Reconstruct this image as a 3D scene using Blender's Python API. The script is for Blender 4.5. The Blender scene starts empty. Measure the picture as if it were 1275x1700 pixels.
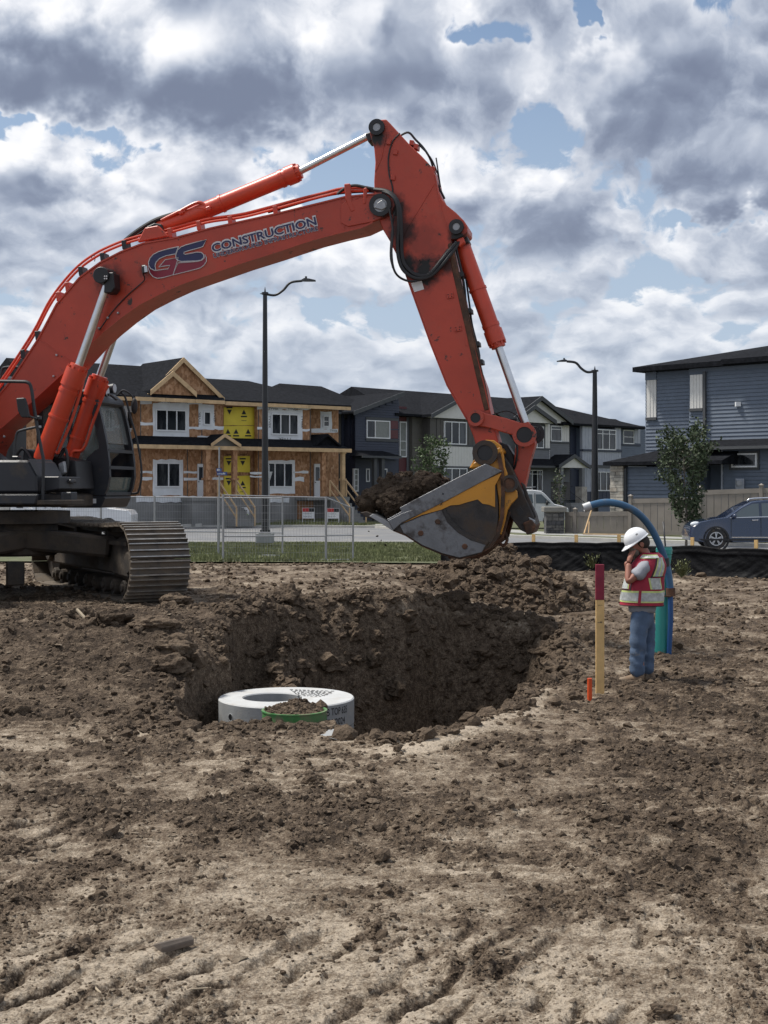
import bpy, bmesh, math, random
import numpy as np
from mathutils import Vector, Matrix, noise as mnoise

random.seed(7)
S = bpy.context.scene
C = S.collection
R = math.radians

# ------------------------------------------------------------------ camera
F_PX, EYE, CX, HY = 2267.0, 2.2, 637.5, 810.0      # focal length in photo pixels, eye height, horizon row
cam_d = bpy.data.cameras.new('camera')
cam = bpy.data.objects.new('camera', cam_d); C.objects.link(cam); S.camera = cam
cam.location = (0, 0, EYE); cam.rotation_euler = (R(90), 0, 0)
cam_d.sensor_fit = 'VERTICAL'; cam_d.sensor_height = 36.0
cam_d.lens = 36.0 * F_PX / 1700.0
cam_d.shift_y = -(850.0 - HY) / 1700.0
cam_d.clip_start = 0.1; cam_d.clip_end = 9000

# ------------------------------------------------------------------ world, sun, exposure
SUN_EL, SUN_AZ = R(60), R(-72)          # high, beyond the scene and to the left (azimuth from +Y towards +X)
sun_d = bpy.data.lights.new('sun', 'SUN'); sun = bpy.data.objects.new('sun', sun_d); C.objects.link(sun)
sun_d.energy = 3.4; sun_d.angle = R(9); sun_d.color = (1.0, 0.95, 0.87)
sd = Vector((math.sin(SUN_AZ) * math.cos(SUN_EL), math.cos(SUN_AZ) * math.cos(SUN_EL), math.sin(SUN_EL)))
sun.rotation_euler = sd.to_track_quat('Z', 'Y').to_euler(); sun.location = (0, 0, 60)
S.view_settings.view_transform = 'Standard'; S.view_settings.look = 'None'
S.view_settings.exposure = 0.54; S.view_settings.gamma = 1.0; S.view_settings.use_curve_mapping = False

class NB:
    """small helper to write node graphs"""
    def __init__(s, tree): s.t = tree; s.n = tree.nodes; s.l = tree.links
    def new(s, typ, **kw):
        nd = s.n.new(typ)
        for k, v in kw.items(): setattr(nd, k, v)
        return nd
    def put(s, sock, v):
        if v is None: return
        if hasattr(v, 'is_output') or isinstance(v, bpy.types.NodeSocket): s.l.new(v, sock)
        else: sock.default_value = v
    def m(s, op, a, b=None, c=None, clamp=False):
        nd = s.new('ShaderNodeMath', operation=op, use_clamp=clamp)
        s.put(nd.inputs[0], a); s.put(nd.inputs[1], b); s.put(nd.inputs[2], c)
        return nd.outputs[0]
    def add(s, a, b): return s.m('ADD', a, b)
    def sub(s, a, b): return s.m('SUBTRACT', a, b)
    def mul(s, a, b): return s.m('MULTIPLY', a, b)
    def vm(s, op, a, b=None, sc=None):
        nd = s.new('ShaderNodeVectorMath', operation=op)
        s.put(nd.inputs[0], a); s.put(nd.inputs[1], b)
        if sc is not None: s.put(nd.inputs['Scale'], sc)
        return nd.outputs[0]
    def noise(s, vec, scale, detail=4, rough=.5, lac=2.0, dist=0.0, out=0, typ='FBM', dim='3D'):
        nd = s.new('ShaderNodeTexNoise'); nd.noise_type = typ; nd.noise_dimensions = dim
        s.put(nd.inputs['Vector'], vec); nd.inputs['Scale'].default_value = scale
        nd.inputs['Detail'].default_value = detail; nd.inputs['Roughness'].default_value = rough
        nd.inputs['Lacunarity'].default_value = lac; nd.inputs['Distortion'].default_value = dist
        return nd.outputs[out]
    def voro(s, vec, scale, feature='F1', detail=0, rough=.5, smooth=.5, out='Distance', rand=1.0, dim='3D'):
        nd = s.new('ShaderNodeTexVoronoi', feature=feature, voronoi_dimensions=dim)
        s.put(nd.inputs['Vector'], vec); nd.inputs['Scale'].default_value = scale
        if 'Detail' in nd.inputs: nd.inputs['Detail'].default_value = detail; nd.inputs['Roughness'].default_value = rough
        if feature == 'SMOOTH_F1': nd.inputs['Smoothness'].default_value = smooth
        nd.inputs['Randomness'].default_value = rand
        return nd.outputs[out]
    def ramp(s, fac, stops, interp='LINEAR'):
        nd = s.new('ShaderNodeValToRGB'); nd.color_ramp.interpolation = interp
        e = nd.color_ramp.elements
        while len(e) > 1: e.remove(e[-1])
        for i, (p, c) in enumerate(stops):
            el = e[0] if i == 0 else e.new(p)
            el.position = p; el.color = (c, c, c, 1) if isinstance(c, (int, float)) else (*c, 1)
        s.put(nd.inputs[0], fac); return nd.outputs[0]
    def mix(s, fac, a, b, mode='MIX'):
        nd = s.new('ShaderNodeMix', data_type='RGBA', blend_type=mode)
        s.put(nd.inputs[0], fac)
        for sock, v in ((nd.inputs[6], a), (nd.inputs[7], b)):
            if isinstance(v, (tuple, list)): v = (*v, 1) if len(v) == 3 else v
            s.put(sock, v)
        return nd.outputs[2]
    def mr(s, v, a, b, c=0.0, d=1.0, smooth=False):
        nd = s.new('ShaderNodeMapRange'); nd.interpolation_type = 'SMOOTHSTEP' if smooth else 'LINEAR'
        for i, x in enumerate((v, a, b, c, d)): s.put(nd.inputs[i], x)
        return nd.outputs[0]
    def sep(s, v):
        nd = s.new('ShaderNodeSeparateXYZ'); s.put(nd.inputs[0], v); return nd.outputs
    def comb(s, x, y, z):
        nd = s.new('ShaderNodeCombineXYZ')
        for i, v in enumerate((x, y, z)): s.put(nd.inputs[i], v)
        return nd.outputs[0]

world = bpy.data.worlds.new('World'); S.world = world; world.use_nodes = True
world.cycles.sampling_method = 'MANUAL'; world.cycles.sample_map_resolution = 512
nt = world.node_tree; nt.nodes.clear(); b = NB(nt)
out = b.new('ShaderNodeOutputWorld'); bgA = b.new('ShaderNodeBackground'); bgB = b.new('ShaderNodeBackground')
sky = b.new('ShaderNodeTexSky', sky_type='NISHITA'); sky.sun_disc = False
sky.sun_elevation = SUN_EL; sky.sun_rotation = SUN_AZ; sky.altitude = 700; sky.air_density = 1.1; sky.dust_density = 0.6; sky.ozone_density = 2.2
b.l.new(sky.outputs[0], bgA.inputs[0]); bgA.inputs[1].default_value = 0.072
tc = b.new('ShaderNodeTexCoord'); D = b.vm('NORMALIZE', tc.outputs['Generated'])
dx, dy, dz = b.sep(D)[:3]
az = b.m('ARCTAN2', dx, dy); el = b.m('ARCSINE', dz)
# flat cloud layers look squashed towards the horizon: stretch the vertical there
zz = b.m('POWER', b.m('MAXIMUM', b.add(dz, .02), .0), .8)
hl = b.m('DIVIDE', 1.0, b.mul(b.m('SQRT', b.add(b.mul(dx, dx), b.mul(dy, dy))), b.add(1.0, b.mul(zz, 2.0))))
P = b.comb(b.mul(dx, hl), b.mul(dy, hl), 0.0)
warp = b.noise(P, 6.0, 4, .55, out=1, dim='2D')
Pw = b.vm('ADD', P, b.vm('SCALE', b.vm('SUBTRACT', warp, (.5, .5, .5)), None, .055))
warp2 = b.noise(P, 34.0, 4, .6, out=1, dim='2D')
Pw2 = b.vm('ADD', Pw, b.vm('SCALE', b.vm('SUBTRACT', warp2, (.5, .5, .5)), None, .014))
base = b.noise(Pw, 5.6, 6, .50, dim='2D')
def blob(px, py, rx, ry, amp, acc):
    a0 = math.atan((px - CX) / F_PX); e0 = math.atan((HY - py) / F_PX * math.cos(a0))
    wa = b.add(b.add(az, b.mul(b.sub(b.sep(warp)[0], .5), .13)), b.mul(b.sub(b.sep(warp2)[0], .5), .07)); we = b.add(b.add(el, b.mul(b.sub(b.sep(warp)[1], .5), .08)), b.mul(b.sub(b.sep(warp2)[1], .5), .06))
    u = b.mul(b.sub(wa, a0), F_PX / rx); v = b.mul(b.sub(we, e0), F_PX / ry)
    g = b.m('EXPONENT', b.mul(b.add(b.mul(u, u), b.mul(v, v)), -1.0))
    return b.m('MULTIPLY_ADD', g, amp, acc)
def billow(vec):
    v1 = b.voro(vec, 15.0, 'SMOOTH_F1', 3, .5, .3, dim='2D')
    return b.sub(1.0, v1)
B1 = billow(Pw2)
B2 = billow(b.vm('ADD', Pw2, (-.004, -.010, 0)))
fine = b.noise(Pw2, 30, 7, .62, dim='2D')
# the masses of this sky: coverage (gaps negative), and thick dark cores against thin bright heads
cov = b.mul(b.sub(base, .5), 1.7)
for px, py, rx, ry, am in [(120, 245, 250, 22, -.60), (790, 8, 62, 34, -.95), (928, 10, 20, 50, -1.0), (836, 205, 40, 48, -1.0),
      (215, 300, 60, 36, -.45), (1268, 368, 120, 18, -.8), (560, 300, 80, 60, -.25), (30, 250, 80, 40, -.3), (620, 500, 300, 40, -.25),
      (170, 130, 360, 80, .5), (1120, 200, 230, 180, .6), (350, 250, 120, 60, .3), (650, 110, 200, 120, .35), (940, 130, 60, 120, .4)]:
    cov = blob(px, py, rx, ry, am, cov)
dens = b.add(b.add(b.add(cov, .74), b.add(b.mul(b.sub(B1, .55), 1.0), b.mul(b.sub(fine, .5), 1.6))), b.mr(el, 0.0, .12, .16, 0.0))
edge = b.mr(dens, -.02, .24, 0, 1, True)
lb = 0.0
for px, py, rx, ry, am in [(170, 165, 360, 42, -.95), (60, 120, 170, 50, -.45), (420, 175, 120, 40, -.35), (600, 60, 130, 70, -.25),
      (1130, 210, 210, 170, -.62), (1120, 325, 260, 55, -.5), (870, 340, 110, 110, -.45), (1000, 400, 120, 30, -.3), (640, 130, 120, 60, -.1),
      (290, 50, 240, 60, .85), (560, 30, 110, 50, .5), (640, 250, 120, 50, .25), (800, 80, 110, 60, .55), (975, 50, 70, 60, .75), (915, 185, 60, 45, .8), (860, 280, 60, 30, .4),
      (350, 225, 140, 34, .55), (130, 300, 110, 26, .5), (300, 330, 110, 50, .4), (1130, 400, 190, 40, .55), (20, 220, 50, 30, .4), (210, 500, 200, 40, .15)]:
    lb = blob(px, py, rx, ry, am, lb)
thin = b.mr(dens, .10, .95, .30, -.34, True)
light = b.add(b.add(b.add(thin, .62), b.mul(lb, .80)), b.mul(b.sub(B1, B2), 1.9))
light = b.add(light, b.mul(b.sub(b.noise(Pw2, 17, 7, .6, dim='2D'), .5), .42))
light = b.mr(light, -.75, 1.55, 0.0, 1.0, True)
ccol = b.ramp(light, [(0.0, (.185, .22, .31)), (.25, (.26, .305, .405)), (.5, (.41, .46, .56)), (.72, (.58, .62, .70)), (.9, (.80, .82, .87)), (1, (.95, .95, .96))])
# distant clouds sink into pale air
hz = b.mr(el, 0.0, .20, .62, 0.0)
ccol = b.mix(hz, ccol, (.50, .57, .66))
b.l.new(ccol, bgB.inputs[0]); bgB.inputs[1].default_value = 0.76
mx = b.new('ShaderNodeMixShader'); b.put(mx.inputs[0], edge)
hz2 = b.new('ShaderNodeBackground'); hz2.inputs[0].default_value = (.46, .55, .68, 1); hz2.inputs[1].default_value = .74
mh = b.new('ShaderNodeMixShader'); b.put(mh.inputs[0], b.mr(el, 0.06, .36, .95, .10)); b.l.new(bgA.outputs[0], mh.inputs[1]); b.l.new(hz2.outputs[0], mh.inputs[2])
b.l.new(mh.outputs[0], mx.inputs[1]); b.l.new(bgB.outputs[0], mx.inputs[2])
b.l.new(mx.outputs[0], out.inputs[0])

# ------------------------------------------------------------------ helpers
def wp(px, py, Y): return Vector(((px - CX) / F_PX * Y, Y, EYE - (py - HY) / F_PX * Y))
def gp(px, py, z=0.0):
    Y = (EYE - z) * F_PX / (py - HY); return Vector(((px - CX) / F_PX * Y, Y, z))
class Fr:
    """a vertical plane through A and B; s runs along it, o outwards (towards the viewer), z up"""
    def __init__(s, A, B):
        s.A = Vector(A[:2]); B = Vector(B[:2]); s.u = (B - s.A).normalized(); s.n = Vector((s.u.y, -s.u.x)); s.L = (B - s.A).length
    def pt(s, a, o, z): p = s.A + s.u * a + s.n * o; return Vector((p.x, p.y, z))
    def hit(s, px, py, o=0.0):
        k = (px - CX) / F_PX; ax = s.A.x + s.n.x * o; ay = s.A.y + s.n.y * o
        a = (k * ay - ax) / (s.u.x - k * s.u.y); Y = ay + s.u.y * a
        return a, EYE - (py - HY) / F_PX * Y
    def w(s, px, py, o=0.0): a, z = s.hit(px, py, o); return s.pt(a, o, z)
ORG = {}
def tag(o, label=None, cat=None, group=None, kind=None):
    if label: o['label'] = label
    if cat: o['category'] = cat
    if group: o['group'] = group
    if kind: o['kind'] = kind
    return o
def thing(name, label, cat, loc=(0, 0, 0), rz=0.0, group=None, world=True):
    o = bpy.data.objects.new(name, None); C.objects.link(o); o.location = loc; o.rotation_euler = (0, 0, rz)
    o.empty_display_size = .2
    if world: ORG[o.name] = Vector(loc)
    return tag(o, label, cat, group)
def copy_tree(o, parent=None):
    c = o.copy(); C.objects.link(c); c.parent = parent
    if parent is not None: c.matrix_parent_inverse = Matrix.Identity(4)
    for ch in o.children: copy_tree(ch, c)
    return c
class MB:
    def __init__(s): s.v = []; s.f = []; s.m = []; s.uv = None
    def add(s, vs, fs, mi=0):
        n = len(s.v); s.v.extend(Vector(p) for p in vs); s.f.extend(tuple(i + n for i in f) for f in fs); s.m.extend([mi] * len(fs)); return s
    def quad(s, *p, mi=0): return s.add(p, [tuple(range(len(p)))], mi)
    def hexa(s, c, mi=0):   # c: 4 bottom, 4 top
        return s.add(c, [(3, 2, 1, 0), (4, 5, 6, 7), (0, 1, 5, 4), (1, 2, 6, 5), (2, 3, 7, 6), (3, 0, 4, 7)], mi)
    def box(s, c, d, rot=None, mi=0):
        c = Vector(c); hx, hy, hz = d[0] / 2, d[1] / 2, d[2] / 2
        ps = [Vector(q) for q in ((-hx, -hy, -hz), (hx, -hy, -hz), (hx, hy, -hz), (-hx, hy, -hz), (-hx, -hy, hz), (hx, -hy, hz), (hx, hy, hz), (-hx, hy, hz))]
        if rot is not None: ps = [rot @ q for q in ps]
        return s.hexa([c + q for q in ps], mi)
    def fbox(s, fr, s0, s1, o0, o1, z0, z1, mi=0):
        o0, o1 = max(o0, o1), min(o0, o1)
        return s.hexa([fr.pt(s0, o0, z0), fr.pt(s1, o0, z0), fr.pt(s1, o1, z0), fr.pt(s0, o1, z0), fr.pt(s0, o0, z1), fr.pt(s1, o0, z1), fr.pt(s1, o1, z1), fr.pt(s0, o1, z1)], mi)
    def prism(s, A, B, mi=0):
        n = len(A); return s.add(list(A) + list(B), [tuple(range(n)), tuple(range(2 * n - 1, n - 1, -1))] + [((i + 1) % n, i, n + i, n + (i + 1) % n) for i in range(n)], mi)
    def fprism(s, fr, poly, o0, o1, mi=0):     # poly of (s,z)
        return s.prism([fr.pt(a, o0, z) for a, z in poly], [fr.pt(a, o1, z) for a, z in poly], mi)
    def pxprism(s, fr, poly, o0, o1, mi=0):    # poly of photo pixels, traced on the face at offset o0
        return s.fprism(fr, [fr.hit(x, y, o0) for x, y in poly], o0, o1, mi)
    def beam(s, p0, p1, w, h, up=(0, 0, 1), mi=0):
        p0, p1 = Vector(p0), Vector(p1); d = (p1 - p0); L = d.length
        if L < 1e-6: return s
        d /= L; up = Vector(up); x = d.cross(up)
        if x.length < 1e-4: x = d.cross(Vector((0, 1, 0)))
        x.normalize(); z = x.cross(d).normalized()
        x = x * (w / 2); z = z * (h / 2)
        return s.hexa([p0 - x - z, p0 + x - z, p1 + x - z, p1 - x - z, p0 - x + z, p0 + x + z, p1 + x + z, p1 - x + z], mi)
    def tube(s, pts, r, n=8, cap=True, mi=0, closed=False):
        pts = [Vector(p) for p in pts]; k = len(pts); rr = r if isinstance(r, (list, tuple)) else [r] * k
        ref = None; base = len(s.v); vs = []; fs = []
        for i, p in enumerate(pts):
            if closed: t = pts[(i + 1) % k] - pts[i - 1]
            else: t = pts[min(i + 1, k - 1)] - pts[max(i - 1, 0)]
            t.normalize()
            if ref is None: ref = Vector((0, 0, 1)) if abs(t.z) < .9 else Vector((0, 1, 0))
            a = ref - t * ref.dot(t)
            if a.length < 1e-4: a = t.orthogonal()
            a.normalize(); ref = a; c = t.cross(a)
            for j in range(n):
                th = 2 * math.pi * j / n; vs.append(p + (a * math.cos(th) + c * math.sin(th)) * rr[i])
        for i in range(k if closed else k - 1):
            i2 = (i + 1) % k
            for j in range(n): fs.append((i * n + j, i * n + (j + 1) % n, i2 * n + (j + 1) % n, i2 * n + j))
        if cap and not closed: fs.append(tuple(range(n - 1, -1, -1))); fs.append(tuple((k - 1) * n + j for j in range(n)))
        return s.add(vs, fs, mi)
    def cyl(s, p0, p1, r0, r1=None, n=16, mi=0): return s.tube([p0, p1], [r0, r0 if r1 is None else r1], n, True, mi)
    def ring(s, c, axis, r0, r1, h, n=32, mi=0):   # hollow cylinder centred at c
        c = Vector(c); ax = Vector(axis).normalized(); a = ax.orthogonal().normalized(); d = ax.cross(a); vs = []
        for k in range(n):
            th = 2 * math.pi * k / n; e = a * math.cos(th) + d * math.sin(th)
            vs += [c + e * r1 - ax * h / 2, c + e * r1 + ax * h / 2, c + e * r0 + ax * h / 2, c + e * r0 - ax * h / 2]
        fs = []
        for k in range(n):
            q = 4 * ((k + 1) % n); p = 4 * k
            for j in range(4): fs.append((p + j, q + j, q + (j + 1) % 4, p + (j + 1) % 4))
        return s.add(vs, fs, mi)
    def ball(s, c, r, n=10, m=7, sc=(1, 1, 1), rot=None, mi=0, z0=-1.0):
        vs = []; fs = []; c = Vector(c)
        for i in range(m + 1):
            th = math.pi * i / m
            for j in range(n):
                ph = 2 * math.pi * j / n; q = Vector((math.sin(th) * math.cos(ph) * sc[0], math.sin(th) * math.sin(ph) * sc[1], max(math.cos(th), z0) * sc[2])) * r
                if rot is not None: q = rot @ q
                vs.append(c + q)
        for i in range(m):
            for j in range(n): fs.append((i * n + j, (i + 1) * n + j, (i + 1) * n + (j + 1) % n, i * n + (j + 1) % n))
        return s.add(vs, fs, mi)
    def loft(s, rings, mi=0, cap=True):      # rings: lists of equal length
        n = len(rings[0]); vs = [p for r_ in rings for p in r_]; fs = []
        for i in range(len(rings) - 1):
            for j in range(n): fs.append((i * n + j, i * n + (j + 1) % n, (i + 1) * n + (j + 1) % n, (i + 1) * n + j))
        if cap: fs.append(tuple(range(n - 1, -1, -1))); fs.append(tuple((len(rings) - 1) * n + j for j in range(n)))
        return s.add(vs, fs, mi)
    def build(s, name, mats, parent=None, smooth=False, bevel=0.0, seg=1, auto=None):
        me = bpy.data.meshes.new(name); o = bpy.data.objects.new(name, me); C.objects.link(o)
        g = Vector((0, 0, 0)); q = parent
        while q is not None:
            if q.name in ORG: g = ORG[q.name]
            q = q.parent
        me.from_pydata([tuple(p - g) for p in s.v], [], s.f)
        for m_ in (mats if isinstance(mats, (list, tuple)) else [mats]): me.materials.append(m_)
        if len(me.materials) > 1: me.polygons.foreach_set('material_index', s.m)
        bm = bmesh.new(); bm.from_mesh(me); bmesh.ops.recalc_face_normals(bm, faces=bm.faces); bm.to_mesh(me); bm.free()
        if smooth: me.polygons.foreach_set('use_smooth', [True] * len(me.polygons))
        if bevel:
            md = o.modifiers.new('bevel', 'BEVEL'); md.width = bevel; md.segments = seg; md.limit_method = 'ANGLE'; md.angle_limit = R(35)
        if auto is not None and smooth: me.set_sharp_from_angle(angle=R(auto))
        me.update()
        if parent is not None: o.parent = parent
        return o
def arc(pts, n=6):      # Catmull-Rom through points
    P_ = [Vector(p) for p in pts]; P_ = [P_[0] * 2 - P_[1]] + P_ + [P_[-1] * 2 - P_[-2]]; o = []
    for i in range(1, len(P_) - 2):
        a, b_, c, d = P_[i - 1:i + 3]
        for k in range(n):
            t = k / n; o.append(.5 * ((2 * b_) + (c - a) * t + (2 * a - 5 * b_ + 4 * c - d) * t * t + (3 * b_ - a - 3 * c + d) * t ** 3))
    o.append(P_[-2]); return o
def mesh_np(name, V, Fq, mats, parent=None, smooth=False, tri=False):
    me = bpy.data.meshes.new(name); k = 3 if tri else 4; nf = len(Fq)
    me.vertices.add(len(V)); me.vertices.foreach_set('co', np.ascontiguousarray(V, dtype=np.float32).ravel())
    me.loops.add(nf * k); me.loops.foreach_set('vertex_index', np.ascontiguousarray(Fq, dtype=np.int32).ravel())
    me.polygons.add(nf); me.polygons.foreach_set('loop_start', np.arange(0, nf * k, k, dtype=np.int32))
    me.polygons.foreach_set('use_smooth', np.full(nf, smooth)); me.update(calc_edges=True)
    for m_ in (mats if isinstance(mats, (list, tuple)) else [mats]): me.materials.append(m_)
    o = bpy.data.objects.new(name, me); C.objects.link(o)
    if parent is not None: o.parent = parent
    return o
# numpy noise
def _h(ix, iy, seed):
    h = (ix.astype(np.int64) * 374761393 + iy.astype(np.int64) * 668265263 + seed * 1442695041) & 0x7fffffff
    h = ((h ^ (h >> 13)) * 1274126177) & 0x7fffffff
    return (h ^ (h >> 16)) & 0x7fffffff
def perlin(x, y, seed=0):
    ix = np.floor(x); iy = np.floor(y); fx = x - ix; fy = y - iy; ux = fx * fx * fx * (fx * (fx * 6 - 15) + 10); uy = fy * fy * fy * (fy * (fy * 6 - 15) + 10)
    def g(i, j):
        a = _h(ix + i, iy + j, seed) * (2 * np.pi / 0x7fffffff); return np.cos(a) * (fx - i) + np.sin(a) * (fy - j)
    a = g(0, 0); b_ = g(1, 0); c = g(0, 1); d = g(1, 1)
    return ((a + (b_ - a) * ux) * (1 - uy) + (c + (d - c) * ux) * uy) * 1.5
def fbm(x, y, octv=4, rough=.5, seed=0, lac=2.03):
    s_ = 0; a = 1.0; t = 0
    for k in range(octv): s_ = s_ + a * perlin(x, y, seed + k); t += a; a *= rough; x = x * lac + 3.7; y = y * lac + 1.3
    return s_ / t
def worley(x, y, seed=0):
    ix = np.floor(x); iy = np.floor(y); best = np.full(x.shape, 9.0); idv = np.zeros(x.shape)
    for i in (-1, 0, 1):
        for j in (-1, 0, 1):
            h = _h(ix + i, iy + j, seed); h2 = _h(ix + i, iy + j, seed + 77)
            d = np.hypot(ix + i + h / 0x7fffffff - x, iy + j + h2 / 0x7fffffff - y); c = d < best
            best = np.where(c, d, best); idv = np.where(c, (h % 997) / 997.0, idv)
    return best, idv
def sstep(a, b_, x): t = np.clip((x - a) / (b_ - a), 0, 1); return t * t * (3 - 2 * t)

# ------------------------------------------------------------------ materials
MATS = {}
def mat(name, col, rough=.7, metal=0.0, var=.15, vs=3.0, bump=0.0, bs=40.0, dirt=0.0, dcol=(.10, .078, .058), ds=4.0, spec=.5, coat=0.0, zdirt=None):
    if name in MATS: return MATS[name]
    m = bpy.data.materials.new(name); m.use_nodes = True; n = NB(m.node_tree); n.n.clear()
    o = n.new('ShaderNodeOutputMaterial'); p = n.new('ShaderNodeBsdfPrincipled'); n.l.new(p.outputs[0], o.inputs[0])
    tc = n.new('ShaderNodeTexCoord').outputs['Object']
    f1 = n.noise(tc, vs, 5, .6)
    c = n.mix(n.mr(f1, .3, .7), tuple(x * (1 - var) for x in col), tuple(min(1, x * (1 + var)) for x in col))
    r_ = rough
    if dirt > 0:
        f2 = n.noise(tc, ds, 6, .65); k = n.mr(f2, .62 - dirt * .35, .72 - dirt * .2, 0, 1)
        if zdirt: k = n.m('MAXIMUM', k, n.mul(n.mr(n.add(n.sep(tc)[2], n.mul(n.sub(f2, .5), .4)), zdirt[0], zdirt[1], 1, 0), .85))
        c = n.mix(n.mul(k, .8), c, dcol); r_ = n.m('ADD', n.mul(k, .9 - rough), rough)
    n.put(p.inputs['Base Color'], c if not isinstance(c, tuple) else (*c, 1)); n.put(p.inputs['Roughness'], r_)
    p.inputs['Metallic'].default_value = metal; p.inputs['Specular IOR Level'].default_value = spec; p.inputs['Coat Weight'].default_value = coat
    if bump:
        bn = n.new('ShaderNodeBump'); bn.inputs['Strength'].default_value = 1.0; bn.inputs['Distance'].default_value = bump
        n.put(bn.inputs['Height'], n.noise(tc, bs, 4, .6)); n.l.new(bn.outputs[0], p.inputs['Normal'])
    MATS[name] = m; m['p'] = 1; return m
def glass_mat(name, col, rough=.05, alpha=1.0, trans=0.0):
    m = bpy.data.materials.new(name); m.use_nodes = True; p = m.node_tree.nodes['Principled BSDF']
    p.inputs['Base Color'].default_value = (*col, 1); p.inputs['Roughness'].default_value = rough
    p.inputs['Transmission Weight'].default_value = trans; p.inputs['IOR'].default_value = 1.45 if not trans else 1.05; p.inputs['Alpha'].default_value = alpha
    return m
def pane_mat(name):
    m = bpy.data.materials.new(name); m.use_nodes = True; n = NB(m.node_tree); p = n.n['Principled BSDF']; r_ = n.new('ShaderNodeObjectInfo').outputs['Random']; tc = n.new('ShaderNodeTexCoord').outputs['Object']
    v = n.noise(n.vm('MULTIPLY', tc, (3.0, 3.0, .7)), 1.0, 3, .6); k = n.mul(n.mr(n.add(v, n.mul(n.sub(r_, .5), .35)), .45, .70), .8)
    n.put(p.inputs['Base Color'], n.mix(k, (.010, .012, .015), (.075, .080, .085))); p.inputs['Roughness'].default_value = .06; return m

# soil: dark moist crumb, mid brown, and pale dried crust
def soil_mat(name, wet=.0, attr=False):
    m = bpy.data.materials.new(name); m.use_nodes = True; n = NB(m.node_tree); n.n.clear()
    o = n.new('ShaderNodeOutputMaterial'); p = n.new('ShaderNodeBsdfPrincipled'); n.l.new(p.outputs[0], o.inputs[0])
    tc = n.new('ShaderNodeTexCoord').outputs['Object']
    big = n.noise(tc, .9, 5, .6); fi = n.noise(tc, 14, 7, .7); gr = n.noise(tc, 90, 4, .7)
    if attr:
        a = n.new('ShaderNodeAttribute'); a.attribute_name = 'crust'; crust = a.outputs['Fac']
        k = n.add(crust, n.add(n.mul(n.sub(fi, .5), 1.3), n.mul(n.sub(gr, .5), 1.1)))
        k = n.add(k, n.mul(n.sub(n.noise(tc, 45, 4, .7), .5), .6))
    else:
        k = n.add(.33 - wet, n.add(n.mul(n.sub(big, .5), .5), n.add(n.mul(n.sub(fi, .5), .8), n.mul(n.sub(gr, .5), .4))))
    c = n.ramp(k, [(0.0, (.030, .021, .0145)), (.28, (.068, .049, .034)), (.50, (.135, .100, .070)), (.72, (.225, .182, .135)), (1.0, (.40, .335, .26))])
    n.put(p.inputs['Base Color'], c); n.put(p.inputs['Roughness'], .93); p.inputs['Specular IOR Level'].default_value = .2
    bn = n.new('ShaderNodeBump'); bn.inputs['Strength'].default_value = 1.0; bn.inputs['Distance'].default_value = .022
    n.put(bn.inputs['Height'], n.add(n.noise(tc, 38, 5, .7), n.mul(n.voro(tc, 30, 'F1'), .6))); n.l.new(bn.outputs[0], p.inputs['Normal'])
    return m
M = {}
M['soil'] = soil_mat('ground_soil', attr=True); M['clod'] = soil_mat('clod_soil', -.10); M['wetsoil'] = soil_mat('fresh_soil', .10)
M['flake'] = soil_mat('dry_flake_soil', -.30); M['pile'] = soil_mat('pile_soil', -.06)
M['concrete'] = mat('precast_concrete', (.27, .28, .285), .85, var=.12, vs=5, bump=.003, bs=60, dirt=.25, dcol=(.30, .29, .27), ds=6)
M['kerb'] = mat('kerb_concrete', (.42, .41, .38), .9, var=.12, vs=2)
M['walk'] = mat('pavement_concrete', (.30, .30, .285), .9, var=.1, vs=1)
M['asphalt'] = mat('asphalt', (.155, .158, .165), .9, var=.12, vs=.6, bump=.004, bs=60, dirt=.3, dcol=(.22, .21, .19), ds=.5)
M['lawn'] = mat('lawn_soil', (.075, .085, .035), .95, var=.35, vs=2.5, dirt=.3, dcol=(.12, .10, .07), ds=1.5)
M['blade'] = mat('grass_blade', (.15, .165, .07), .8, var=.45, vs=1.2)
M['galv'] = mat('galvanised_steel', (.33, .335, .345), .45, .6, var=.12, vs=8)
M['black'] = mat('black_metal', (.016, .017, .02), .45, var=.2)
M['rubber'] = mat('black_rubber', (.02, .02, .021), .75, var=.3, vs=6, dirt=.25)
M['wood'] = mat('pine_lumber', (.52, .36, .20), .8, var=.22, vs=2.5, bump=.002, bs=30)
M['stake'] = mat('stake_wood', (.60, .40, .17), .8, var=.15, vs=9, bump=.002, bs=50)
M['osb'] = None

# ------------------------------------------------------------------ the dug-over ground with its pit
rng = np.random.default_rng(11)
PC = (-.35, 15.6)
def base_h(x, y):
    y0 = 17.8 - 2.6 * sstep(.8, 2.6, -x); by = sstep(y0 - 1.5, y0 + .9, y) * (1 - sstep(27, 38, y)); bx = 1 - sstep(-.4, 3.4, x)
    return .60 * bx * by 
RIM = []
for px, py in [(330, 1213), (385, 1213), (432, 1208), (452, 1188), (530, 1188), (556, 1208), (600, 1236), (650, 1236), (705, 1228), (760, 1214), (810, 1192), (860, 1150), (925, 1110), (930, 1082), (890, 1052), (820, 1034), (750, 1018),
               (680, 1012), (600, 1008), (520, 1008), (440, 1020), (370, 1042), (290, 1065), (225, 1095), (195, 1135), (225, 1185)]:
    z = 0.0
    for _ in range(8): g = gp(px, py, z); z = float(base_h(np.array(g.x), np.array(g.y)))
    RIM.append((math.atan2(g.y - PC[1], g.x - PC[0]), math.hypot(g.x - PC[0], g.y - PC[1])))
RIM.sort(); _ra = np.array([a for a, r in RIM]); _rr = np.array([r for a, r in RIM])
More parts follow.
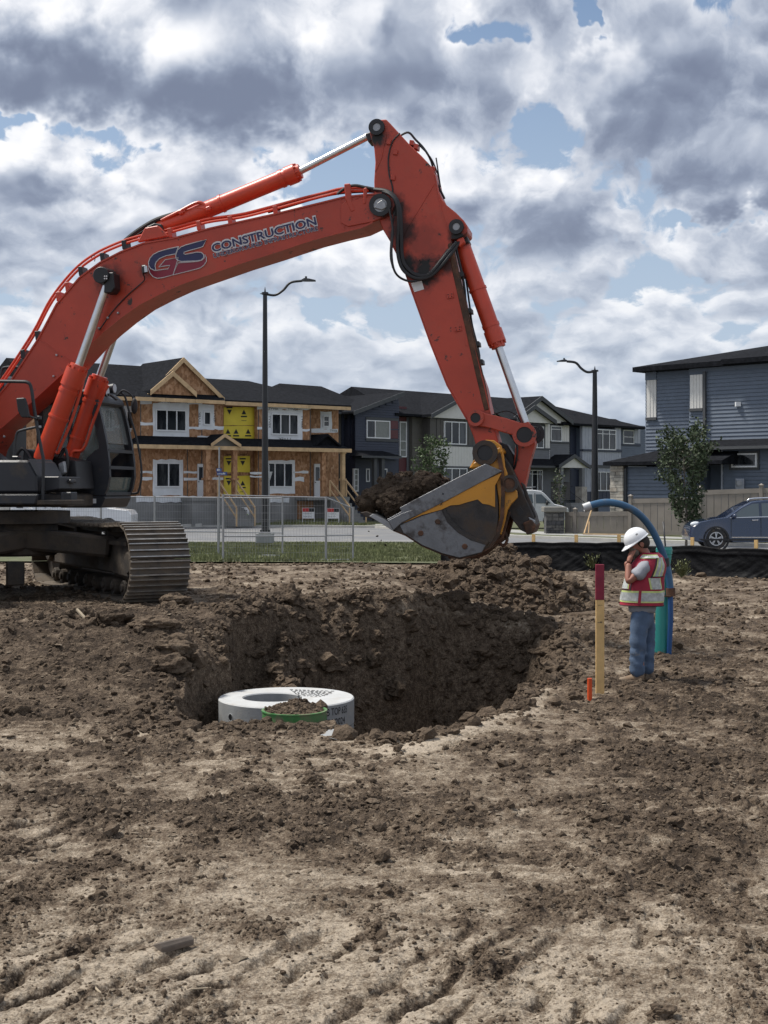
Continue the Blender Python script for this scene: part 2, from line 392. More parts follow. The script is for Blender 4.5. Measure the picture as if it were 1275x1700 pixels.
_ra = np.concatenate([_ra - 2 * np.pi, _ra, _ra + 2 * np.pi]); _rr = np.tile(_rr, 3)
def pit_q(x, y):
    a = np.arctan2(y - PC[1], x - PC[0]); r = np.hypot(x - PC[0], y - PC[1])
    Rr = np.interp(a, _ra, _rr) * (1 + .05 * perlin(a * 3, r * 0, 5) + .03 * perlin(x * 1.9, y * 1.9, 6))
    left = np.clip(-np.cos(a), 0, 1) ** 1.5
    return r / Rr, np.clip(-np.cos(a) + .12, 0, 1)
def fields(x, y):
    loose = fbm(x * .8 + 4, y * .6, 4, .65, 21); n2 = fbm(x * 3.2, y * 2.0, 4, .65, 31)
    L = sstep(-.30, .42, .8 * loose + .75 * n2 + .06 * sstep(7.5, 9.5, y) - .12 * (1 - sstep(6.2, 7.6, y)) + .12 * sstep(1.0, 2.4, x) * sstep(8, 10, y))
    q, left = pit_q(x, y); inp = 1 - sstep(.93, 1.03, q)
    near_rim = np.exp(-((q - 1.06) / .09) ** 2)
    L = np.maximum(L, inp * .8); L = np.maximum(L, near_rim * (.55 + .3 * np.sign(y - 15)) * .9)
    bank = sstep(1.3, 2.1, -x) * sstep(12.4, 13.2, y) * (1 - sstep(17.8, 19.2, y)); L = np.maximum(L, bank * (.55 + .45 * sstep(-.2, .3, fbm(x * 1.4, y * 1.4, 3, .6, 35))))
    fade = 1 - sstep(37, 43, y); lip = np.exp(-((q - 1.085) / .075) ** 2) * sstep(-.5, .1, x) * (1 - sstep(14.2, 15.2, y)); L = L * (1 - .92 * lip)
    return L * fade, q, left, inp, near_rim, fade
def hgt(x, y, fine=True, ret=False):
    x = np.asarray(x, float); y = np.asarray(y, float)
    L, q, left, inp, nr, fade = fields(x, y)
    h = base_h(x, y)
    inner = .66 - .52 * left
    prof = 1 - sstep(inner, 1.0, q) * (1 - .12 * 0); prof = prof * .75 + .25 * (1 - sstep(inner + .12, .99, q))
    dep = 1.65 + .6 * sstep(16, 18.5, y) * (1 - left) - 1.42 * left
    h = h - dep * prof
    # slump on the right wall and a lip of spoil behind the pit
    h = h + inp * (.22 * fbm(x * 1.1, y * 1.1, 4, .6, 41)) + inp * .10 * np.abs(fbm(x * 2.7, y * 2.2, 3, .6, 43)) * 2
    h = h + nr * sstep(15.5, 18, y) * (.16 + .16 * fbm(x * 1.3, y * 1.3, 3, .6, 47))
    ds_ = np.hypot(x + 1.08, y - 15.1); cap_ = -.50 + (.30 + 1.0 * sstep(-1.6, -.8, x)) * np.maximum(0, ds_ - .98); h = np.where(y > 13.4, np.minimum(h, cap_ + 2.0 * sstep(.9, 1.06, q)), h)
    h = h + .035 * np.exp(-((q - 1.06) / .06) ** 2) * sstep(-.5, .1, x) * (1 - sstep(14.2, 15.2, y))
    h = h - .05 * np.exp(-((x + .87) / .45) ** 2 - ((y - 12.8) / .35) ** 2)
    h = h + .0 * np.exp(-((x + .9) / .62) ** 2 - ((y - 12.75) / .42) ** 2)
    h = h + fade * (.055 * fbm(x * .55, y * .55, 3, .5, 1) + .014 * fbm(x * 3, y * 3, 3, .5, 2))
    if fine:
        wx = x + .05 * perlin(x * 5, y * 5, 51); wy = y + .05 * perlin(x * 5, y * 5, 52)
        d1, i1 = worley(wx / .21, wy / .17, 61); d2, i2 = worley(wx / .085, wy / .075, 62); d3, i3 = worley(wx / .04, wy / .036, 63)
        near = 1 - sstep(20, 34, y)
        pl, pid = worley(wx / .33 + .3 * perlin(x * 6, y * 6, 64), wy / .26, 65); pl2, pid2 = worley(wx / .12, wy / .09, 66)
        h = h + near * (1 - .5 * inp) * (.018 * (pid - .5) * sstep(.05, .3, .75 - pl) + .012 * (pid2 - .5) * sstep(.05, .25, .7 - pl2))
        h = h + L * near * ((.055 * np.clip(.75 - d1, 0, 1) * i1 + .042 * np.clip(.8 - d2, 0, 1) * (.3 + i2)) + .020 * np.clip(.8 - d3, 0, 1) * (.3 + i3))
        m1 = sstep(-.25, .15, fbm(x * .9, y * .9, 3, .5, 71)) * (1 - sstep(6.2, 7.3, y)); m1 = np.maximum(m1, .8 * sstep(.15, .4, fbm(x * .7 + 3, y * .7, 2, .5, 79)) * (1 - sstep(9, 11, y)))
        ph = (x * .88 - y * .47 + .07 * perlin(x * 2.3, y * 2.3, 72) + .03 * perlin(x * 9, y * 9, 76)) / .21; m1 = m1 * sstep(-.3, .1, perlin(x * 3.1, y * 3.1, 77))
        gr = np.abs((ph % 1.0) - .5) * 2
        h = h - m1 * .055 * (1 - sstep(.0, .55, gr)) * (1 - L * .5)
        m2 = sstep(-.15, .3, fbm(x * .7 + 9, y * .5, 2, .5, 73)) * sstep(6.5, 8, y) * (1 - inp)
        ph2 = (y * .97 + x * .12 + .10 * perlin(x * 2.2, y * 2.2, 74)) / .19
        g2 = np.abs((ph2 % 1.0) - .5) * 2; br = sstep(-.25, .2, perlin(x * 4, y * 9, 75))
        h = h - m2 * br * .022 * (1 - sstep(.0, .7, g2)) * fade
        h = h + fade * (.006 * fbm(x * 12, y * 12, 3, .6, 3) + .0035 * perlin(x * 55, y * 55, 4))
        if ret:
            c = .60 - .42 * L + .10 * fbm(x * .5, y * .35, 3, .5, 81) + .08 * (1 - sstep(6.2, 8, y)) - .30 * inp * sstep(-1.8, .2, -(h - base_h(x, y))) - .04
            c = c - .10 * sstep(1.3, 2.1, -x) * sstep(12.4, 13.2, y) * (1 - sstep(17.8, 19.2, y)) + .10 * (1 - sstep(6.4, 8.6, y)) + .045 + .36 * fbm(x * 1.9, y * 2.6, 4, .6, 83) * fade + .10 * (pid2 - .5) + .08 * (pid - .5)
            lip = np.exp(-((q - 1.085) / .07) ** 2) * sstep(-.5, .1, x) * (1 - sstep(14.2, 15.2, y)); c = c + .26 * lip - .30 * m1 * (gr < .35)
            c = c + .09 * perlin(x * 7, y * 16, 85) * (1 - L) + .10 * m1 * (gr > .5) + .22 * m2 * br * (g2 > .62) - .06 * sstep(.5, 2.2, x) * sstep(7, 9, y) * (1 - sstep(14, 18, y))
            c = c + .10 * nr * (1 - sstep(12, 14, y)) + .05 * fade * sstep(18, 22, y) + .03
            c = np.where(inp > .5, np.clip(c + .26, .38, .70), c)  # pit soil lifted in colour to stand for light missing down there
            return h, c
    return h
rows = np.concatenate([[-60, -20, -5, 1, 3.2, 4.4], 1 / np.linspace(1 / 5.2, 1 / 11.5, 400, endpoint=False), np.arange(11.5, 20.5, .021), 1 / np.linspace(1 / 20.5, 1 / 46, 130), [49, 55, 65, 80, 110, 160, 300, 800, 3500]])
cu = np.linspace(-1.42, 1.42, 860); cols = np.concatenate([[-40, -14, -6, -3, -2, -1.6], cu, [1.6, 2, 3, 6, 14, 40]])
wY = np.maximum(rows * .285, 1.2)
gx = cols[None, :] * wY[:, None]; gy = np.repeat(rows[:, None], len(cols), 1)
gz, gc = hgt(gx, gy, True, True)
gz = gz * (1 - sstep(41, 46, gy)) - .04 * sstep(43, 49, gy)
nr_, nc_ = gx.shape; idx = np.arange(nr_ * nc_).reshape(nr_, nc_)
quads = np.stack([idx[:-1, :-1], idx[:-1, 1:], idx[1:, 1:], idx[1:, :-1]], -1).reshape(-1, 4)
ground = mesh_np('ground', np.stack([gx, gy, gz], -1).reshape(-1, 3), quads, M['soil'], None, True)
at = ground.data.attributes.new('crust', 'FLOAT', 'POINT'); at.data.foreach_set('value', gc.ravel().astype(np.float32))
tag(ground, kind='structure')

# clods: many small angular lumps joined into one mass
def _ico(sub, seed, amp):
    bm = bmesh.new(); bmesh.ops.create_icosphere(bm, subdivisions=sub, radius=1.0)
    o = Vector((seed * 7.3, seed * 3.1, 0)); sc = Vector((1.0, .72 + .3 * ((seed * 37) % 10) / 10, .55 + .3 * ((seed * 53) % 10) / 10))
    for v in bm.verts:
        d = 1 + amp * mnoise.noise(v.co * 1.3 + o) * 1.3 + amp * .55 * mnoise.noise(v.co * 3.1 + o)
        v.co = Vector((v.co.x * sc.x, v.co.y * sc.y, v.co.z * sc.z)) * d
    V = np.array([v.co[:] for v in bm.verts]); F = np.array([[v.index for v in f.verts] for f in bm.faces]); bm.free(); return V, F
ICO = {s: [_ico(s, k + 1, .5) for k in range(8)] for s in (1, 2, 3)}
def clods(name, P_, sizes, sub, m_, parent=None, seed=1, smooth=False, flat=1.0):
    r_ = np.random.default_rng(seed); n = len(P_); allV = []; allF = []; off = 0; var = r_.integers(0, 8, n)
    for k in range(8):
        V, F = ICO[sub][k]; I = np.where(var == k)[0]
        if not len(I): continue
        a = r_.uniform(0, 2 * np.pi, len(I)); t = r_.normal(0, .35, len(I)); ca, sa, ct, st = np.cos(a), np.sin(a), np.cos(t), np.sin(t)
        X = V[None, :, 0] * ca[:, None] - V[None, :, 1] * sa[:, None]; Y = V[None, :, 0] * sa[:, None] + V[None, :, 1] * ca[:, None]; Z = np.repeat(V[None, :, 2], len(I), 0)
        X, Z = X * ct[:, None] + Z * st[:, None], -X * st[:, None] + Z * ct[:, None]
        W = np.stack([X, Y, Z * flat], -1) * sizes[I][:, None, None] + P_[I][:, None, :]
        allV.append(W.reshape(-1, 3)); allF.append((F[None] + (np.arange(len(I)) * len(V))[:, None, None] + off).reshape(-1, 3)); off += len(I) * len(V)
    return mesh_np(name, np.concatenate(allV), np.concatenate(allF), m_, parent, smooth, True)
def screen_points(n, y0, y1, seed):
    r_ = np.random.default_rng(seed); py = r_.uniform(y0, y1, n); px = r_.uniform(-230, 1505, n); Y = EYE * F_PX / (py - HY); return (px - CX) / F_PX * Y, Y, r_
x, y, r_ = screen_points(70000, 930, 1760, 5)
L, q, left, inp, nrm, fade = fields(x, y); keep = (r_.uniform(0, 1, len(x)) < L * .80 + .02) & ((q > 1.0))
x, y = x[keep], y[keep]; mp = y / F_PX
sz = np.clip(mp * r_.lognormal(.95, .5, len(x)), .006, .06)
z = hgt(x, y)
tag(clods('soil_crumbs', np.stack([x, y, z + sz * .15], -1), sz, 1, M['clod'], seed=2), 'fine crumbs of dry brown soil strewn over the ground', 'soil', kind='stuff')
x, y, r_ = screen_points(31000, 940, 1760, 25); L, q, left, inp, nrm, fade = fields(x, y); keep = (r_.uniform(0, 1, len(x)) < .30 + .5 * sstep(.0, .3, fbm(x * 1.6, y * 1.6, 3, .6, 33))) & (q > 1.02)
x, y = x[keep], y[keep]; sz = np.clip(y / F_PX * r_.lognormal(.95, .5, len(x)), .006, .05)
tag(clods('soil_flakes', np.stack([x, y, hgt(x, y) + sz * .05], -1), sz, 1, M['flake'], seed=12, flat=.42), 'flat pale flakes of dried soil crust over the ground', 'soil', kind='stuff')
# inside the pit: sampled in plan, larger
r_ = np.random.default_rng(8); x = r_.uniform(-3.6, 3, 26000); y = r_.uniform(11.5, 20.5, 26000); q, left = pit_q(x, y)
dens = .35 + .5 * sstep(-.2, .3, fbm(x * .9, y * .9, 3, .6, 91)); keep = (q < 1.06) & (r_.uniform(0, 1, len(x)) < dens) & (np.hypot(x + 1.08, y - 15.1) > .85)
x, y = x[keep], y[keep]; sz = np.clip(r_.lognormal(-3.75, .55, len(x)), .01, .13); z = hgt(x, y)
tag(clods('pit_rubble', np.stack([x, y, z + sz * .2], -1), sz, 1, M['pile'], seed=3), 'dark moist lumps of soil lining the pit walls', 'soil', kind='stuff')
r_ = np.random.default_rng(18); x = r_.uniform(-3.4, 2.8, 2600); y = r_.uniform(13.5, 20, 2600); q, left = pit_q(x, y); keep = (q < 1.08) & (q > .45) & (r_.uniform(0, 1, len(x)) < .28 + .5 * sstep(-.1, .3, fbm(x, y, 3, .6, 95))) & (np.hypot(x + 1.08, y - 15.1) > 1.0)
x, y = x[keep], y[keep]; sz = np.clip(r_.lognormal(-2.75, .42, len(x)), .04, .19); z = hgt(x, y)
tag(clods('pit_lumps', np.stack([x, y, z + sz * .1], -1), sz, 3, M['pile'], seed=6, smooth=False), 'large broken lumps of soil on the pit walls', 'soil', kind='stuff')
# bigger clods along the rim and scattered across the field
x, y, r_ = screen_points(3100, 945, 1640, 15); L, q, left, inp, nrm, fade = fields(x, y)
keep = (r_.uniform(0, 1, len(x)) < np.clip(L - .35, 0, 1) * .8 + nrm * .8) & (q > .99); x, y = x[keep], y[keep]
sz = np.clip(y / F_PX * r_.lognormal(1.75, .42, len(x)), .02, .16)
tag(clods('soil_lumps', np.stack([x, y, hgt(x, y) + sz * .15], -1), sz, 2, M['clod'], seed=4), 'loose fist sized lumps of brown soil over the ground', 'soil', kind='stuff')

# single large clods one can point at
def clod(px, py, size, label, z=None, seed=1, flat=.7, m_='clod', Y=None):
    zz_ = 0.0
    if Y is None:
        for _ in range(8): g = gp(px, py, zz_); zz_ = float(hgt(g.x, g.y, False))
    else: g = wp(px, py, Y); zz_ = g.z
    bm = bmesh.new(); bmesh.ops.create_icosphere(bm, subdivisions=4, radius=size); o = Vector((seed * 5.1, seed * 2.3, seed))
    for v in bm.verts:
        c = v.co / size; d = 1 + .55 * mnoise.noise(c * 1.2 + o) + .22 * mnoise.noise(c * 3 + o) + .12 * mnoise.noise(c * 8 + o); v.co = Vector((c.x * 1.1, c.y * .8, c.z * flat)) * d * size
    me = bpy.data.meshes.new('soil_clod'); bm.to_mesh(me); bm.free(); me.materials.append(M[m_]); ob = bpy.data.objects.new('soil_clod', me); C.objects.link(ob)
    ob.location = (g.x, g.y, zz_ + size * flat * .45); return tag(ob, label, 'soil clod', 'large clods lying around the pit')
clod(292, 1006, .17, 'pale crumbling clod against the front corner of the track', seed=3, Y=18.3)
clod(255, 1040, .22, 'flat pale slab of dried soil on the bank left of the pit', seed=4, flat=.45)
clod(293, 1052, .20, 'tan rounded clod right of the pale slab on the pit bank', seed=5)
clod(187, 1040, .17, 'dark clod on the bank just below the track frame', seed=6, m_='wetsoil')
clod(62, 1030, .11, 'small tan clod near the left edge below the machine', seed=7)
clod(135, 1028, .15, 'tan broken clod beside the leaning stick on the bank', seed=8)
clod(28, 1188, .10, 'small upright clod alone near the left edge beside the pit', seed=9, flat=.9)
clod(520, 1300, .07, 'dark lump standing out of the field in front of the concrete slab', seed=10, flat=.8)
clod(1045, 1146, .09, "rounded clod just in front of the worker's boots", seed=12)
clod(955, 1160, .08, 'pale topped clod left of the orange pipe', seed=13)
clod(1156, 1015, .10, 'single clod on the open ground right of the teal pipe', seed=14)
clod(348, 1172, .09, 'clod on the pit edge just left of the concrete slab', seed=15)

# heap of spoil beyond the pit
def heap(name, cx, cy, w_l, w_r, dp, hh, z0, m_, label, cat, peak=0.0, n=(190, 120), seed=1, nclod=2600, cs=(-3.1, .5), rough=.16):
    gx_ = np.linspace(-w_l, w_r, n[0]); gy_ = np.linspace(-dp, dp, n[1]); X, Y = np.meshgrid(gx_, gy_)
    def hf(X, Y):
        xx = np.where(X < 0, X / w_l, X / w_r); rr = np.sqrt(xx ** 2 + (Y / dp) ** 2)
        b0 = np.clip(1 - rr, 0, 1) ** .85
        nz = fbm(X * 1.6 + seed, Y * 1.6, 4, .6, seed * 7); d1, i1 = worley(X / .24, Y / .24, seed); d2, i2 = worley(X / .1, Y / .1, seed + 1)
        return hh * b0 * (1 + rough * 2.4 * nz) + sstep(0, .25, b0) * (.16 * np.clip(.7 - d1, 0, 1) * i1 + .09 * np.clip(.7 - d2, 0, 1) * i2) * min(1, hh * 1.2)
    Z = hf(X, Y); Z[0, :] = Z[-1, :] = -.1; Z[:, 0] = Z[:, -1] = -.1
    r0 = thing(name, label, cat, (cx, cy, z0)); id_ = np.arange(X.size).reshape(X.shape)
    qd = np.stack([id_[:-1, :-1], id_[:-1, 1:], id_[1:, 1:], id_[1:, :-1]], -1).reshape(-1, 4)
    mesh_np('mound', np.stack([X, Y, Z], -1).reshape(-1, 3), qd, m_, r0, True)
    r_ = np.random.default_rng(seed); x = r_.uniform(-w_l, w_r, nclod); y = r_.uniform(-dp, dp, nclod); xx = np.where(x < 0, x / w_l, x / w_r)
    k = np.sqrt(xx ** 2 + (y / dp) ** 2) < 1.05; x, y = x[k], y[k]; s_ = np.clip(r_.lognormal(cs[0], cs[1], len(x)), .012, .17)
    c_ = clods('lumps', np.stack([x, y, np.maximum(hf(x, y), 0) + s_ * .25], -1), s_, 2, m_, r0, seed); c_['kind'] = 'stuff'
    return r0
heap('spoil_heap', 2.1, 24.5, 2.7, 1.7, 1.5, 1.0, .08, M['pile'], 'heap of dark excavated soil on the ground beyond the pit', 'soil heap', seed=5)

# ------------------------------------------------------------------ road, kerbs, pavement, lawn
def sheet(name, pts, z, m_, kind='structure'):
    q = MB(); q.v = [Vector((x, y, z)) for x, y in pts]; q.f = [tuple(range(len(pts)))]; q.m = [0]
    o = q.build(name, m_); tag(o, kind=kind); return o
NEAR_K = [(-90, 53.5), (1.5, 53.5), (5, 50.5), (9, 45), (13, 39), (17, 33), (30, 14)]
FAR_K = [(-90, 76), (-4, 76), (-.5, 74.5), (2.2, 69), (5.5, 60), (11.9, 53.2), (15, 49.8), (20, 44), (40, 20)]
sheet('road', NEAR_K + FAR_K[::-1], .01, M['asphalt'])
def offset_line(L_, d):
    o = []
    for i, p in enumerate(L_):
        a = Vector(L_[max(i - 1, 0)]); c = Vector(L_[min(i + 1, len(L_) - 1)]); t = (c - a).normalized(); o.append((p[0] - t.y * d, p[1] + t.x * d))
    return o
def strip(name, L_, d0, d1, z0, z1, m_):
    A = offset_line(L_, d0); B_ = offset_line(L_, d1); q = MB(); n = len(L_)
    for i in range(n - 1):
        q.hexa([Vector((*A[i], z0)), Vector((*A[i + 1], z0)), Vector((*B_[i + 1], z0)), Vector((*B_[i], z0)), Vector((*A[i], z1)), Vector((*A[i + 1], z1)), Vector((*B_[i + 1], z1)), Vector((*B_[i], z1))])
    o = q.build(name, m_); tag(o, kind='structure'); return o
strip('kerb', FAR_K, 0.0, .42, -.05, .13, M['kerb']); strip('kerb', NEAR_K, 0.0, -.35, -.05, .12, M['kerb'])
far_block = sheet('lawn', FAR_K[:1] + [(p[0], p[1]) for p in offset_line(FAR_K, .42)][1:] + [(60, 30), (200, 200), (-200, 200), (-90, 90)], .105, M['lawn'])
strip('pavement', FAR_K, 1.9, 3.6, .0, .125, M['walk'])
near_lawn = sheet('lawn', offset_line(NEAR_K, -.35)[:5] + [(9, 35.5), (4, 38.5), (-2, 39.6), (-12, 40), (-90, 40)], .055, M['lawn'])
gv = []; gf = []; r_ = np.random.default_rng(3)      # grass blades of the strip before the road
def blades(n, xs, ys, h0, h1, seed, name, z0=.05, w=.012):
    r_ = np.random.default_rng(seed); x = r_.uniform(*xs, n); y = r_.uniform(*ys, n); k = fbm(x * .7, y * .7, 3, .6, seed) > -.25; x, y = x[k], y[k]; n = len(x)
    h = r_.uniform(h0, h1, n) * (1 + .6 * fbm(x * .5, y * .5, 2, .5, seed + 1)); a = r_.uniform(0, 2 * np.pi, n); l = r_.uniform(0, .6, n) * h; b_ = r_.uniform(0, 2 * np.pi, n)
    V = np.stack([np.stack([x - w * np.cos(a), y - w * np.sin(a), x * 0 + z0], -1), np.stack([x + w * np.cos(a), y + w * np.sin(a), x * 0 + z0], -1), np.stack([x + l * np.cos(b_), y + l * np.sin(b_), z0 + h], -1)], 1).reshape(-1, 3)
    o = mesh_np(name, V, np.arange(3 * n).reshape(-1, 3), M['blade'], None, False, True); return tag(o, 'green grass growing along the edge of the road', 'grass', kind='stuff')
blades(52000, (-9.5, 3.5), (39.7, 53.0), .05, .13, 4, 'grass', w=.016)
blades(9000, (-14, -.5), (76.6, 78.0), .08, .2, 5, 'grass', .105, w=.025); blades(16000, (-16, -1.5), (79.8, 84), .1, .3, 6, 'grass', .105, w=.03)

# ------------------------------------------------------------------ houses
def osb_mat():
    m = bpy.data.materials.new('strand_board'); m.use_nodes = True; n = NB(m.node_tree); p = n.n['Principled BSDF']
    tc = n.new('ShaderNodeTexCoord').outputs['Object']; v = n.voro(n.vm('MULTIPLY', tc, (1, 1, .6)), 9, 'F1', out='Color'); k = n.add(n.mul(n.sep(v)[0], .6), n.mul(n.noise(tc, 2.2, 5, .6), .4))
    c = n.ramp(k, [(.1, (.21, .105, .05)), (.45, (.34, .175, .085)), (.75, (.45, .255, .14)), (1, (.58, .40, .27))])
    n.put(p.inputs['Base Color'], c); p.inputs['Roughness'].default_value = .85; return m
M['osb'] = osb_mat()
M['wrap'] = mat('house_wrap', (.70, .72, .74), .6, var=.12, vs=1.5, bump=.02, bs=5)
M['yellow'] = mat('yellow_board', (.78, .62, .06), .6, var=.10, vs=1.2, bump=.01, bs=4)
M['shingle'] = mat('roof_shingles', (.0125, .0135, .0165), 1.0, var=.45, vs=5, bump=.02, bs=9, spec=.08)
M['trim'] = mat('charcoal_trim', (0.063, 0.067, 0.073), .7, var=.1)
M['found'] = mat('foundation_concrete', (.22, .22, .215), .9, var=.2, vs=.8)
M['white'] = mat('white_vinyl', (.72, .73, .74), .5, var=.05)
M['navy'] = mat('navy_siding', (0.031, 0.039, 0.064), .6, var=.08)
M['taupe'] = mat('taupe_siding', (0.119, 0.112, 0.098), .65, var=.08)
M['dtaupe'] = mat('dark_taupe_board', (0.084, 0.078, 0.073), .65, var=.08)
M['cream'] = mat('off_white_board', (.64, .63, .60), .65, var=.05)
M['grey'] = mat('grey_siding', (0.147, 0.154, 0.165), .65, var=.08)
M['lgrey'] = mat('light_grey_board', (0.350, 0.371, 0.420), .65, var=.06)
M['slate'] = mat('slate_blue_siding', (.115, .142, .185), .62, var=.08)
M['maroon'] = mat('maroon_panel', (0.091, 0.020, 0.025), .5, var=.1)
M['stone'] = mat('ledge_stone', (.36, .33, .29), .85, var=.4, vs=3, bump=.02, bs=8)
M['dstone'] = mat('dark_stone', (0.077, 0.077, 0.081), .85, var=.6, vs=5, bump=.03, bs=10)
M['pane'] = pane_mat('window_glass'); M['blind'] = mat('window_blind', (.20, .21, .20), .5, var=.15, vs=6)
M['print'] = mat('black_print', (.02, .02, .022), .7)
TXT = {}
def text_mesh(body, size=1.0, bold=.0, shear=0.0):
    k = (body, bold, shear)
    if k not in TXT:
        cu_ = bpy.data.curves.new('lettering', 'FONT'); cu_.body = body; cu_.size = 1.0; cu_.offset = bold; cu_.shear = shear; cu_.resolution_u = 3; cu_.fill_mode = 'BOTH'
        o = bpy.data.objects.new('lettering', cu_); C.objects.link(o); dg = bpy.context.evaluated_depsgraph_get(); me = o.evaluated_get(dg).to_mesh()
        TXT[k] = ([v.co.copy() for v in me.vertices], [tuple(p.vertices) for p in me.polygons]); o.to_mesh_clear(); C.objects.unlink(o); bpy.data.objects.remove(o); bpy.data.curves.remove(cu_)
    return TXT[k]
def letter(name, body, P0, P1, capH, m_, parent, up=None, bold=.0, shear=0.0, th=.004, fit=True, mapf=None):
    """flat lettering whose baseline runs from P0 to P1 (world), capitals capH high"""
    V, F_ = text_mesh(body, 1, bold, shear)
    if not V: return
    x0 = min(v.x for v in V); x1 = max(v.x for v in V); P0, P1 = Vector(P0), Vector(P1); e = (P1 - P0).normalized(); L_ = (P1 - P0).length
    up = Vector((0, 0, 1)) if up is None else Vector(up); up = (up - e * up.dot(e)).normalized(); sx = L_ / (x1 - x0) if fit else capH / .69; sy = capH / .69
    q = MB(); q.add([P0 + e * ((v.x - x0) * sx) + up * (v.y * sy) for v in V], F_)
    o = q.build(name, m_, parent); return o
def marks(P0, P1, h, m_, parent, seed=1, out=None):
    """a row of unreadable strokes where the photograph shows lettering too small to read"""
    rr = random.Random(seed); P0, P1 = Vector(P0), Vector(P1); e = (P1 - P0); L_ = e.length; e.normalize(); up = Vector((0, 0, 1)); q = MB(); x = 0
    while x < L_:
        w = min(h * rr.uniform(.25, .9), L_ - x); a = P0 + e * x; hh = h * rr.uniform(.5, 1); q.add([a, a + e * w, a + e * w + up * hh, a + up * hh], [(0, 1, 2, 3)]); x += w + h * rr.uniform(.15, .6)
    o = q.build('illegible_lettering', m_, parent); o['kind'] = 'stuff'; return o
def house(name, label, fr, s, group=None):
    p = fr.pt(s, 0, .1); return thing(name, label, 'house', p, group=group)
def sid(fr, s0, s1, z0, z1, o, m_, par, lap=.115, name='siding', top=None, back=.25, batt=None):
    q = MB(); q.fbox(fr, s0, s1, o - .02, o - back, z0, max(z1, top[1] if top else z1) if top is None else min(z1, top[0]))
    if batt:
        q = MB(); poly = [(s0, z0), (s1, z0)] + ([(s1, top[1]), (s0, top[0])] if top else [(s1, z1), (s0, z1)]); q.fprism(fr, poly, o, o - back)
        n = max(1, int((s1 - s0) / batt))
        for i in range(1, n):
            s_ = s0 + (s1 - s0) * i / n; zt = z1 if not top else top[0] + (top[1] - top[0]) * i / n
            q.fbox(fr, s_ - .02, s_ + .02, o + .018, o - .01, z0, zt - .01)
        return q.build(name, m_, par)
    n = max(1, int(round((z1 - z0) / (lap * 1.3)))); h = (z1 - z0) / n
    for i in range(n):
        za = z0 + i * h; zb = za + h; a0, a1 = s0, s1
        if top:   # clipped under a slope from z=top[0] at s0 to top[1] at s1
            if zb > min(top):
                f = (zb - top[0]) / (top[1] - top[0]) if top[1] != top[0] else 0
                if top[1] > top[0]: a0 = s0 + max(0, f) * (s1 - s0)
                else: a1 = s0 + max(0, min(1, f)) * (s1 - s0)
                if a1 - a0 < .05: continue
        q.add([fr.pt(a0, o + .04, za), fr.pt(a1, o + .04, za), fr.pt(a1, o, zb), fr.pt(a0, o, zb), fr.pt(a0, o - .02, za), fr.pt(a1, o - .02, za)], [(0, 1, 2, 3), (4, 5, 1, 0)])
    if top: q.fprism(fr, [(s0, z0), (s1, z0), (s1, top[1]), (s0, top[0])], o - .03, o - back)
    return q.build(name, m_, par)
def win(fr, px0, px1, y0, y1, o, par, split=(), fm='white', rows=(), bar=.07, pane='pane', grid=0, name='window'):
    s0, z1 = fr.hit(px0, y0, o); s1, z0 = fr.hit(px1, y1, o)
    zc0 = fr.hit(px0, y1, o)[1]; zc1 = fr.hit(px1, y0, o)[1]; z0 = (z0 + zc0) / 2; z1 = (z1 + zc1) / 2
    q = MB(); t = o + .06
    q.fbox(fr, s0, s1, t, o - .1, z0, z0 + bar); q.fbox(fr, s0, s1, t, o - .1, z1 - bar, z1); q.fbox(fr, s0, s0 + bar, t, o - .1, z0 + bar, z1 - bar); q.fbox(fr, s1 - bar, s1, t, o - .1, z0 + bar, z1 - bar)
    cuts = [s0 + bar] + [s0 + (s1 - s0) * f for f in split] + [s1 - bar]
    for f in split: c = s0 + (s1 - s0) * f; q.fbox(fr, c - bar * .45, c + bar * .45, t - .004, o - .1, z0 + bar, z1 - bar)
    for f in rows: c = z0 + (z1 - z0) * f; q.fbox(fr, s0 + bar, s1 - bar, t - .012, o - .1, c - bar * .3, c + bar * .3)
    w = q.build(name, M[fm], par)
    for i in range(len(cuts) - 1):
        a, c = cuts[i] + .005, cuts[i + 1] - .005; p = MB(); p.fbox(fr, a, c, o + .012, o - .02, z0 + bar * .8, z1 - bar * .8); p.build('pane', M[pane] if isinstance(pane, str) else M[pane[i % len(pane)]], w)
    return s0, s1, z0, z1
def roof_prism(fr, s0, s1, o0, o1, z, zr, name, par, hl=0.0, hr=0.0, t=.16, orr=None, m_='shingle'):
    """ridge parallel to the front; hl/hr are hip runs"""
    orr = (o0 + o1) / 2 if orr is None else orr; q = MB()
    B_ = [fr.pt(s0, o0, z), fr.pt(s1, o0, z), fr.pt(s1, o1, z), fr.pt(s0, o1, z)]; T = [p + Vector((0, 0, t)) for p in B_]; r0 = fr.pt(s0 + hl, orr, zr + t); r1 = fr.pt(s1 - hr, orr, zr + t)
    q.add(B_ + T + [r0, r1], [(3, 2, 1, 0), (0, 1, 5, 4), (1, 2, 6, 5), (2, 3, 7, 6), (3, 0, 4, 7), (4, 5, 9, 8), (6, 7, 8, 9), (5, 6, 9), (7, 4, 8)])
    return q.build(name, M[m_], par)
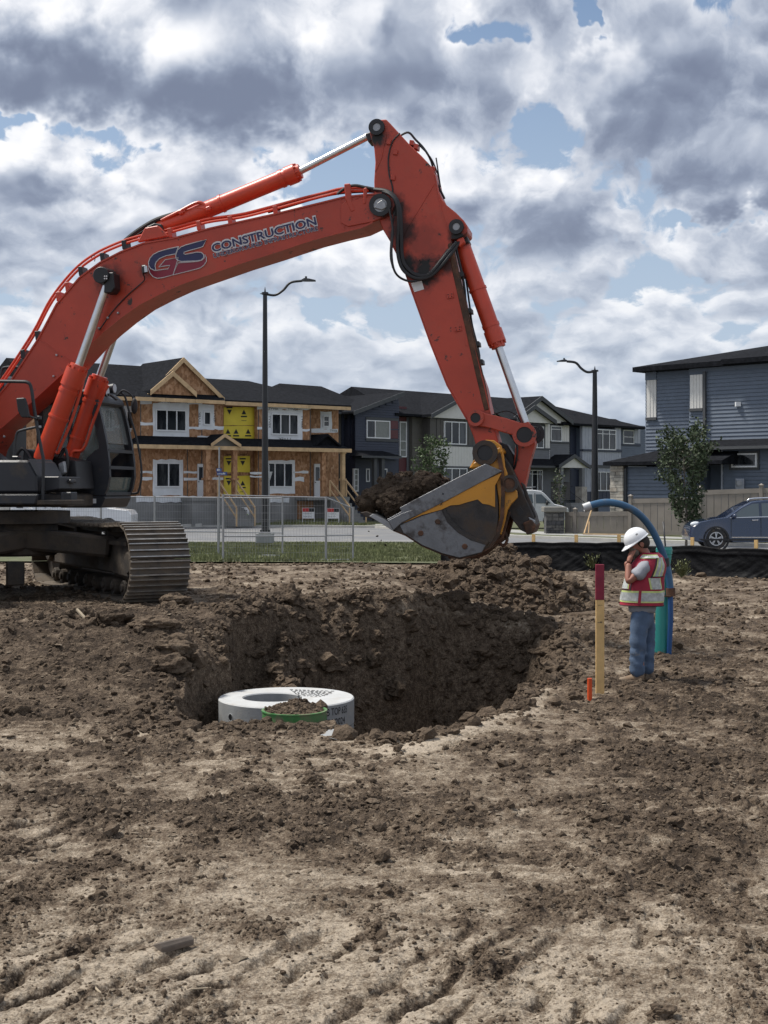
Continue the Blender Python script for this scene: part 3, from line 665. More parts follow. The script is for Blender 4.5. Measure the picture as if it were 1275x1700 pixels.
def gable(fr, sa, za, sl, sr, zf, o_f, o_b, par, face, rake, t=.22, face_o=.25, name='gable'):
    """front-facing gable: shingle slopes, a face and a pair of rake boards"""
    q = MB()
    for s_e in (sl, sr):
        q.prism([fr.pt(sa, o_f - .05, za), fr.pt(s_e, o_f - .05, zf), fr.pt(s_e, o_f - .05, zf + t * .7), fr.pt(sa, o_f - .05, za + t * .7)], [fr.pt(sa, o_b, za), fr.pt(s_e, o_b, zf), fr.pt(s_e, o_b, zf + t * .7), fr.pt(sa, o_b, za + t * .7)])
    q.build('gable_roof', M['shingle'], par)
    q = MB(); q.fprism(fr, [(sl, zf), (sr, zf), (sa, za)], o_f - face_o, o_f - face_o - .2); q.build('gable_face', M[face], par)
    for s_e in (sl, sr):
        q = MB(); q.prism([fr.pt(sa, o_f, za - t * .35), fr.pt(s_e, o_f, zf - t * .35), fr.pt(s_e, o_f, zf + t * .75), fr.pt(sa, o_f, za + t * .75)], [fr.pt(sa, o_f - .06, za - t * .35), fr.pt(s_e, o_f - .06, zf - t * .35), fr.pt(s_e, o_f - .06, zf + t * .75), fr.pt(sa, o_f - .06, za + t * .75)]); q.build('rake_board', M[rake], par)
def rough_rect(fr, px0, px1, y0, y1, o, m_, par, name, seed=1, th=.02, jag=1.2):
    rr = random.Random(seed); P_ = []
    n = max(2, int((px1 - px0) / 7)); k = max(1, int((y1 - y0) / 9))
    for i in range(n): P_.append((px0 + (px1 - px0) * i / n, y0 + rr.uniform(-jag, jag)))
    for i in range(k): P_.append((px1 + rr.uniform(-jag, jag) * .5, y0 + (y1 - y0) * i / k))
    for i in range(n): P_.append((px1 - (px1 - px0) * i / n, y1 + rr.uniform(-jag, jag)))
    for i in range(k): P_.append((px0 + rr.uniform(-jag, jag) * .5, y1 - (y1 - y0) * i / k))
    q = MB(); q.pxprism(fr, P_, o + th, o); return q.build(name, M[m_], par)

# --- unfinished duplex
A = wp(232, 0, 75.0); B_ = wp(570, 0, 83.5); fr = Fr(A, B_); s = lambda px, o=0: fr.hit(px, 700, o)[0]
H1 = house('unfinished_house', 'two storey duplex under construction with bare strand board walls, white wrap and yellow panels', fr, 0)
EZ, LZ, FZ = 7.0, 4.45, 1.68
def wallb(px0, px1, z0, z1, o, m_='osb', nm='wall', back=None, extra=0): q = MB(); q.fbox(fr, s(px0, o) - extra, s(px1, o), o, (o - .3) if back is None else back, z0, z1); return q.build(nm, M[m_], H1)
wallb(232, 371, FZ, EZ, 0.0, back=-8.9); wallb(371.3, 427, FZ, EZ, -.5); wallb(427, 516, FZ, EZ, 0.0); wallb(516.3, 562, FZ, EZ, -.9, back=-9.0)
q = MB(); q.fbox(fr, -7.5, -.01, -1.0, -9, FZ, EZ); q.build('wall', M['osb'], H1)
q = MB(); q.fbox(fr, -7.5, s(562, -.9), .05, -8.8, .0, FZ - .02); q.build('foundation', M['found'], H1)
# yellow panels with printed triangles
for nm, (a, c, y0, y1) in enumerate([(371.5, 426, 676, 706), (371.5, 426, 707, 741), (371.5, 415, 757, 784), (371.5, 415, 790, 822)]):
    pnl = rough_rect(fr, a, c, y0, y1, -.5, 'yellow', H1, 'sheathing_panel', nm, .05, .5)
    up = nm < 2; q = MB(); xs = [381, 405] if nm == 0 else [372.5 + 6, 392, 412] if nm == 1 else [380, 403]
    for i, x in enumerate(xs):
        yc = y0 + (8 if nm == 0 else 9 if nm == 1 else 12); f = -1 if (nm == 2 or (nm == 3 and i == 0) or (nm == 0 and i == 0)) else 1
        q.pxprism(fr, [(x - 4, yc + 4 * f), (x + 4, yc + 4 * f), (x, yc - 4 * f)], -.44, -.455); q.pxprism(fr, [(x - 5, yc + 6.2 * f), (x + 5, yc + 6.2 * f), (x + 5, yc + 8.6 * f), (x - 5, yc + 8.6 * f)], -.44, -.455); q.pxprism(fr, [(x - 4, yc + 14 * f), (x + 4, yc + 14 * f), (x + 4, yc + 14.8 * f), (x - 4, yc + 14.8 * f)], -.44, -.455)
    q.build('printed_mark', M['print'], pnl)['kind'] = 'stuff'
# white wrap strips and window surrounds
W_ = [(233, 252, 662, 671), (233, 256, 701, 706), (254, 314, 668, 733), (311, 336, 664, 672), (330, 356, 672, 713), (313, 371, 708, 713), (236, 322, 733, 741), (328, 366, 724, 735), (254, 304, 763, 823), (233, 253, 782, 786), (233, 253, 792, 797), (305, 330, 782, 786), (305, 330, 793, 798),
      (328, 371, 793, 797), (427, 516, 672, 680), (444, 502, 680, 733), (427, 444, 709, 713), (502, 514, 712, 716), (446, 516, 740, 744), (440, 490, 764, 820), (415, 442, 783, 787), (415, 442, 790, 792), (490, 505, 792, 799), (480, 512, 782, 786), (427, 520, 668, 673)]
for i, (a, c, y0, y1) in enumerate(W_): rough_rect(fr, a, c, y0, y1, 0.0, 'wrap', H1, 'house_wrap', i, .012 + .002 * (i % 4))
for i, (a, c, y0, y1) in enumerate([(532, 551, 683, 713), (517, 561, 712, 718), (517, 562, 740, 746), (516, 560, 668, 673)]): rough_rect(fr, a, c, y0, y1, -.9, 'wrap', H1, 'house_wrap', 40 + i, .014 + .002 * (i % 3))
for i, (a, c, y0, y1) in enumerate([(206, 224, 674, 716), (168, 190, 672, 716), (150, 231, 706, 711), (130, 231, 738, 752), (198, 222, 790, 796)]): rough_rect(fr, a, c, y0, y1, -1.0, 'wrap', H1, 'house_wrap', 60 + i, .014 + .002 * (i % 3))
win(fr, 258, 309, 680, 716, .03, H1, (.36, .68)); win(fr, 337.5, 350, 683, 706, .03, H1); win(fr, 450, 495, 687, 722, .03, H1, (.34, .67)); win(fr, 536, 546.5, 690, 709, -.86, H1, (), rows=(.5,))
win(fr, 258, 299, 768, 809, .03, H1, (.52,)); win(fr, 444, 486, 768, 809, .03, H1, (.28, .66)); win(fr, 209, 221, 682, 713, -.96, H1); win(fr, 172, 187, 680, 712, -.96, H1, (.6,))
def door(fr, px0, px1, y0, y1, o, par, m_='white', lite=True):
    s0, z1 = fr.hit(px0, y0, o); s1, z0 = fr.hit(px1, y1, o); q = MB(); q.fbox(fr, s0, s1, o + .05, o - .1, z0, z1); d = q.build('door', M[m_], par)
    if lite: q = MB(); q.fbox(fr, s0 + (s1 - s0) * .2, s1 - (s1 - s0) * .2, o + .056, o, z0 + (z1 - z0) * .5, z1 - (z1 - z0) * .1); q.build('pane', M['pane'], d)
    q = MB(); q.ball(fr.pt(s0 + .12 * (s1 - s0), o + .09, z0 + (z1 - z0) * .45), .035, 8, 5); q.build('handle', M['black'], d)
door(fr, 327.5, 338, 770, 824, .02, H1); door(fr, 521, 532, 770, 826, -.88, H1)
for px, y0, y1, o in ((233.5, 665, 822, 0), (335, 665, 735, 0), (429, 670, 820, 0), (515, 670, 822, 0), (311, 665, 822, 0)):
    a = s(px); q = MB(); q.fbox(fr, a - .03, a + .03, o + .008, o, FZ, EZ); q.build('panel_joint', M['dtaupe'], H1)
# lettering on wrap
for t_, x0, x1, y, h, o in (('TRUWRAP', 262, 285, 668, 3, 0), ('TRUWRAP', 292, 313, 669, 3, 0), ('TYVEK', 446, 462, 680, 3.6, 0), ('TYVEK', 478, 495, 681, 3.6, 0), ('TRUWRAP', 240, 268, 740, 3, 0), ('TRUWRAP', 284, 312, 741, 3, 0), ('TYVEK', 548, 560, 717, 4, -.9)):
    P0 = fr.w(x0, y, o + .025); P1 = fr.pt(s(x1, o), o + .025, P0.z); letter('lettering', t_, P0, P1, h / 28, M['print'], H1)
P0 = fr.w(484, 727, .025); P1 = fr.pt(s(462), .025, P0.z); letter('lettering', 'TYVEK', P0, P1, .17, M['print'], H1, up=(0, 0, -1))
for px, y, dn in ((333, 706, 1), (355, 680, -1), (446, 690, -1), (500, 690, -1)):
    P0 = fr.w(px, y, .03); letter('lettering', 'TYVEK', P0, P0 + Vector((0, 0, .75 * dn)), .14, M['print'], H1, up=(-.77 * dn, -.6 * dn, 0))
# roofs
roof_prism(fr, s(150) - 3, s(322), .55, -8.8, EZ + .05, 9.15, 'roof', H1, hl=0, hr=0)
roof_prism(fr, s(330), s(580, .3), .50, -9.0, EZ + .06, 8.65, 'roof', H1, hl=.5, hr=4.4)
gable(fr, s(305, .6), 9.28, s(244, .6), s(373, .6), EZ + .12, .62, -4.2, H1, 'osb', 'wood', t=.26)
gable(fr, s(287, .9), 8.45, s(250, .9), s(326, .9), EZ + .35, .95, -.6, H1, 'osb', 'wood', t=.26)
q = MB(); q.add([fr.pt(s(228, 1.0), 1.0, EZ + .12), fr.pt(s(374, 1.0), 1.0, EZ + .12), fr.pt(s(372, .5), .3, EZ + .50), fr.pt(s(230, .5), .3, EZ + .50), fr.pt(s(228, 1.0), .3, EZ + .1), fr.pt(s(374, 1.0), .3, EZ + .1)], [(0, 1, 2, 3), (0, 4, 5, 1), (4, 3, 2, 5), (0, 3, 4), (1, 5, 2)]); q.build('skirt_roof', M['shingle'], H1)
for a, c, o, z in ((226, 374, 1.02, EZ - .08), (374, 583, .56, EZ - .08), (100, 226, .58, EZ - .08)):
    n = 3
    for i in range(n):
        q = MB(); x0 = a + (c - a) * i / n; x1 = a + (c - a) * (i + 1) / n; q.fbox(fr, s(x0, o), s(x1, o) - .02, o, o - .05, z + .004 * i, z + .21); q.build('fascia_board', M['wood'], H1)
def skirt(fr, s0, s1, o0, o1, z0, z1, par, hip=.5, m_='shingle'):
    q = MB(); V = [fr.pt(s0, o1, z0), fr.pt(s1, o1, z0), fr.pt(s1 - hip, o0, z1), fr.pt(s0 + hip, o0, z1), fr.pt(s0, o0, z0), fr.pt(s1, o0, z0)]
    q.add(V, [(0, 1, 2, 3), (0, 4, 5, 1), (0, 3, 4), (1, 5, 2), (4, 3, 2, 5)]); return q.build('porch_roof', M[m_], par)
skirt(fr, s(222, 1.3), s(584, 1.3), .02, 1.35, LZ + .08, LZ + .62, H1, .9)
for i in range(5):
    a = 222 + (584 - 222) * i / 5; c = 222 + (584 - 222) * (i + 1) / 5; q = MB(); q.fbox(fr, s(a, 1.37), s(c, 1.37) - .02, 1.40, 1.35, LZ - .12 + .005 * (i % 2), LZ + .1); q.build('fascia_board', M['wood'], H1)
gable(fr, s(373, 1.5), LZ + .66, s(350, 1.5), s(400, 1.5), LZ + .08, 1.55, -.3, H1, 'taupe', 'wood', t=.18)
gable(fr, s(543, .9), LZ + .9, s(520, .9), s(566, .9), LZ + .2, 1.0, -.9, H1, 'shingle', 'shingle', t=.12)
q = MB(); q.fbox(fr, s(222, 1.2), s(584, 1.2), 1.2, .02, LZ - .02, LZ + .05); q.build('porch_soffit', M['osb'], H1)
for px, w in ((343.5, .30), (389, .26), (536, .24), (569, .22)):
    a = s(px, 1.1); q = MB(); q.fbox(fr, a - w / 2, a + w / 2, 1.1 + w / 2, 1.1 - w / 2, FZ, LZ - .03); q.fbox(fr, a - w * .75, a + w * .75, 1.1 + w * .75, 1.1 - w * .75, FZ + .95, FZ + 1.08); q.fbox(fr, a - w * .7, a + w * .7, 1.1 + w * .7, 1.1 - w * .7, LZ - .2, LZ - .032); q.build('porch_post', M['osb'] if px < 540 else M['wood'], H1)
def stairs(px, o, wd, n, z1, par, m_='found'):
    a = s(px, o); q = MB()
    for i in range(n): q.fbox(fr, a, a + wd, o + .28 * (i + 1), o + .28 * i - .01, .08, z1 - (z1 - .1) * (i + 1) / (n + 1))
    q.build('stairs', M[m_], par)
    for e in (0, wd):
        q = MB(); q.beam(fr.pt(a + e, o, z1 + .95), fr.pt(a + e, o + .28 * n, .1 + 1.0), .05, .10); q.beam(fr.pt(a + e, o, z1), fr.pt(a + e, o, z1 + .98), .09, .09); q.beam(fr.pt(a + e, o + .28 * n, .08), fr.pt(a + e, o + .28 * n, 1.08), .09, .09); q.beam(fr.pt(a + e, o, z1 + .4), fr.pt(a + e, o + .28 * n, .55), .05, .08); q.build('stair_rail', M['wood'], par)
q = MB(); q.fbox(fr, s(318, 1.3), s(400, 1.3), 1.35, .06, FZ - .2, FZ - .01); q.build('porch_deck', M['found'], H1); q = MB(); q.fbox(fr, s(510, 1.3), s(580, 1.3), 1.35, -.85, FZ - .2, FZ - .01); q.build('porch_deck', M['found'], H1); q = MB(); q.fbox(fr, s(320, 1.3), s(398, 1.3), 1.25, .08, .08, FZ - .2); q.build('porch_base', M['found'], H1)
stairs(362, 1.36, 1.2, 7, FZ, H1); stairs(548, 1.36, 1.2, 7, FZ, H1)
rough_rect(fr, 226, 335, 824, 834, .06, 'wrap', H1, 'house_wrap', 90, .03); rough_rect(fr, 440, 480, 826, 834, .06, 'wrap', H1, 'house_wrap', 91, .03)
rough_rect(fr, 494, 520, 832, 862, .06, 'osb', H1, 'wall', 92, .05, .6)

# --- the finished row along the same street
A = wp(590, 0, 87.0); B_ = wp(1000, 0, 106.0); fr = Fr(A, B_); s = lambda px, o=0: fr.hit(px, 700, o)[0]; zz = lambda px, y, o=0: fr.hit(px, y, o)[1]
def pan(par, px0, px1, y0, y1, o, m_, lap=.125, batt=None, top=None, name='siding'):
    yr = (px0 + px1) / 2; a, c = s(px0, o), s(px1, o); z1 = zz(yr, y0, o); z0 = zz(yr, y1, o)
    if top: top = (zz(px0, top[0], o), zz(px1, top[1], o)); z1 = max(top)
    return sid(fr, a, c, z0, z1, o, M[m_], par, lap, name, top, batt=batt)
def body(par, px0, px1, o0, z1, m_, depth=9): q = MB(); q.fbox(fr, s(px0, o0), s(px1, o0), o0, o0 - depth, .1, z1); q.build('wall', M[m_], par)
def bar(par, px0, px1, y0, y1, o, m_='trim', name='trim', th=.05):
    a, c = s(px0, o), s(px1, o); yr = (px0 + px1) / 2; q = MB(); q.fbox(fr, a, c, o + th, o - .02, zz(yr, y1, o), zz(yr, y0, o)); q.build(name, M[m_], par)
G_ = 'finished houses in the row behind the road'
H2 = house('navy_house', 'navy sided house with a rising mono-pitch roof and maroon panels beside the unfinished duplex', fr, 0, G_)
body(H2, 556, 684, -1.3, 7.0, 'taupe'); pan(H2, 560, 581, 688, 800, -1.25, 'taupe'); pan(H2, 581, 589, 688, 762, -.6, 'navy'); bar(H2, 566.5, 569.5, 688, 800, -1.2, 'navy', 'downpipe', .09)
body(H2, 589.5, 662, -.2, 6.6, 'navy', 5); pan(H2, 589.5, 662, 683, 762, 0, 'navy', top=(685, 662))
win(fr, 608, 647, 698, 728, .03, H2, (.36,), pane=('pane', 'blind')); bar(H2, 607, 661, 693.5, 697.5, .02); bar(H2, 607, 661, 729, 733, .02)
for y0, y1 in ((698, 712), (714, 728)): bar(H2, 648, 660.5, y0, y1, .02, 'maroon', 'accent_panel', .03)
body(H2, 662.3, 684, -.85, 7.0, 'taupe', 3); pan(H2, 662.5, 675, 675, 820, -.8, 'maroon', batt=2, name='accent_panel'); pan(H2, 675, 684, 690, 820, -.78, 'grey', .12); win(fr, 662.8, 674.5, 700, 759, -.74, H2, (), rows=(.2, .45), pane='blind')
q = MB(); q.fbox(fr, s(589.5, -.25), s(662, -.25), -.25, -3, .1, zz(625, 762)); q.build('wall', M['dstone'], H2)
win(fr, 587, 594.5, 778, 816, -.1, H2, (), pane='blind', rows=(.25, .5, .75)); win(fr, 607, 613, 778, 800, -.22, H2); win(fr, 634, 642, 778, 800, -.22, H2)
skirt(fr, s(601, 1.2), s(666, 1.2), .02, 1.3, zz(632, 757, 1.2), zz(632, 748.5), H2, .5); bar(H2, 601, 666, 757, 760.5, 1.3)
for px in (622, 634.5): q = MB(); a = s(px, 1.1); q.fbox(fr, a - .13, a + .13, 1.2, .95, .1, zz(px, 760, 1.1)); q.build('porch_post', M['trim'], H2)
# mono-pitch roof
a0, a1 = s(588, .5), s(672, .5); z0, z1 = zz(588, 686, .5), zz(672, 653.5, .5)
q = MB(); q.fprism(fr, [(a0, z0), (a1, z1), (a1, z1 + .12), (a0, z0 + .12)], .45, -7); q.build('roof', M['shingle'], H2)
q = MB(); q.fprism(fr, [(a0, z0 - .12), (a1, z1 - .14), (a1, z1 + .14), (a0, z0 + .14)], .5, .46); q.build('fascia_board', M['trim'], H2)
roof_prism(fr, s(520, 0) - 1, s(655), -.8, -9, 7.0, 8.85, 'roof', H2, hl=2.5, hr=2)
bar(H2, 560, 590, 684, 688, -.7)
H3 = house('taupe_house', 'taupe and off-white house with a boarded bay and a sapling in front', fr, s(740), G_)
body(H3, 684, 812, -.5, 7.0, 'taupe'); pan(H3, 684, 714, 690, 820, -.45, 'taupe', .13); bar(H3, 711, 715, 692, 820, -.4, 'black', 'downpipe', .08)
body(H3, 714, 797, .3, 6.9, 'dtaupe', 3); pan(H3, 714, 724, 693, 739, .42, 'dtaupe', batt=.35); pan(H3, 725, 797, 697, 739, .42, 'dtaupe', batt=.4); bar(H3, 714, 797, 693, 697, .44); bar(H3, 714, 797, 738, 741, .44); pan(H3, 722, 785, 741, 774, .46, 'cream', batt=.28); bar(H3, 714, 797, 774, 777, .44)
win(fr, 737, 774, 700, 738, .46, H3, (.33, .66)); win(fr, 737, 775, 777, 817, .46, H3, (.33, .66)); pan(H3, 785, 812, 738, 820, .1, 'grey', .12)
gable(fr, s(781, 1.0), zz(781, 656, 1), s(716, 1.0), s(846, 1.0), zz(716, 692, 1.0), 1.05, -4, H3, 'cream', 'trim', t=.26, face_o=.4)
roof_prism(fr, s(655), s(872), .1, -9.3, 6.95, 8.95, 'roof', H3, hl=0.5, hr=0)
for px, y in ((556, 655), (665, 652)): pass
H4 = house('gabled_house', 'grey house with two stacked white gables beyond the white van', fr, s(880), G_)
body(H4, 812, 947, -.5, 6.9, 'grey'); pan(H4, 812, 870, 700, 820, -.45, 'grey', .12); body(H4, 868, 913, .3, 6.8, 'cream', 3)
pan(H4, 868, 913, 703, 744, .42, 'cream', batt=.28); pan(H4, 868, 912, 746, 769, .42, 'grey', .12); bar(H4, 868, 913, 743.5, 746.5, .44); pan(H4, 913, 945, 703, 733, .0, 'cream', batt=.28); pan(H4, 913, 945, 736, 800, .0, 'grey', .12); bar(H4, 913, 945, 733, 736, .03)
bar(H4, 880, 904, 703.5, 707, .46); bar(H4, 901.5, 904.5, 705, 744, .46); win(fr, 880, 902, 707.5, 744, .46, H4, (.5,), rows=(.78,)); bar(H4, 913, 935, 703, 706.5, .02); win(fr, 914, 932, 707, 733, .05, H4, (), rows=(.78,))
gable(fr, s(903, .9), zz(903, 662, .9), s(856, .9), s(955, .9), zz(955, 703, .9), .75, -4, H4, 'cream', 'trim', t=.3, face_o=.4)
gable(fr, s(888, 1.2), zz(888, 677, 1.2), s(858, 1.2), s(924, 1.2), zz(924, 703, 1.2), 1.25, 0, H4, 'cream', 'trim', t=.28, face_o=.3)
roof_prism(fr, s(800), s(962), .1, -9.3, 6.9, 8.95, 'roof', H4, hl=0, hr=3)
skirt(fr, s(868, 1.5), s(955, 1.5), .42, 1.5, zz(900, 773, 1.5), zz(900, 762, .4), H4, .3); bar(H4, 868, 930, 773, 776.5, 1.5)
gable(fr, s(953, 1.8), zz(953, 758, 1.8), s(927, 1.8), s(979, 1.8), zz(979, 777, 1.8), 1.9, -.5, H4, 'cream', 'trim', t=.24, face_o=.2)
pan(H4, 868, 914, 776, 840, .42, 'grey', .12); pan(H4, 914, 946, 776, 830, -.1, 'dtaupe', .12); win(fr, 871, 900, 780, 815, .46, H4, (.4, .72), rows=(.8,)); door(fr, 946, 964, 780, 830, -.2, H4, 'navy', False)
for px in (930.5, 966): q = MB(); a = s(px, 1.6); q.fbox(fr, a - .16, a + .16, 1.75, 1.45, .1, zz(px, 777, 1.6)); q.build('porch_post', M['grey'], H4)
q = MB(); a = s(964, 1.6); q.fbox(fr, a - .32, a + .32, 1.95, 1.35, .1, zz(964, 808, 1.6)); q.build('stone_base', M['stone'], H4)
for i in range(4): q = MB(); q.fbox(fr, s(940, 1.9), s(962, 1.9), 1.9 + .35 * i + .35, 1.9 + .35 * i - .02, .1, 1.1 - .25 * i); q.build('step', M['found'], H4)
q = MB(); q.tube([fr.pt(s(944, 3), 1.9, 1.9), fr.pt(s(944, 3), 3.2, 1.1), fr.pt(s(944, 3), 3.2, .1)], .025, 6); q.tube([fr.pt(s(968, 3), 1.9, 1.9), fr.pt(s(968, 3), 3.2, 1.1), fr.pt(s(968, 3), 3.2, .1)], .025, 6); q.build('stair_rail', M['black'], H4)
H5 = house('blue_grey_house', 'blue grey house with light boarded window bands behind the far street lamp', fr, s(1000), G_)
body(H5, 946, 1072, -.5, 6.9, 'slate'); pan(H5, 946, 965, 706, 775, -.4, 'navy', .12); bar(H5, 964, 967, 706, 820, -.35, 'navy', 'downpipe', .08)
body(H5, 967, 1031, .2, 6.8, 'slate', 3); pan(H5, 967, 988, 708, 746, .3, 'lgrey', batt=.4); pan(H5, 1022, 1031, 708, 746, .3, 'lgrey', batt=.3); pan(H5, 967, 1031, 750, 772, .3, 'lgrey', batt=.3); bar(H5, 967, 1032, 746.5, 750, .32, 'navy'); bar(H5, 967, 1031, 704, 709, .32, 'navy')
win(fr, 989, 1022, 713, 747, .34, H5, (.33, .66), rows=(.78,)); pan(H5, 1031, 1071, 706, 780, -.3, 'slate', .12); win(fr, 1034, 1052, 714, 737, -.25, H5, (), rows=(.5,)); pan(H5, 1054, 1063, 712, 736, -.26, 'lgrey', batt=.3); bar(H5, 1032, 1063, 737, 740, -.27, 'navy')
bar(H5, 967, 1071, 773, 778, .9); pan(H5, 967, 1071, 778, 820, .25, 'lgrey', batt=.5); win(fr, 986, 1014, 783, 815, .3, H5, (.36, .72)); pan(H5, 967, 1071, 816, 840, .28, 'navy', batt=.5)
roof_prism(fr, s(925), s(1072, .5), .55, -9.3, 6.9, 8.75, 'roof', H5, hl=0.5, hr=7.5)
H6 = house('distant_house', 'far house whose dark roof shows right of the far street lamp', fr, s(1060, -6), G_)
q = MB(); q.fbox(fr, s(1000, -9), s(1150, -9), -14, -22, .1, 6.9); q.build('wall', M['taupe'], H6); roof_prism(fr, s(985, -9), s(1160, -9), -13.5, -22.5, 6.9, 9.0, 'roof', H6, hl=1, hr=1)
# roof vents
for par, pts in ((H2, ((556, 661), (596, 660))), (H3, ((700, 660), (712, 676), (748, 658))), (H4, ((848, 688),)), (H5, ((950, 690),))):
    for px, y in pts:
        P_ = fr.w(px, y, -4.2 if y < 672 else -1.8); q = MB(); q.box(P_, (.55, .5, .22)); q.build('roof_vent', M['trim'], par)

# --- large slate-blue house on the right
A = wp(1055, 0, 65.5); B_ = wp(1275, 0, 60.5); fr = Fr(A, B_)
H7 = house('blue_house', 'large slate blue sided house with stone column behind the vinyl fence', fr, fr.hit(1150, 700)[0])
E7 = zz(1072, 618); XR = 1345
q = MB(); q.fbox(fr, s(1072), s(XR), -.05, -12, .1, E7); q.build('wall', M['slate'], H7)
pan(H7, 1072, 1145, 617, 764, 0, 'slate', .13); pan(H7, 1145, XR, 613, 742, .28, 'slate', .13)
q = MB(); q.fbox(fr, s(1145, .2), s(XR), .25, -.1, 3.8, E7); q.build('wall', M['slate'], H7)
for a, c, y0, y1, o in ((1073.5, 1089, 631, 693, .07), (1145.5, 1166, 622, 678, .35)): pan(H7, a, c, y0, y1, o, 'cream', batt=.14, name='white_panel'); bar(H7, a - 1, c + 1, y1, y1 + 4.5, o - .01, 'trim', th=.06)
bar(H7, 1072, 1090, 618, 631, .02, 'slate'); bar(H7, 1168.5, 1172.5, 617, 722, .34, 'trim', 'downpipe', .1)
q = MB(); P_ = fr.w(1225, 671, .36); q.box(P_, (.22, .2, .2)); q.build('wall_vent', M['white'], H7)
roof_prism(fr, s(1055, .5), s(XR), .75, -12.5, E7 - .02, zz(1178, 583, -5) + .1, 'roof', H7, hl=6.0, hr=0, t=.22)
roof_prism(fr, s(1215, 0), s(XR + 30), .95, -12.0, E7 + .02, zz(1275, 566, -5) + .5, 'roof', H7, hl=5.0, hr=0, t=.22)
skirt(fr, s(1150, 1.2), s(XR, 1.2), .25, 1.35, zz(1210, 741, 1.2), zz(1210, 729, .2), H7, .5); bar(H7, 1150, XR, 740, 745, 1.35)
pan(H7, 1146, 1200, 745, 900, .0, 'slate', .13); pan(H7, 1200, XR, 745, 900, .6, 'slate', .13); bar(H7, 1198, 1200.5, 745, 900, .62, 'lgrey'); q = MB(); q.fbox(fr, s(1199, .5), s(XR), .56, -.1, .1, 4.2); q.build('wall', M['slate'], H7)
bar(H7, 1211, 1261, 749, 780, .63, 'trim'); win(fr, 1215, 1257, 752.5, 776, .7, H7)
q = MB(); P_ = fr.w(1228, 804, .75); q.box(P_, (.36, .15, .5)); mt = q.build('meter_box', M['lgrey'], H7); q = MB(); q.cyl(P_ + Vector((-.08, -.07, .05)), P_ + Vector((-.08, -.2, .05)), .12, n=14); q.build('meter_glass', M['galv'], mt)
# entrance wing with ledge stone column
pan(H7, 1036, 1150, 777, 900, 1.5, 'slate', .13); q = MB(); q.fbox(fr, s(1014, 1.5), s(1150, 1.5), 1.46, -.0, .1, zz(1080, 775, 1.5)); q.build('wall', M['slate'], H7)
z1 = zz(1080, 772, 1.6); sa, sb = s(1001, 2.0), s(1150, 2.0)
roof_prism(fr, sa, sb + 1.5, 2.0, -2.2, z1, zz(1072, 752, 0) + .05, 'roof', H7, hl=2.3, hr=0, t=.16)
bar(H7, 1036.5, 1041, 778, 895, 1.56, 'trim', 'downpipe', .09)
a, c = s(1013.5, 1.7), s(1035, 1.7); q = MB(); q.fbox(fr, a + .03, c - .03, 1.70, 1.3, .1, z1); col_ = q.build('stone_column', M['dtaupe'], H7)
rr = random.Random(4); z = .12; 
while z < z1 - .05:
    h = rr.uniform(.10, .19); x = a
    while x < c - .02:
        w = min(rr.uniform(.22, .5), c - x); w = c - x if c - x - w < .12 else w
        q = MB(); q.fbox(fr, x + .008, x + w - .008, 1.70 + rr.uniform(.03, .07), 1.66, z + .008, min(z + h, z1) - .008); q.build('stone', mat('stone_tone_%d' % rr.randint(0, 3), [(.42, .39, .34), (.30, .28, .25), (.36, .32, .27), (.24, .225, .21)][rr.randint(0, 3)], .85, var=.25, vs=4), col_); x += w
    z += h

# ------------------------------------------------------------------ fences, lamps, signs, vehicles, trees
M['vinyl'] = mat('tan_vinyl_fence', (.215, .19, .165), .6, var=.14, vs=1.5)
M['cap'] = mat('pillar_cap', (.20, .19, .17), .8, var=.15)
def gz_(x, y): return float(hgt(np.array(float(x)), np.array(float(y)), False)) * (1 - float(sstep(41, 46, np.array(float(y)))))
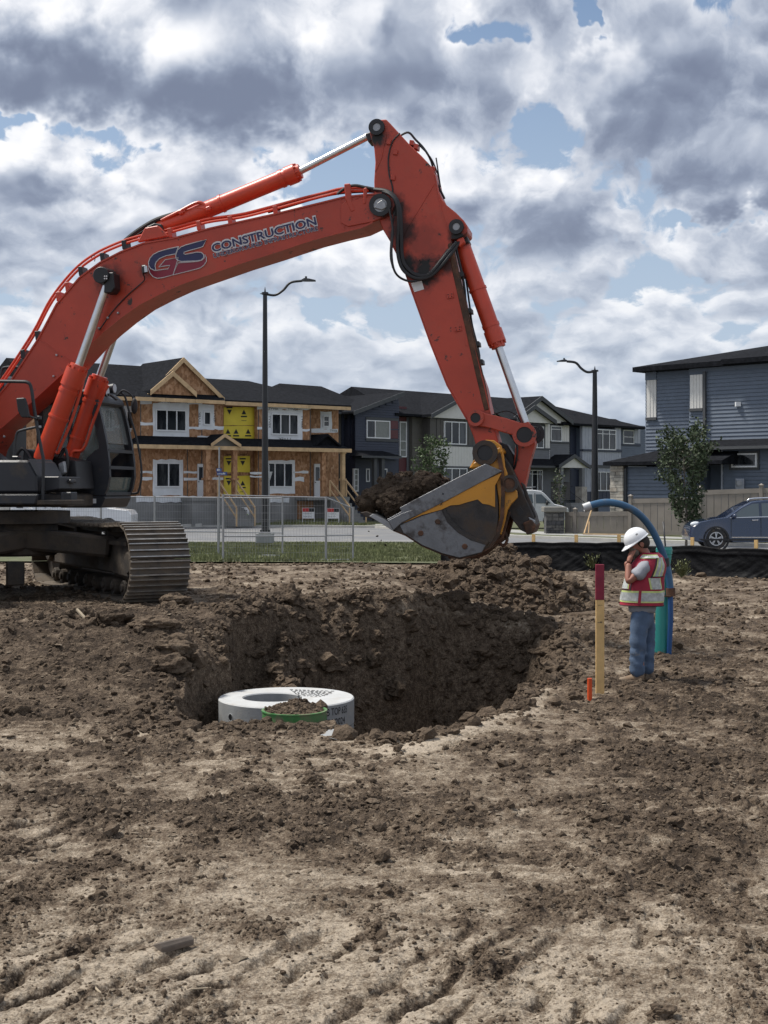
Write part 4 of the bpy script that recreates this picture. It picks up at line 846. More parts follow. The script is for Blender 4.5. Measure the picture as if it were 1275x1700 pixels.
# vinyl privacy fence: posts, rails and single boards
def vinyl(px0, px1, Y0, Y1, top0, top1, posts, label, bw=.30):
    A = wp(px0, 0, Y0); B_ = wp(px1, 0, Y1); fr = Fr(A, B_); zt0 = fr.hit(px0, top0)[1]; zt1 = fr.hit(px1, top1)[1]
    r0 = thing('vinyl_fence', label, 'fence', fr.pt(0, 0, .1), group='tan vinyl fence runs beside the street')
    zt = lambda a: zt0 + (zt1 - zt0) * a / fr.L
    for px in posts:
        a = fr.hit(px, 850)[0]; q = MB(); q.fbox(fr, a - .075, a + .075, .08, -.08, .1, zt(a) + .10); p_ = q.build('post', M['vinyl'], r0, bevel=.01)
        q = MB(); q.fbox(fr, a - .1, a + .1, .10, -.10, zt(a) + .10, zt(a) + .14); q.prism([fr.pt(a - .09, .09, zt(a) + .14), fr.pt(a + .09, .09, zt(a) + .14), fr.pt(a + .09, -.09, zt(a) + .14), fr.pt(a - .09, -.09, zt(a) + .14)], [fr.pt(a + d, e, zt(a) + .2) for d, e in ((-.01, .01), (.01, .01), (.01, -.01), (-.01, -.01))]); q.build('post_cap', M['vinyl'], p_)
    for h0, h1 in ((-.20, .0), (None, None)):
        q = MB(); a0, a1 = 0, fr.L
        if h0 is None: q.hexa([fr.pt(a0, .045, .14), fr.pt(a1, .045, .14), fr.pt(a1, -.045, .14), fr.pt(a0, -.045, .14), fr.pt(a0, .045, .3), fr.pt(a1, .045, .3), fr.pt(a1, -.045, .3), fr.pt(a0, -.045, .3)])
        else: q.hexa([fr.pt(a0, .045, zt(a0) + h0), fr.pt(a1, .045, zt(a1) + h0), fr.pt(a1, -.045, zt(a1) + h0), fr.pt(a0, -.045, zt(a0) + h0), fr.pt(a0, .045, zt(a0)), fr.pt(a1, .045, zt(a1)), fr.pt(a1, -.045, zt(a1)), fr.pt(a0, -.045, zt(a0))])
        q.build('rail', M['vinyl'], r0)
    n = int(fr.L / bw)
    for i in range(n):
        a = fr.L * i / n; c = fr.L * (i + 1) / n - .018; q = MB(); q.fbox(fr, a, c, .014 + .006 * (i % 2), -.012, .3, zt((a + c) / 2) - .20); q.build('board', M['vinyl'], r0)
    return fr
vinyl(938, 1047, 62.5, 61.0, 850, 849, (955, ), 'low tan vinyl fence between the stone pillar and the tall fence')
vinyl(1047, 1162, 60.9, 59.0, 828, 826, (1047,), 'tall tan vinyl fence directly behind the young street tree')
vinyl(1162, 1335, 58.8, 56.5, 814, 808, (1162, 1264), 'highest tan vinyl fence stretch behind the dark blue car')
# stone pillar
A = wp(905, 0, 62.0); B_ = wp(938, 0, 62.0); fr = Fr(A, B_); P0 = thing('stone_pillar', 'square pillar of dark stone with pale cap at the end of the fence', 'pillar', fr.pt(.45, 0, .1))
zt = fr.hit(905, 850)[1]; q = MB(); q.fbox(fr, .05, fr.L - .03, -.02, -.86, .1, zt); q.build('core', M['dstone'], P0); q = MB(); q.fbox(fr, -.07, fr.L + .07, .1, -.95, zt, zt + .23); q.build('cap', M['cap'], P0, bevel=.02)
rr = random.Random(9); z = .12
while z < zt - .04:
    h = rr.uniform(.10, .2); x = .04
    while x < fr.L - .05:
        w = min(rr.uniform(.14, .32), fr.L - .03 - x); q = MB(); q.fbox(fr, x + .01, x + w - .01, rr.uniform(.0, .05), -.03, z + .01, min(z + h, zt) - .01); q.build('stone', mat('dark_stone_%d' % rr.randint(0, 2), [(.06, .06, .065), (.11, .105, .10), (.17, .165, .16)][rr.choice((0, 0, 1, 1, 2))], .85, var=.4, vs=4), P0); x += w
    z += h
# street lamps
def lamp(px, Y, base_py, top_py, arm, label, rad):
    x = (px - CX) / F_PX * Y; zb = EYE - (base_py - HY) / F_PX * Y; zt = EYE - (top_py - HY) / F_PX * Y; L0 = thing('street_lamp', label, 'street lamp', (x, Y, zb), group='black street lamps')
    q = MB(); q.box((x, Y, zb + .12), (.62, .62, .35)); q.build('footing', M['concrete'], L0, bevel=.02)
    q = MB(); q.box((x, Y, zb + .32), (.42, .42, .05)); 
    for a in (-.15, .15):
        for c in (-.15, .15): q.cyl((x + a, Y + c, zb + .34), (x + a, Y + c, zb + .42), .025, n=6)
    q.build('base_plate', M['black'], L0)
    q = MB(); q.tube([(x, Y, zb + .34), (x, Y, zb + 1.6), (x, Y, zt)], [rad, rad, rad * .62], 12); q.tube([(x, Y, zb + .34), (x, Y, zb + 1.55)], rad * 1.06, 12); q.build('pole', M['black'], L0, smooth=True, auto=30)
    q = MB(); q.tube([(x, Y, zt), (x, Y, zt + .08)], rad * 1.0, 10); q.tube([(x, Y, zt + .08), (x, Y, zt + .28)], [rad * .3, .005], 8); q.tube([(x - arm * .28, Y, zt + .03), (x, Y, zt + .03)], [.01, rad * .35], 8); q.build('finial', M['black'], L0)
    pts = arc([(x, Y, zt + .02), (x + arm * .55, Y, zt - .02), (x + arm * 1.0, Y, zt + .16), (x + arm * 1.4, Y, zt + .43), (x + arm * 2.05, Y, zt + .50)], 6); q = MB(); q.tube(pts, rad * .36, 8); q.build('arm', M['black'], L0, smooth=True)
    q = MB(); e = Vector((x + arm * 2.0, Y, zt + .50)); q.loft([[e + Vector((dx * arm, w * sy, hz)) for w, hz in ((-1, -.02), (1, -.02), (.8, h), (-.8, h))] for dx, sy, h in ((0, .04, .04), (.15, .10, .09), (.42, .12, .07), (.78, .10, .02))]); q.cyl(e + Vector((arm * .25, 0, .05)), e + Vector((arm * .25, 0, .16)), .04, n=8); q.build('lamp_head', M['black'], L0)
lamp(440, 49.5, 899, 489, .66, 'black street lamp in front of the yellow panels, its arm reaching right', .125)
lamp(987.5, 66, 868, 617, -.66, 'black street lamp farther off by the blue grey house, its arm reaching left', .17)
# temporary mesh fence
def mesh_panel(px0, Y0, px1, Y1, top0, top1, base, label, postr=.026, legs=(1, 1), brace=None):
    A = wp(px0, 0, Y0); B_ = wp(px1, 0, Y1); fr = Fr(A, B_); L_ = fr.L; r0 = thing('mesh_fence_panel', label, 'fence panel', fr.pt(0, 0, 0), group='temporary steel mesh fence panels')
    zt0 = fr.hit(px0, top0)[1]; zt1 = fr.hit(px1, top1)[1]; zb = base
    for a, zt in ((.0, zt0), (L_, zt1)): q = MB(); q.cyl(fr.pt(a, 0, .0), fr.pt(a, 0, zt + .03), postr, n=8); q.build('post', M['galv'], r0, smooth=True, auto=30)
    for a0, z0, z1 in ((0, zt0, zt1), (0, zb + .72, zb + .72), (0, zb, zb)): q = MB(); q.cyl(fr.pt(0, 0, z0), fr.pt(L_, 0, z1), .019, n=7); q.build('rail', M['galv'], r0, smooth=True, auto=30)
    q = MB(); n = int(L_ / .085)
    for i in range(1, n): a = L_ * i / n; q.beam(fr.pt(a, -.0, zb), fr.pt(a, 0, zt0 + (zt1 - zt0) * a / L_), .005, .005)
    for k in range(1, 8): z = zb + (min(zt0, zt1) - zb) * k / 8; q.beam(fr.pt(0, 0, z), fr.pt(L_, 0, z), .005, .005)
    w_ = q.build('wire_mesh', M['galv'], r0); w_['kind'] = 'stuff'
    for a, on in ((0, legs[0]), (L_, legs[1])):
        if on: q = MB(); q.beam(fr.pt(a, .45, .05), fr.pt(a, -.45, .05), .05, .03); q.build('foot', M['galv'], r0)
    return r0
mesh_panel(370.5, 40.3, 541, 40.6, 822, 826, .05, 'nearest wide mesh panel standing before the street lamp', .034)
mesh_panel(541.5, 40.55, 586, 40.9, 826, 844, .06, 'short low mesh panel closing the right end of the fence', .03)
mesh_panel(363, 44.0, 469, 43.2, 826, 827, .06, 'mesh panel behind the nearest one, left of the street lamp foot', .03)
mesh_panel(257, 44.6, 362, 44.1, 825, 826, .06, 'mesh panel right of the machine track, before the duplex foundation', .03)
mesh_panel(168, 45, 256.5, 44.7, 825, 825, .06, 'mesh panel partly hidden behind the excavator track front', .03)
mesh_panel(60, 45.6, 167, 45.1, 826, 825, .06, 'mesh panel seen between the cab and the tracks', .03)
# silt fence
M['geo'] = mat('black_geotextile', (.0045, .0048, .006), .6, var=.3, vs=4, bump=.01, bs=18, spec=.12)
def silt(px0, px1, Y0, Y1, top, label, seed, stakes):
    A = wp(px0, 0, Y0); B_ = wp(px1, 0, Y1); fr = Fr(A, B_); nx, nz = int(fr.L / .05), 22; r0 = thing('silt_fence', label, 'silt fence', fr.pt(0, 0, 0), group='black fabric silt fence')
    a = np.linspace(0, fr.L, nx); t = np.linspace(0, 1, nz); Aa, T = np.meshgrid(a, t); zt = fr.hit(px0, top[0])[1] + (fr.hit(px1, top[1])[1] - fr.hit(px0, top[0])[1]) * a / fr.L
    st = np.array([fr.hit(p, 890)[0] for p in stakes]); dmin = np.min(np.abs(a[:, None] - st[None]), 1); zt = zt - .055 * sstep(0, 1.2, dmin) + .02 * perlin(a * 1.3, a * 0, seed)
    gzv = np.array([gz_(*(fr.A + fr.u * float(x))[:]) for x in a[::20]]); gzv = np.interp(a, a[::20], gzv) - .03
    Z = gzv[None] + (zt - gzv)[None] * T; sag = np.clip(.6 - dmin, 0, 1)[None] * .10
    O = .06 * fbm(Aa * 1.7 + T * 1.2, T * 1.6 + seed, 4, .55, seed) + .05 * np.abs(perlin(Aa * 4 + T * 5 * np.sign(np.sin(Aa * 1.3)), T * 1.2, seed + 3)) * (1 - T) + .025 * np.exp(-((T - .80) / .03) ** 2) + .10 * (1 - T) ** 3 + sag * .3 * T
    X = fr.A.x + fr.u.x * Aa + fr.n.x * O; Y = fr.A.y + fr.u.y * Aa + fr.n.y * O; id_ = np.arange(X.size).reshape(X.shape)
    ob = mesh_np('fabric', np.stack([X - fr.A.x, Y - fr.A.y, Z], -1).reshape(-1, 3), np.stack([id_[:-1, :-1], id_[:-1, 1:], id_[1:, 1:], id_[1:, :-1]], -1).reshape(-1, 4), M['geo'], r0, True)
    md = ob.modifiers.new('thick', 'SOLIDIFY'); md.thickness = .006
    r0.location = (fr.A.x, fr.A.y, 0); ORG[r0.name] = Vector(r0.location)
    for p in stakes:
        s_ = fr.hit(p, 890)[0]; zt_ = float(np.interp(s_, a, zt)); q = MB(); q.fbox(fr, s_ - .045, s_ + .045, -.05, -.09, -.1, zt_ + .20); q.build('stake', M['stake'], r0)
silt(733, 1052, 38.5, 35.6, (899, 900), 'black silt fence stretch left of the worker, behind the soil heap', 3, (740, 884, 955, 1026))
silt(1052.5, 1330, 35.58, 32.4, (902, 913), 'black silt fence stretch right of the worker, in front of the dark blue car', 8, (1147, 1253))
# vehicles
M['carblue'] = mat('dark_blue_car_paint', (.008, .020, .058), .25, .0, var=.05, coat=1.0); M['vwhite'] = mat('white_van_paint', (.66, .67, .68), .3, var=.05, coat=.5, dirt=.2, dcol=(.4, .38, .34), ds=2)
M['cglass'] = glass_mat('car_glass', (.10, .125, .14), .04); M['rim'] = mat('alloy_rim', (.55, .56, .58), .3, .8, var=.05); M['chrome'] = mat('chrome', (.75, .76, .78), .12, 1.0, var=.03); M['lens'] = glass_mat('headlight_lens', (.62, .66, .7), .08)
M['plast'] = mat('black_plastic', (.018, .018, .02), .6, var=.15)
def smooth_outline(pts, n=4): return [tuple(v[:2]) for v in arc([Vector((x, z, 0)) for x, z in pts], n)]
def wheel(par, c, r, w, nsp, side=-1, name='wheel'):
    """c centre; axis along local Y; side -1 faces the viewer"""
    c = Vector(c); wh = MB().ring(c, (0, 1, 0), r * .66, r, w, 28).build('wheel', M['rubber'], par, smooth=True, auto=40)
    q = MB(); q.ring(c + Vector((0, side * w * .30, 0)), (0, 1, 0), r * .58, r * .67, w * .35, 28); q.cyl(c + Vector((0, side * w * .30, 0)), c + Vector((0, side * w * .42, 0)), r * .14, n=12)
    for k in range(nsp):
        th = 2 * math.pi * k / nsp + .3
        for d in (-.13, .13):
            e = Vector((math.cos(th + d), 0, math.sin(th + d))); e0 = Vector((math.cos(th), 0, math.sin(th))); q.beam(c + Vector((0, side * w * .40, 0)) + e0 * r * .1, c + Vector((0, side * w * .38, 0)) + e * r * .62, r * .075, w * .10, up=(0, 1, 0))
    q.build('rim', M['rim'], wh, smooth=False); q = MB(); q.cyl(c + Vector((0, side * w * .1, 0)), c + Vector((0, side * w * .05, 0)), r * .64, n=20); q.build('brake_disc', M['black'], wh)
def car_shell(par, outline, width, bulge, z_belt, m_, name='body', tuck=.14):
    """side outline (x,z) swept across the width with shoulders rounded in and the glasshouse leaning in"""
    q = MB(); ys = [-1, -.965, -.88, -.6, 0, .6, .88, .965, 1]; rings = []
    cx = sum(p[0] for p in outline) / len(outline); cz = .75
    for t in ys:
        e = abs(t); k = 1 - (.035 if e >= 1 else .012 if e > .96 else 0); ring = []
        for x, z in outline:
            lean = max(0, z - z_belt) * tuck * 2; y = t * (width / 2 - (lean if e > .5 else lean * e)); ring.append(Vector((cx + (x - cx) * k, y, cz + (z - cz) * k)))
        rings.append(ring)
    q.loft(rings); return q.build(name, m_, par, smooth=True, auto=28)
# dark blue crossover, nose to the left
T = thing('parked_car', 'dark blue crossover parked at the kerb before the tall fence', 'car', (0, 0, 0), world=False)
arch = lambda cx, r, n=9: [(cx - r * math.cos(math.pi * i / n), .33 + r * math.sin(math.pi * i / n)) for i in range(n + 1)]
low = [(0.02, .30), (.42, .24)] + [(.90 - .42 * math.cos(math.pi * i / 9), .33 + .42 * math.sin(math.pi * i / 9)) for i in range(10)] + [(1.45, .24), (3.1, .24)] + [(3.6 - .42 * math.cos(math.pi * i / 9), .33 + .42 * math.sin(math.pi * i / 9)) for i in range(10)] + [(4.2, .26), (4.62, .36)]
up_ = [(4.66, .8), (4.62, 1.1), (4.45, 1.40), (4.25, 1.62), (3.6, 1.70), (2.7, 1.70), (2.15, 1.64), (1.75, 1.44), (1.25, 1.10), (.75, 1.03), (.30, .93), (.08, .78), (.0, .5)]
outl = low + up_
car_shell(T, outl, 1.86, 0, 1.05, M['carblue'])
gl = [(1.42, 1.10), (1.80, 1.40), (2.15, 1.56), (2.36, 1.575), (2.36, 1.12)], [(2.46, 1.12), (2.46, 1.58), (3.05, 1.60), (3.20, 1.58), (3.22, 1.14)], [(3.32, 1.15), (3.30, 1.57), (3.8, 1.56), (4.15, 1.30), (3.95, 1.18)]
def side_patch(par, poly, hw, zb, m_, name, th=.012, tuck=.28):
    q = MB(); A_ = [Vector((x, -(hw - max(0, z - zb) * tuck) - th, z)) for x, z in poly]; B2 = [p + Vector((0, th + .03, 0)) for p in A_]; q.prism(A_, B2); return q.build(name, m_, par)
for g in gl: side_patch(T, g, .934, 1.05, M['cglass'], 'side_window')
side_patch(T, [(1.36, 1.075), (2.2, 1.10), (3.3, 1.12), (4.1, 1.16), (4.1, 1.18), (3.3, 1.145), (2.2, 1.12), (1.36, 1.09)], .934, 1.05, M['chrome'], 'window_trim', .018)
side_patch(T, [(.30, .36), (.42, .3), (4.3, .3), (4.3, .36)], .926, 2, M['plast'], 'sill', .03)
side_patch(T, [(1.42, .40), (3.1, .40), (3.1, .43), (1.42, .43)], .926, 2, M['chrome'], 'door_strip', .035)
for x in (1.40, 2.41, 3.27): side_patch(T, [(x, .45), (x + .012, .45), (x + .012, 1.08), (x, 1.08)], .926, 2, M['black'], 'door_gap', .012)
for x in (2.1, 3.0): q = MB(); q.beam((x, -.955, 1.0), (x + .22, -.955, 1.01), .03, .035); q.build('door_handle', M['chrome'], T, bevel=.008)
q = MB(); q.ball((.22, -.80, .86), .17, 12, 8, (1.1, .6, .55)); q.build('headlight', M['lens'], T, smooth=True)
q = MB(); q.ball((1.50, -1.04, 1.14), .12, 10, 7, (.6, 1, .75)); q.beam((1.52, -.86, 1.08), (1.5, -1.0, 1.1), .05, .04); q.build('door_mirror', M['carblue'], T, smooth=True)
q = MB(); q.tube(arc([(2.0, -.62, 1.65), (2.25, -.62, 1.75), (3.6, -.62, 1.77), (4.0, -.62, 1.68)], 4), .025, 6); q.build('roof_rail', M['chrome'], T, smooth=True)
for x in (.90, 3.6):
    wheel(T, (x, -.80, .36), .36, .24, 5)
    wheel(T, (x, .80, .36), .36, .24, 5, 1)
    q = MB(); q.ring((x, -.90, .345), (0, 1, 0), .385, .45, .06, 28); q.build('arch_trim', M['plast'], T)
q = MB(); q.box((2.3, 0, .35), (3.9, 1.5, .25)); q.build('underbody', M['black'], T)
q = MB(); q.tube([(1.95 + .17 * math.cos(t), -.35, 1.12 + .16 * math.sin(t)) for t in np.linspace(0, 2 * math.pi, 12)], .014, 5); q.build('steering_wheel', M['black'], T)
xc = (1143 - CX) / F_PX * 47.4; T.location = (xc, 47.9, .09); T.rotation_euler.z = R(-3)
# white van at the pillar
V_ = thing('parked_van', 'white cargo van with roof rack parked beyond the stone pillar', 'van', (0, 0, 0), world=False)
outl = [(0, .45), (.1, .35), (.6, .32)] + [(1.05 - .4 * math.cos(math.pi * i / 8), .35 + .4 * math.sin(math.pi * i / 8)) for i in range(9)] + [(1.6, .32), (3.6, .32)] + [(4.35 - .4 * math.cos(math.pi * i / 8), .35 + .4 * math.sin(math.pi * i / 8)) for i in range(9)] + [(4.9, .35), (5.3, .45), (5.33, .8), (5.28, 1.02), (4.95, 1.16), (4.55, 1.24), (4.05, 1.78), (3.85, 1.92), (3.4, 1.98), (.3, 1.98), (.08, 1.9), (0, 1.3)]
car_shell(V_, outl, 1.95, 0, 1.2, M['vwhite'], tuck=.05)
for g in ([(3.55, 1.28), (3.55, 1.74), (3.85, 1.74), (4.32, 1.28)], [(2.75, 1.28), (2.8, 1.74), (3.35, 1.74), (3.4, 1.28)], [(2.05, 1.28), (2.1, 1.74), (2.6, 1.74), (2.65, 1.28)]): side_patch(V_, g, .978, 1.2, M['cglass'], 'side_window', .016, .1)
side_patch(V_, [(.1, .42), (3.6, .42), (3.6, .52), (.1, .52)], .973, 2, M['plast'], 'sill', .03)
for x in (.5, 3.48): side_patch(V_, [(x, .55), (x + .015, .55), (x + .015, 1.8), (x, 1.8)], .973, 3, M['plast'], 'door_gap', .012)
P0_, P1_ = Vector((.9, -.995, 1.50)), Vector((1.75, -.995, 1.50)); marks(P0_, P1_, .10, M['print'], V_, 1); marks((1.0, -.995, 1.34), (1.75, -.995, 1.34), .09, M['print'], V_, 2); marks((1.15, -.995, 1.20), (1.75, -.995, 1.20), .10, M['print'], V_, 3)
q = MB(); q.prism([Vector((x, -1.0, z)) for x, z in ((.8, .98), (1.6, 1.02), (1.9, 1.16), (1.55, 1.10), (.8, 1.06))], [Vector((x, -.97, z)) for x, z in ((.8, .98), (1.6, 1.02), (1.9, 1.16), (1.55, 1.10), (.8, 1.06))]); q.build('stripe', M['maroon'], V_)
q = MB()
for y in (-.7, .7): q.beam((.5, y, 2.12), (3.6, y, 2.12), .05, .05)
for x in (.7, 1.6, 2.5, 3.4): q.beam((x, -.8, 2.10), (x, .8, 2.10), .05, .05); q.beam((x, -.75, 1.95), (x, -.75, 2.1), .04, .04)
q.build('roof_rack', M['galv'], V_); q = MB(); q.ball((4.1, -1.1, 1.30), .13, 8, 6, (.5, .8, 1)); q.build('door_mirror', M['plast'], V_, smooth=True)
for x in (1.05, 4.35): wheel(V_, (x, -.84, .36), .36, .24, 6)
V_.location = ((866 - CX) / F_PX * 71, 70.5, .13); V_.rotation_euler.z = R(8); V_.scale = (.5, 1, 1) if False else (1, 1, 1)
V_.location.x = (938 - CX) / F_PX * 70.5 - 5.2
# white service pickup beyond the mesh fence, seen under the cab
U = thing('service_pickup', 'white service pickup with equipment boxes seen between the cab and the tracks', 'pickup', (0, 0, 0), world=False)
outl = [(0, .55), (.5, .45)] + [(1.0 - .42 * math.cos(math.pi * i / 8), .4 + .42 * math.sin(math.pi * i / 8)) for i in range(9)] + [(1.6, .42), (3.9, .42)] + [(4.6 - .42 * math.cos(math.pi * i / 8), .4 + .42 * math.sin(math.pi * i / 8)) for i in range(9)] + [(5.2, .5), (5.6, .6), (5.6, .95), (5.45, 1.15), (4.55, 1.25), (4.1, 1.78), (3.9, 1.85), (2.9, 1.86), (2.7, 1.8), (2.6, 1.25), (0, 1.25)]
car_shell(U, outl, 1.9, 0, 1.2, M['vwhite'], tuck=.08); side_patch(U, [(3.0, 1.28), (3.02, 1.7), (3.95, 1.7), (4.3, 1.28)], .956, 1.2, M['cglass'], 'side_window', .016, .16)
for x in (1.0, 4.6): wheel(U, (x, -.82, .4), .4, .25, 6)
for x0, x1, h in ((0, .9, 1.45), (.95, 1.6, 1.7), (1.65, 2.5, 1.5)): q = MB(); q.box(((x0 + x1) / 2, -.55, (1.2 + h) / 2), (x1 - x0 - .05, .7, h - 1.2)); q.build('tool_box', M['vwhite'], U, bevel=.02); q = MB(); q.box(((x0 + x1) / 2, -.905, (1.2 + h) / 2), (.3, .02, .12)); q.build('latch', M['plast'], U)
U.location = ((222 - CX) / F_PX * 64 - 5.55, 64, .012)
# signs
def on_ground(px, Y, z=None): x = (px - CX) / F_PX * Y; return Vector((x, Y, .13 if z is None else z))
M['signblue'] = mat('street_name_blue', (.035, .07, .25), .5, var=.05); M['signwhite'] = mat('sign_white', (.7, .7, .7), .5, var=.03); M['green'] = mat('leaf_green_print', (.22, .38, .06), .6, var=.05); M['red'] = mat('sign_red', (.42, .03, .03), .6, var=.05); M['steelgrey'] = mat('sign_back_grey', (.42, .43, .44), .5, .4, var=.05)
g = on_ground(364, 52, .06); Sg = thing('street_name_sign', 'blue street name blades on a thin post before the duplex door', 'street sign', g)
q = MB(); q.cyl(g, (g.x, g.y, 3.75), .03, n=8); q.build('post', M['galv'], Sg, smooth=True, auto=30)
for (x0, x1, y0, y1, tx) in ((359, 368, 777.5, 783, 'ST'), (360, 377, 783.5, 789, 'JUNIPER')):
    P_ = wp(x0, y1, 51.97); Q_ = wp(x1, y0, 51.97); q = MB(); q.box((P_ + Q_) / 2, (Q_.x - P_.x, .02, Q_.z - P_.z)); bl = q.build('blade', M['signblue'], Sg); marks(P_ + Vector((.03, -.014, .03)), Vector((Q_.x - .03, 51.956, P_.z + .03)), (Q_.z - P_.z) * .6, M['signwhite'], bl, len(tx))
g = on_ground(446.5, 53.3, .06); Sy = thing('yield_sign', 'back of a triangular traffic sign on a post behind the near street lamp', 'traffic sign', g)
q = MB(); q.cyl(g, (g.x, g.y, 3.1), .032, n=8); q.build('post', M['galv'], Sy, smooth=True, auto=30); q = MB(); q.prism([wp(443.5, 783, 53.25), wp(452.5, 783, 53.25), wp(448, 798, 53.25)], [wp(443.5, 783, 53.23), wp(452.5, 783, 53.23), wp(448, 798, 53.23)]); q.build('sign_plate', M['steelgrey'], Sy)
def aframe(px, Y, w, h, label, kind):
    g = on_ground(px, Y); A_ = thing('sandwich_board' if kind == 'a' else 'site_sign', label, 'sign board', g)
    if kind == 'a':
        for sy, nm in ((-1, 'front_panel'), (1, 'rear_panel')):
            q = MB(); q.hexa([g + Vector((-w / 2, sy * .35, 0)), g + Vector((w / 2, sy * .35, 0)), g + Vector((w / 2, sy * .35 + .03, 0)), g + Vector((-w / 2, sy * .35 + .03, 0)), g + Vector((-w / 2, sy * .03, h)), g + Vector((w / 2, sy * .03, h)), g + Vector((w / 2, sy * .03 + .03, h)), g + Vector((-w / 2, sy * .03 + .03, h))]); q.build(nm, M['signwhite'] if sy < 0 else M['plast'], A_)
        f = lambda u, t, d=.012: g + Vector((u * w / 2, -.35 + .32 * t - d, h * t))
        q = MB(); q.add([f(-.85, .06), f(.85, .06), f(.85, .62), f(-.85, .62)], [(0, 1, 2, 3)]); q.build('green_print', M['green'], A_)
        q = MB(); q.add([f(.55 * math.cos(t), .34 + .20 * math.sin(t), .02) for t in np.linspace(0, 2 * math.pi, 14)[:-1]], [tuple(range(13))]); q.build('round_print', M['signwhite'], A_); marks(f(-.3, .34, .03), f(.3, .34, .03), .10, M['green'], A_, 5)
        marks(f(-.6, .78, .02), f(.6, .78, .02), .10, M['print'], A_, 6)
    else:
        q = MB(); q.box(g + Vector((0, 0, .3 + h / 2)), (w, .03, h)); q.build('panel', M['signwhite'], A_); q = MB(); q.box(g + Vector((-w * .21, -.025, .3 + h * .80)), (w * .52, .02, h * .34)); q.build('red_band', M['red'], A_); q = MB(); q.box(g + Vector((w * .27, -.025, .3 + h * .80)), (w * .42, .02, h * .34)); q.build('black_band', M['print'], A_)
        marks(g + Vector((-w * .4, -.022, .3 + h * .40)), g + Vector((w * .25, -.022, .3 + h * .40)), .09, M['steelgrey'], A_, 7); marks(g + Vector((-w * .4, -.022, .3 + h * .14)), g + Vector((w * .25, -.022, .3 + h * .14)), .09, M['steelgrey'], A_, 8)
        for e in (-1, 1): q = MB(); q.beam(g + Vector((e * w * .47, .02, 0)), g + Vector((e * w * .47, .02, .3 + h)), .04, .03); q.build('leg', M['signwhite'], A_)
aframe(405, 76.9, .62, .98, 'white and green sandwich board standing on the far kerb', 'a'); aframe(512, 79, .72, .62, 'red and black topped site sign left of the duplex steps', 's'); aframe(553, 79, .70, .6, 'red and black topped site sign just beside the duplex steps', 's')
# small board leaning against the low fence, planks, surveyor lath
Pb = wp(1000, 888, 60.5); Br = thing('timber_sticks', 'pair of tan timber sticks leaning on the low fence', 'timber sticks', Pb)
q = MB(); q.beam(wp(970, 885, 60.6), wp(982, 846, 60.9), .06, .04); q.build('stick', M['wood'], Br); q = MB(); q.beam(wp(977, 885, 60.5), wp(978, 866, 60.7), .05, .04); q.build('stick', M['wood'], Br)
q = MB(); q.beam(wp(968, 886.5, 60.0), wp(1048, 887.5, 59.0), .10, .05); tag(q.build('timber_plank', M['wood']), 'long pale timber lying at the foot of the low fence', 'plank')
q = MB(); q.beam(wp(283, 874, 75.6) , wp(335, 872, 75.9), .25, .2); tag(q.build('kerb_stone', M['kerb']), 'pale loose kerb stone lying on the verge before the duplex', 'kerb stone')

# young trees
M['bark'] = mat('bark', (.16, .14, .12), .9, var=.3, vs=9); M['leaf'] = mat('tree_leaf', (.040, .060, .024), .7, var=.45, vs=2.6); M['leaf2'] = mat('sapling_leaf', (.050, .080, .026), .7, var=.4, vs=3)
def young_tree(px, Y, z0, z1, zc, wid, label, n, seed, m_, leaf=.07, lean=0.0):
    rr = random.Random(seed); x = (px - CX) / F_PX * Y; T = thing('young_tree', label, 'tree', (x, Y, z0)); q = MB(); H_ = z1 - z0
    trunk = arc([(x, Y, z0 - .1), (x + .02, Y, z0 + H_ * .3), (x - .03 + lean * .4, Y, z0 + H_ * .6), (x + lean, Y, z1 - .1)], 5); q.tube(trunk, [max(.012, .055 * (1 - i / len(trunk))) for i in range(len(trunk))], 7); q.build('trunk', M['bark'], T, smooth=True)
    q = MB(); tips = []
    for k in range(30):
        t = .22 + .74 * k / 30; b0 = trunk[min(len(trunk) - 1, int(t * (len(trunk) - 1)))]; a = k * 2.4 + rr.uniform(-.4, .4); prof = math.sin(math.pi * min(1, max(.08, (t - .12) / .95))) ** .7; ln = wid * prof * rr.uniform(.7, 1.15)
        e = b0 + Vector((math.cos(a) * ln * .75, math.sin(a) * ln * .75, ln * rr.uniform(.7, 1.3))); mid = (b0 + e) / 2 + Vector((math.cos(a) * ln * .12, math.sin(a) * ln * .12, -.03)); pp = arc([b0, mid, e], 3); q.tube(pp, [.014, .012, .010, .009, .007, .006, .004][:len(pp)], 4); tips += [(pp[i], .45 + .55 * i / len(pp)) for i in range(2, len(pp))]
        for j in range(3): s_ = pp[rr.randint(2, len(pp) - 1)]; d = Vector((rr.gauss(0, 1), rr.gauss(0, 1), abs(rr.gauss(0, 1)))).normalized() * wid * rr.uniform(.15, .38); q.tube([s_, s_ + d], [.006, .003], 3); tips += [(s_ + d, 1), (s_ + d * .5, .8)]
    q.build('branches', M['bark'], T)
    q = MB()
    for i in range(n):
        p, w = tips[rr.randrange(len(tips))]; p = p + Vector((rr.gauss(0, 1), rr.gauss(0, 1), rr.gauss(0, 1))) * wid * .075
        u = Vector((rr.gauss(0, 1), rr.gauss(0, 1), rr.gauss(0, .8))).normalized(); v = u.cross(Vector((rr.gauss(0, 1), rr.gauss(0, 1), rr.gauss(0, 1)))).normalized(); l = leaf * rr.uniform(.6, 1.2)
        q.add([p - u * l, p + v * l * .6, p + u * l, p - v * l * .6], [(0, 1, 2, 3)])
    q.build('crown', M[m_], T); return T
young_tree(1139, 51.5, .1, 4.25, 1.2, 1.3, 'young street tree with a slim trunk in front of the tall fence', 4300, 4, 'leaf', .08, -.10)
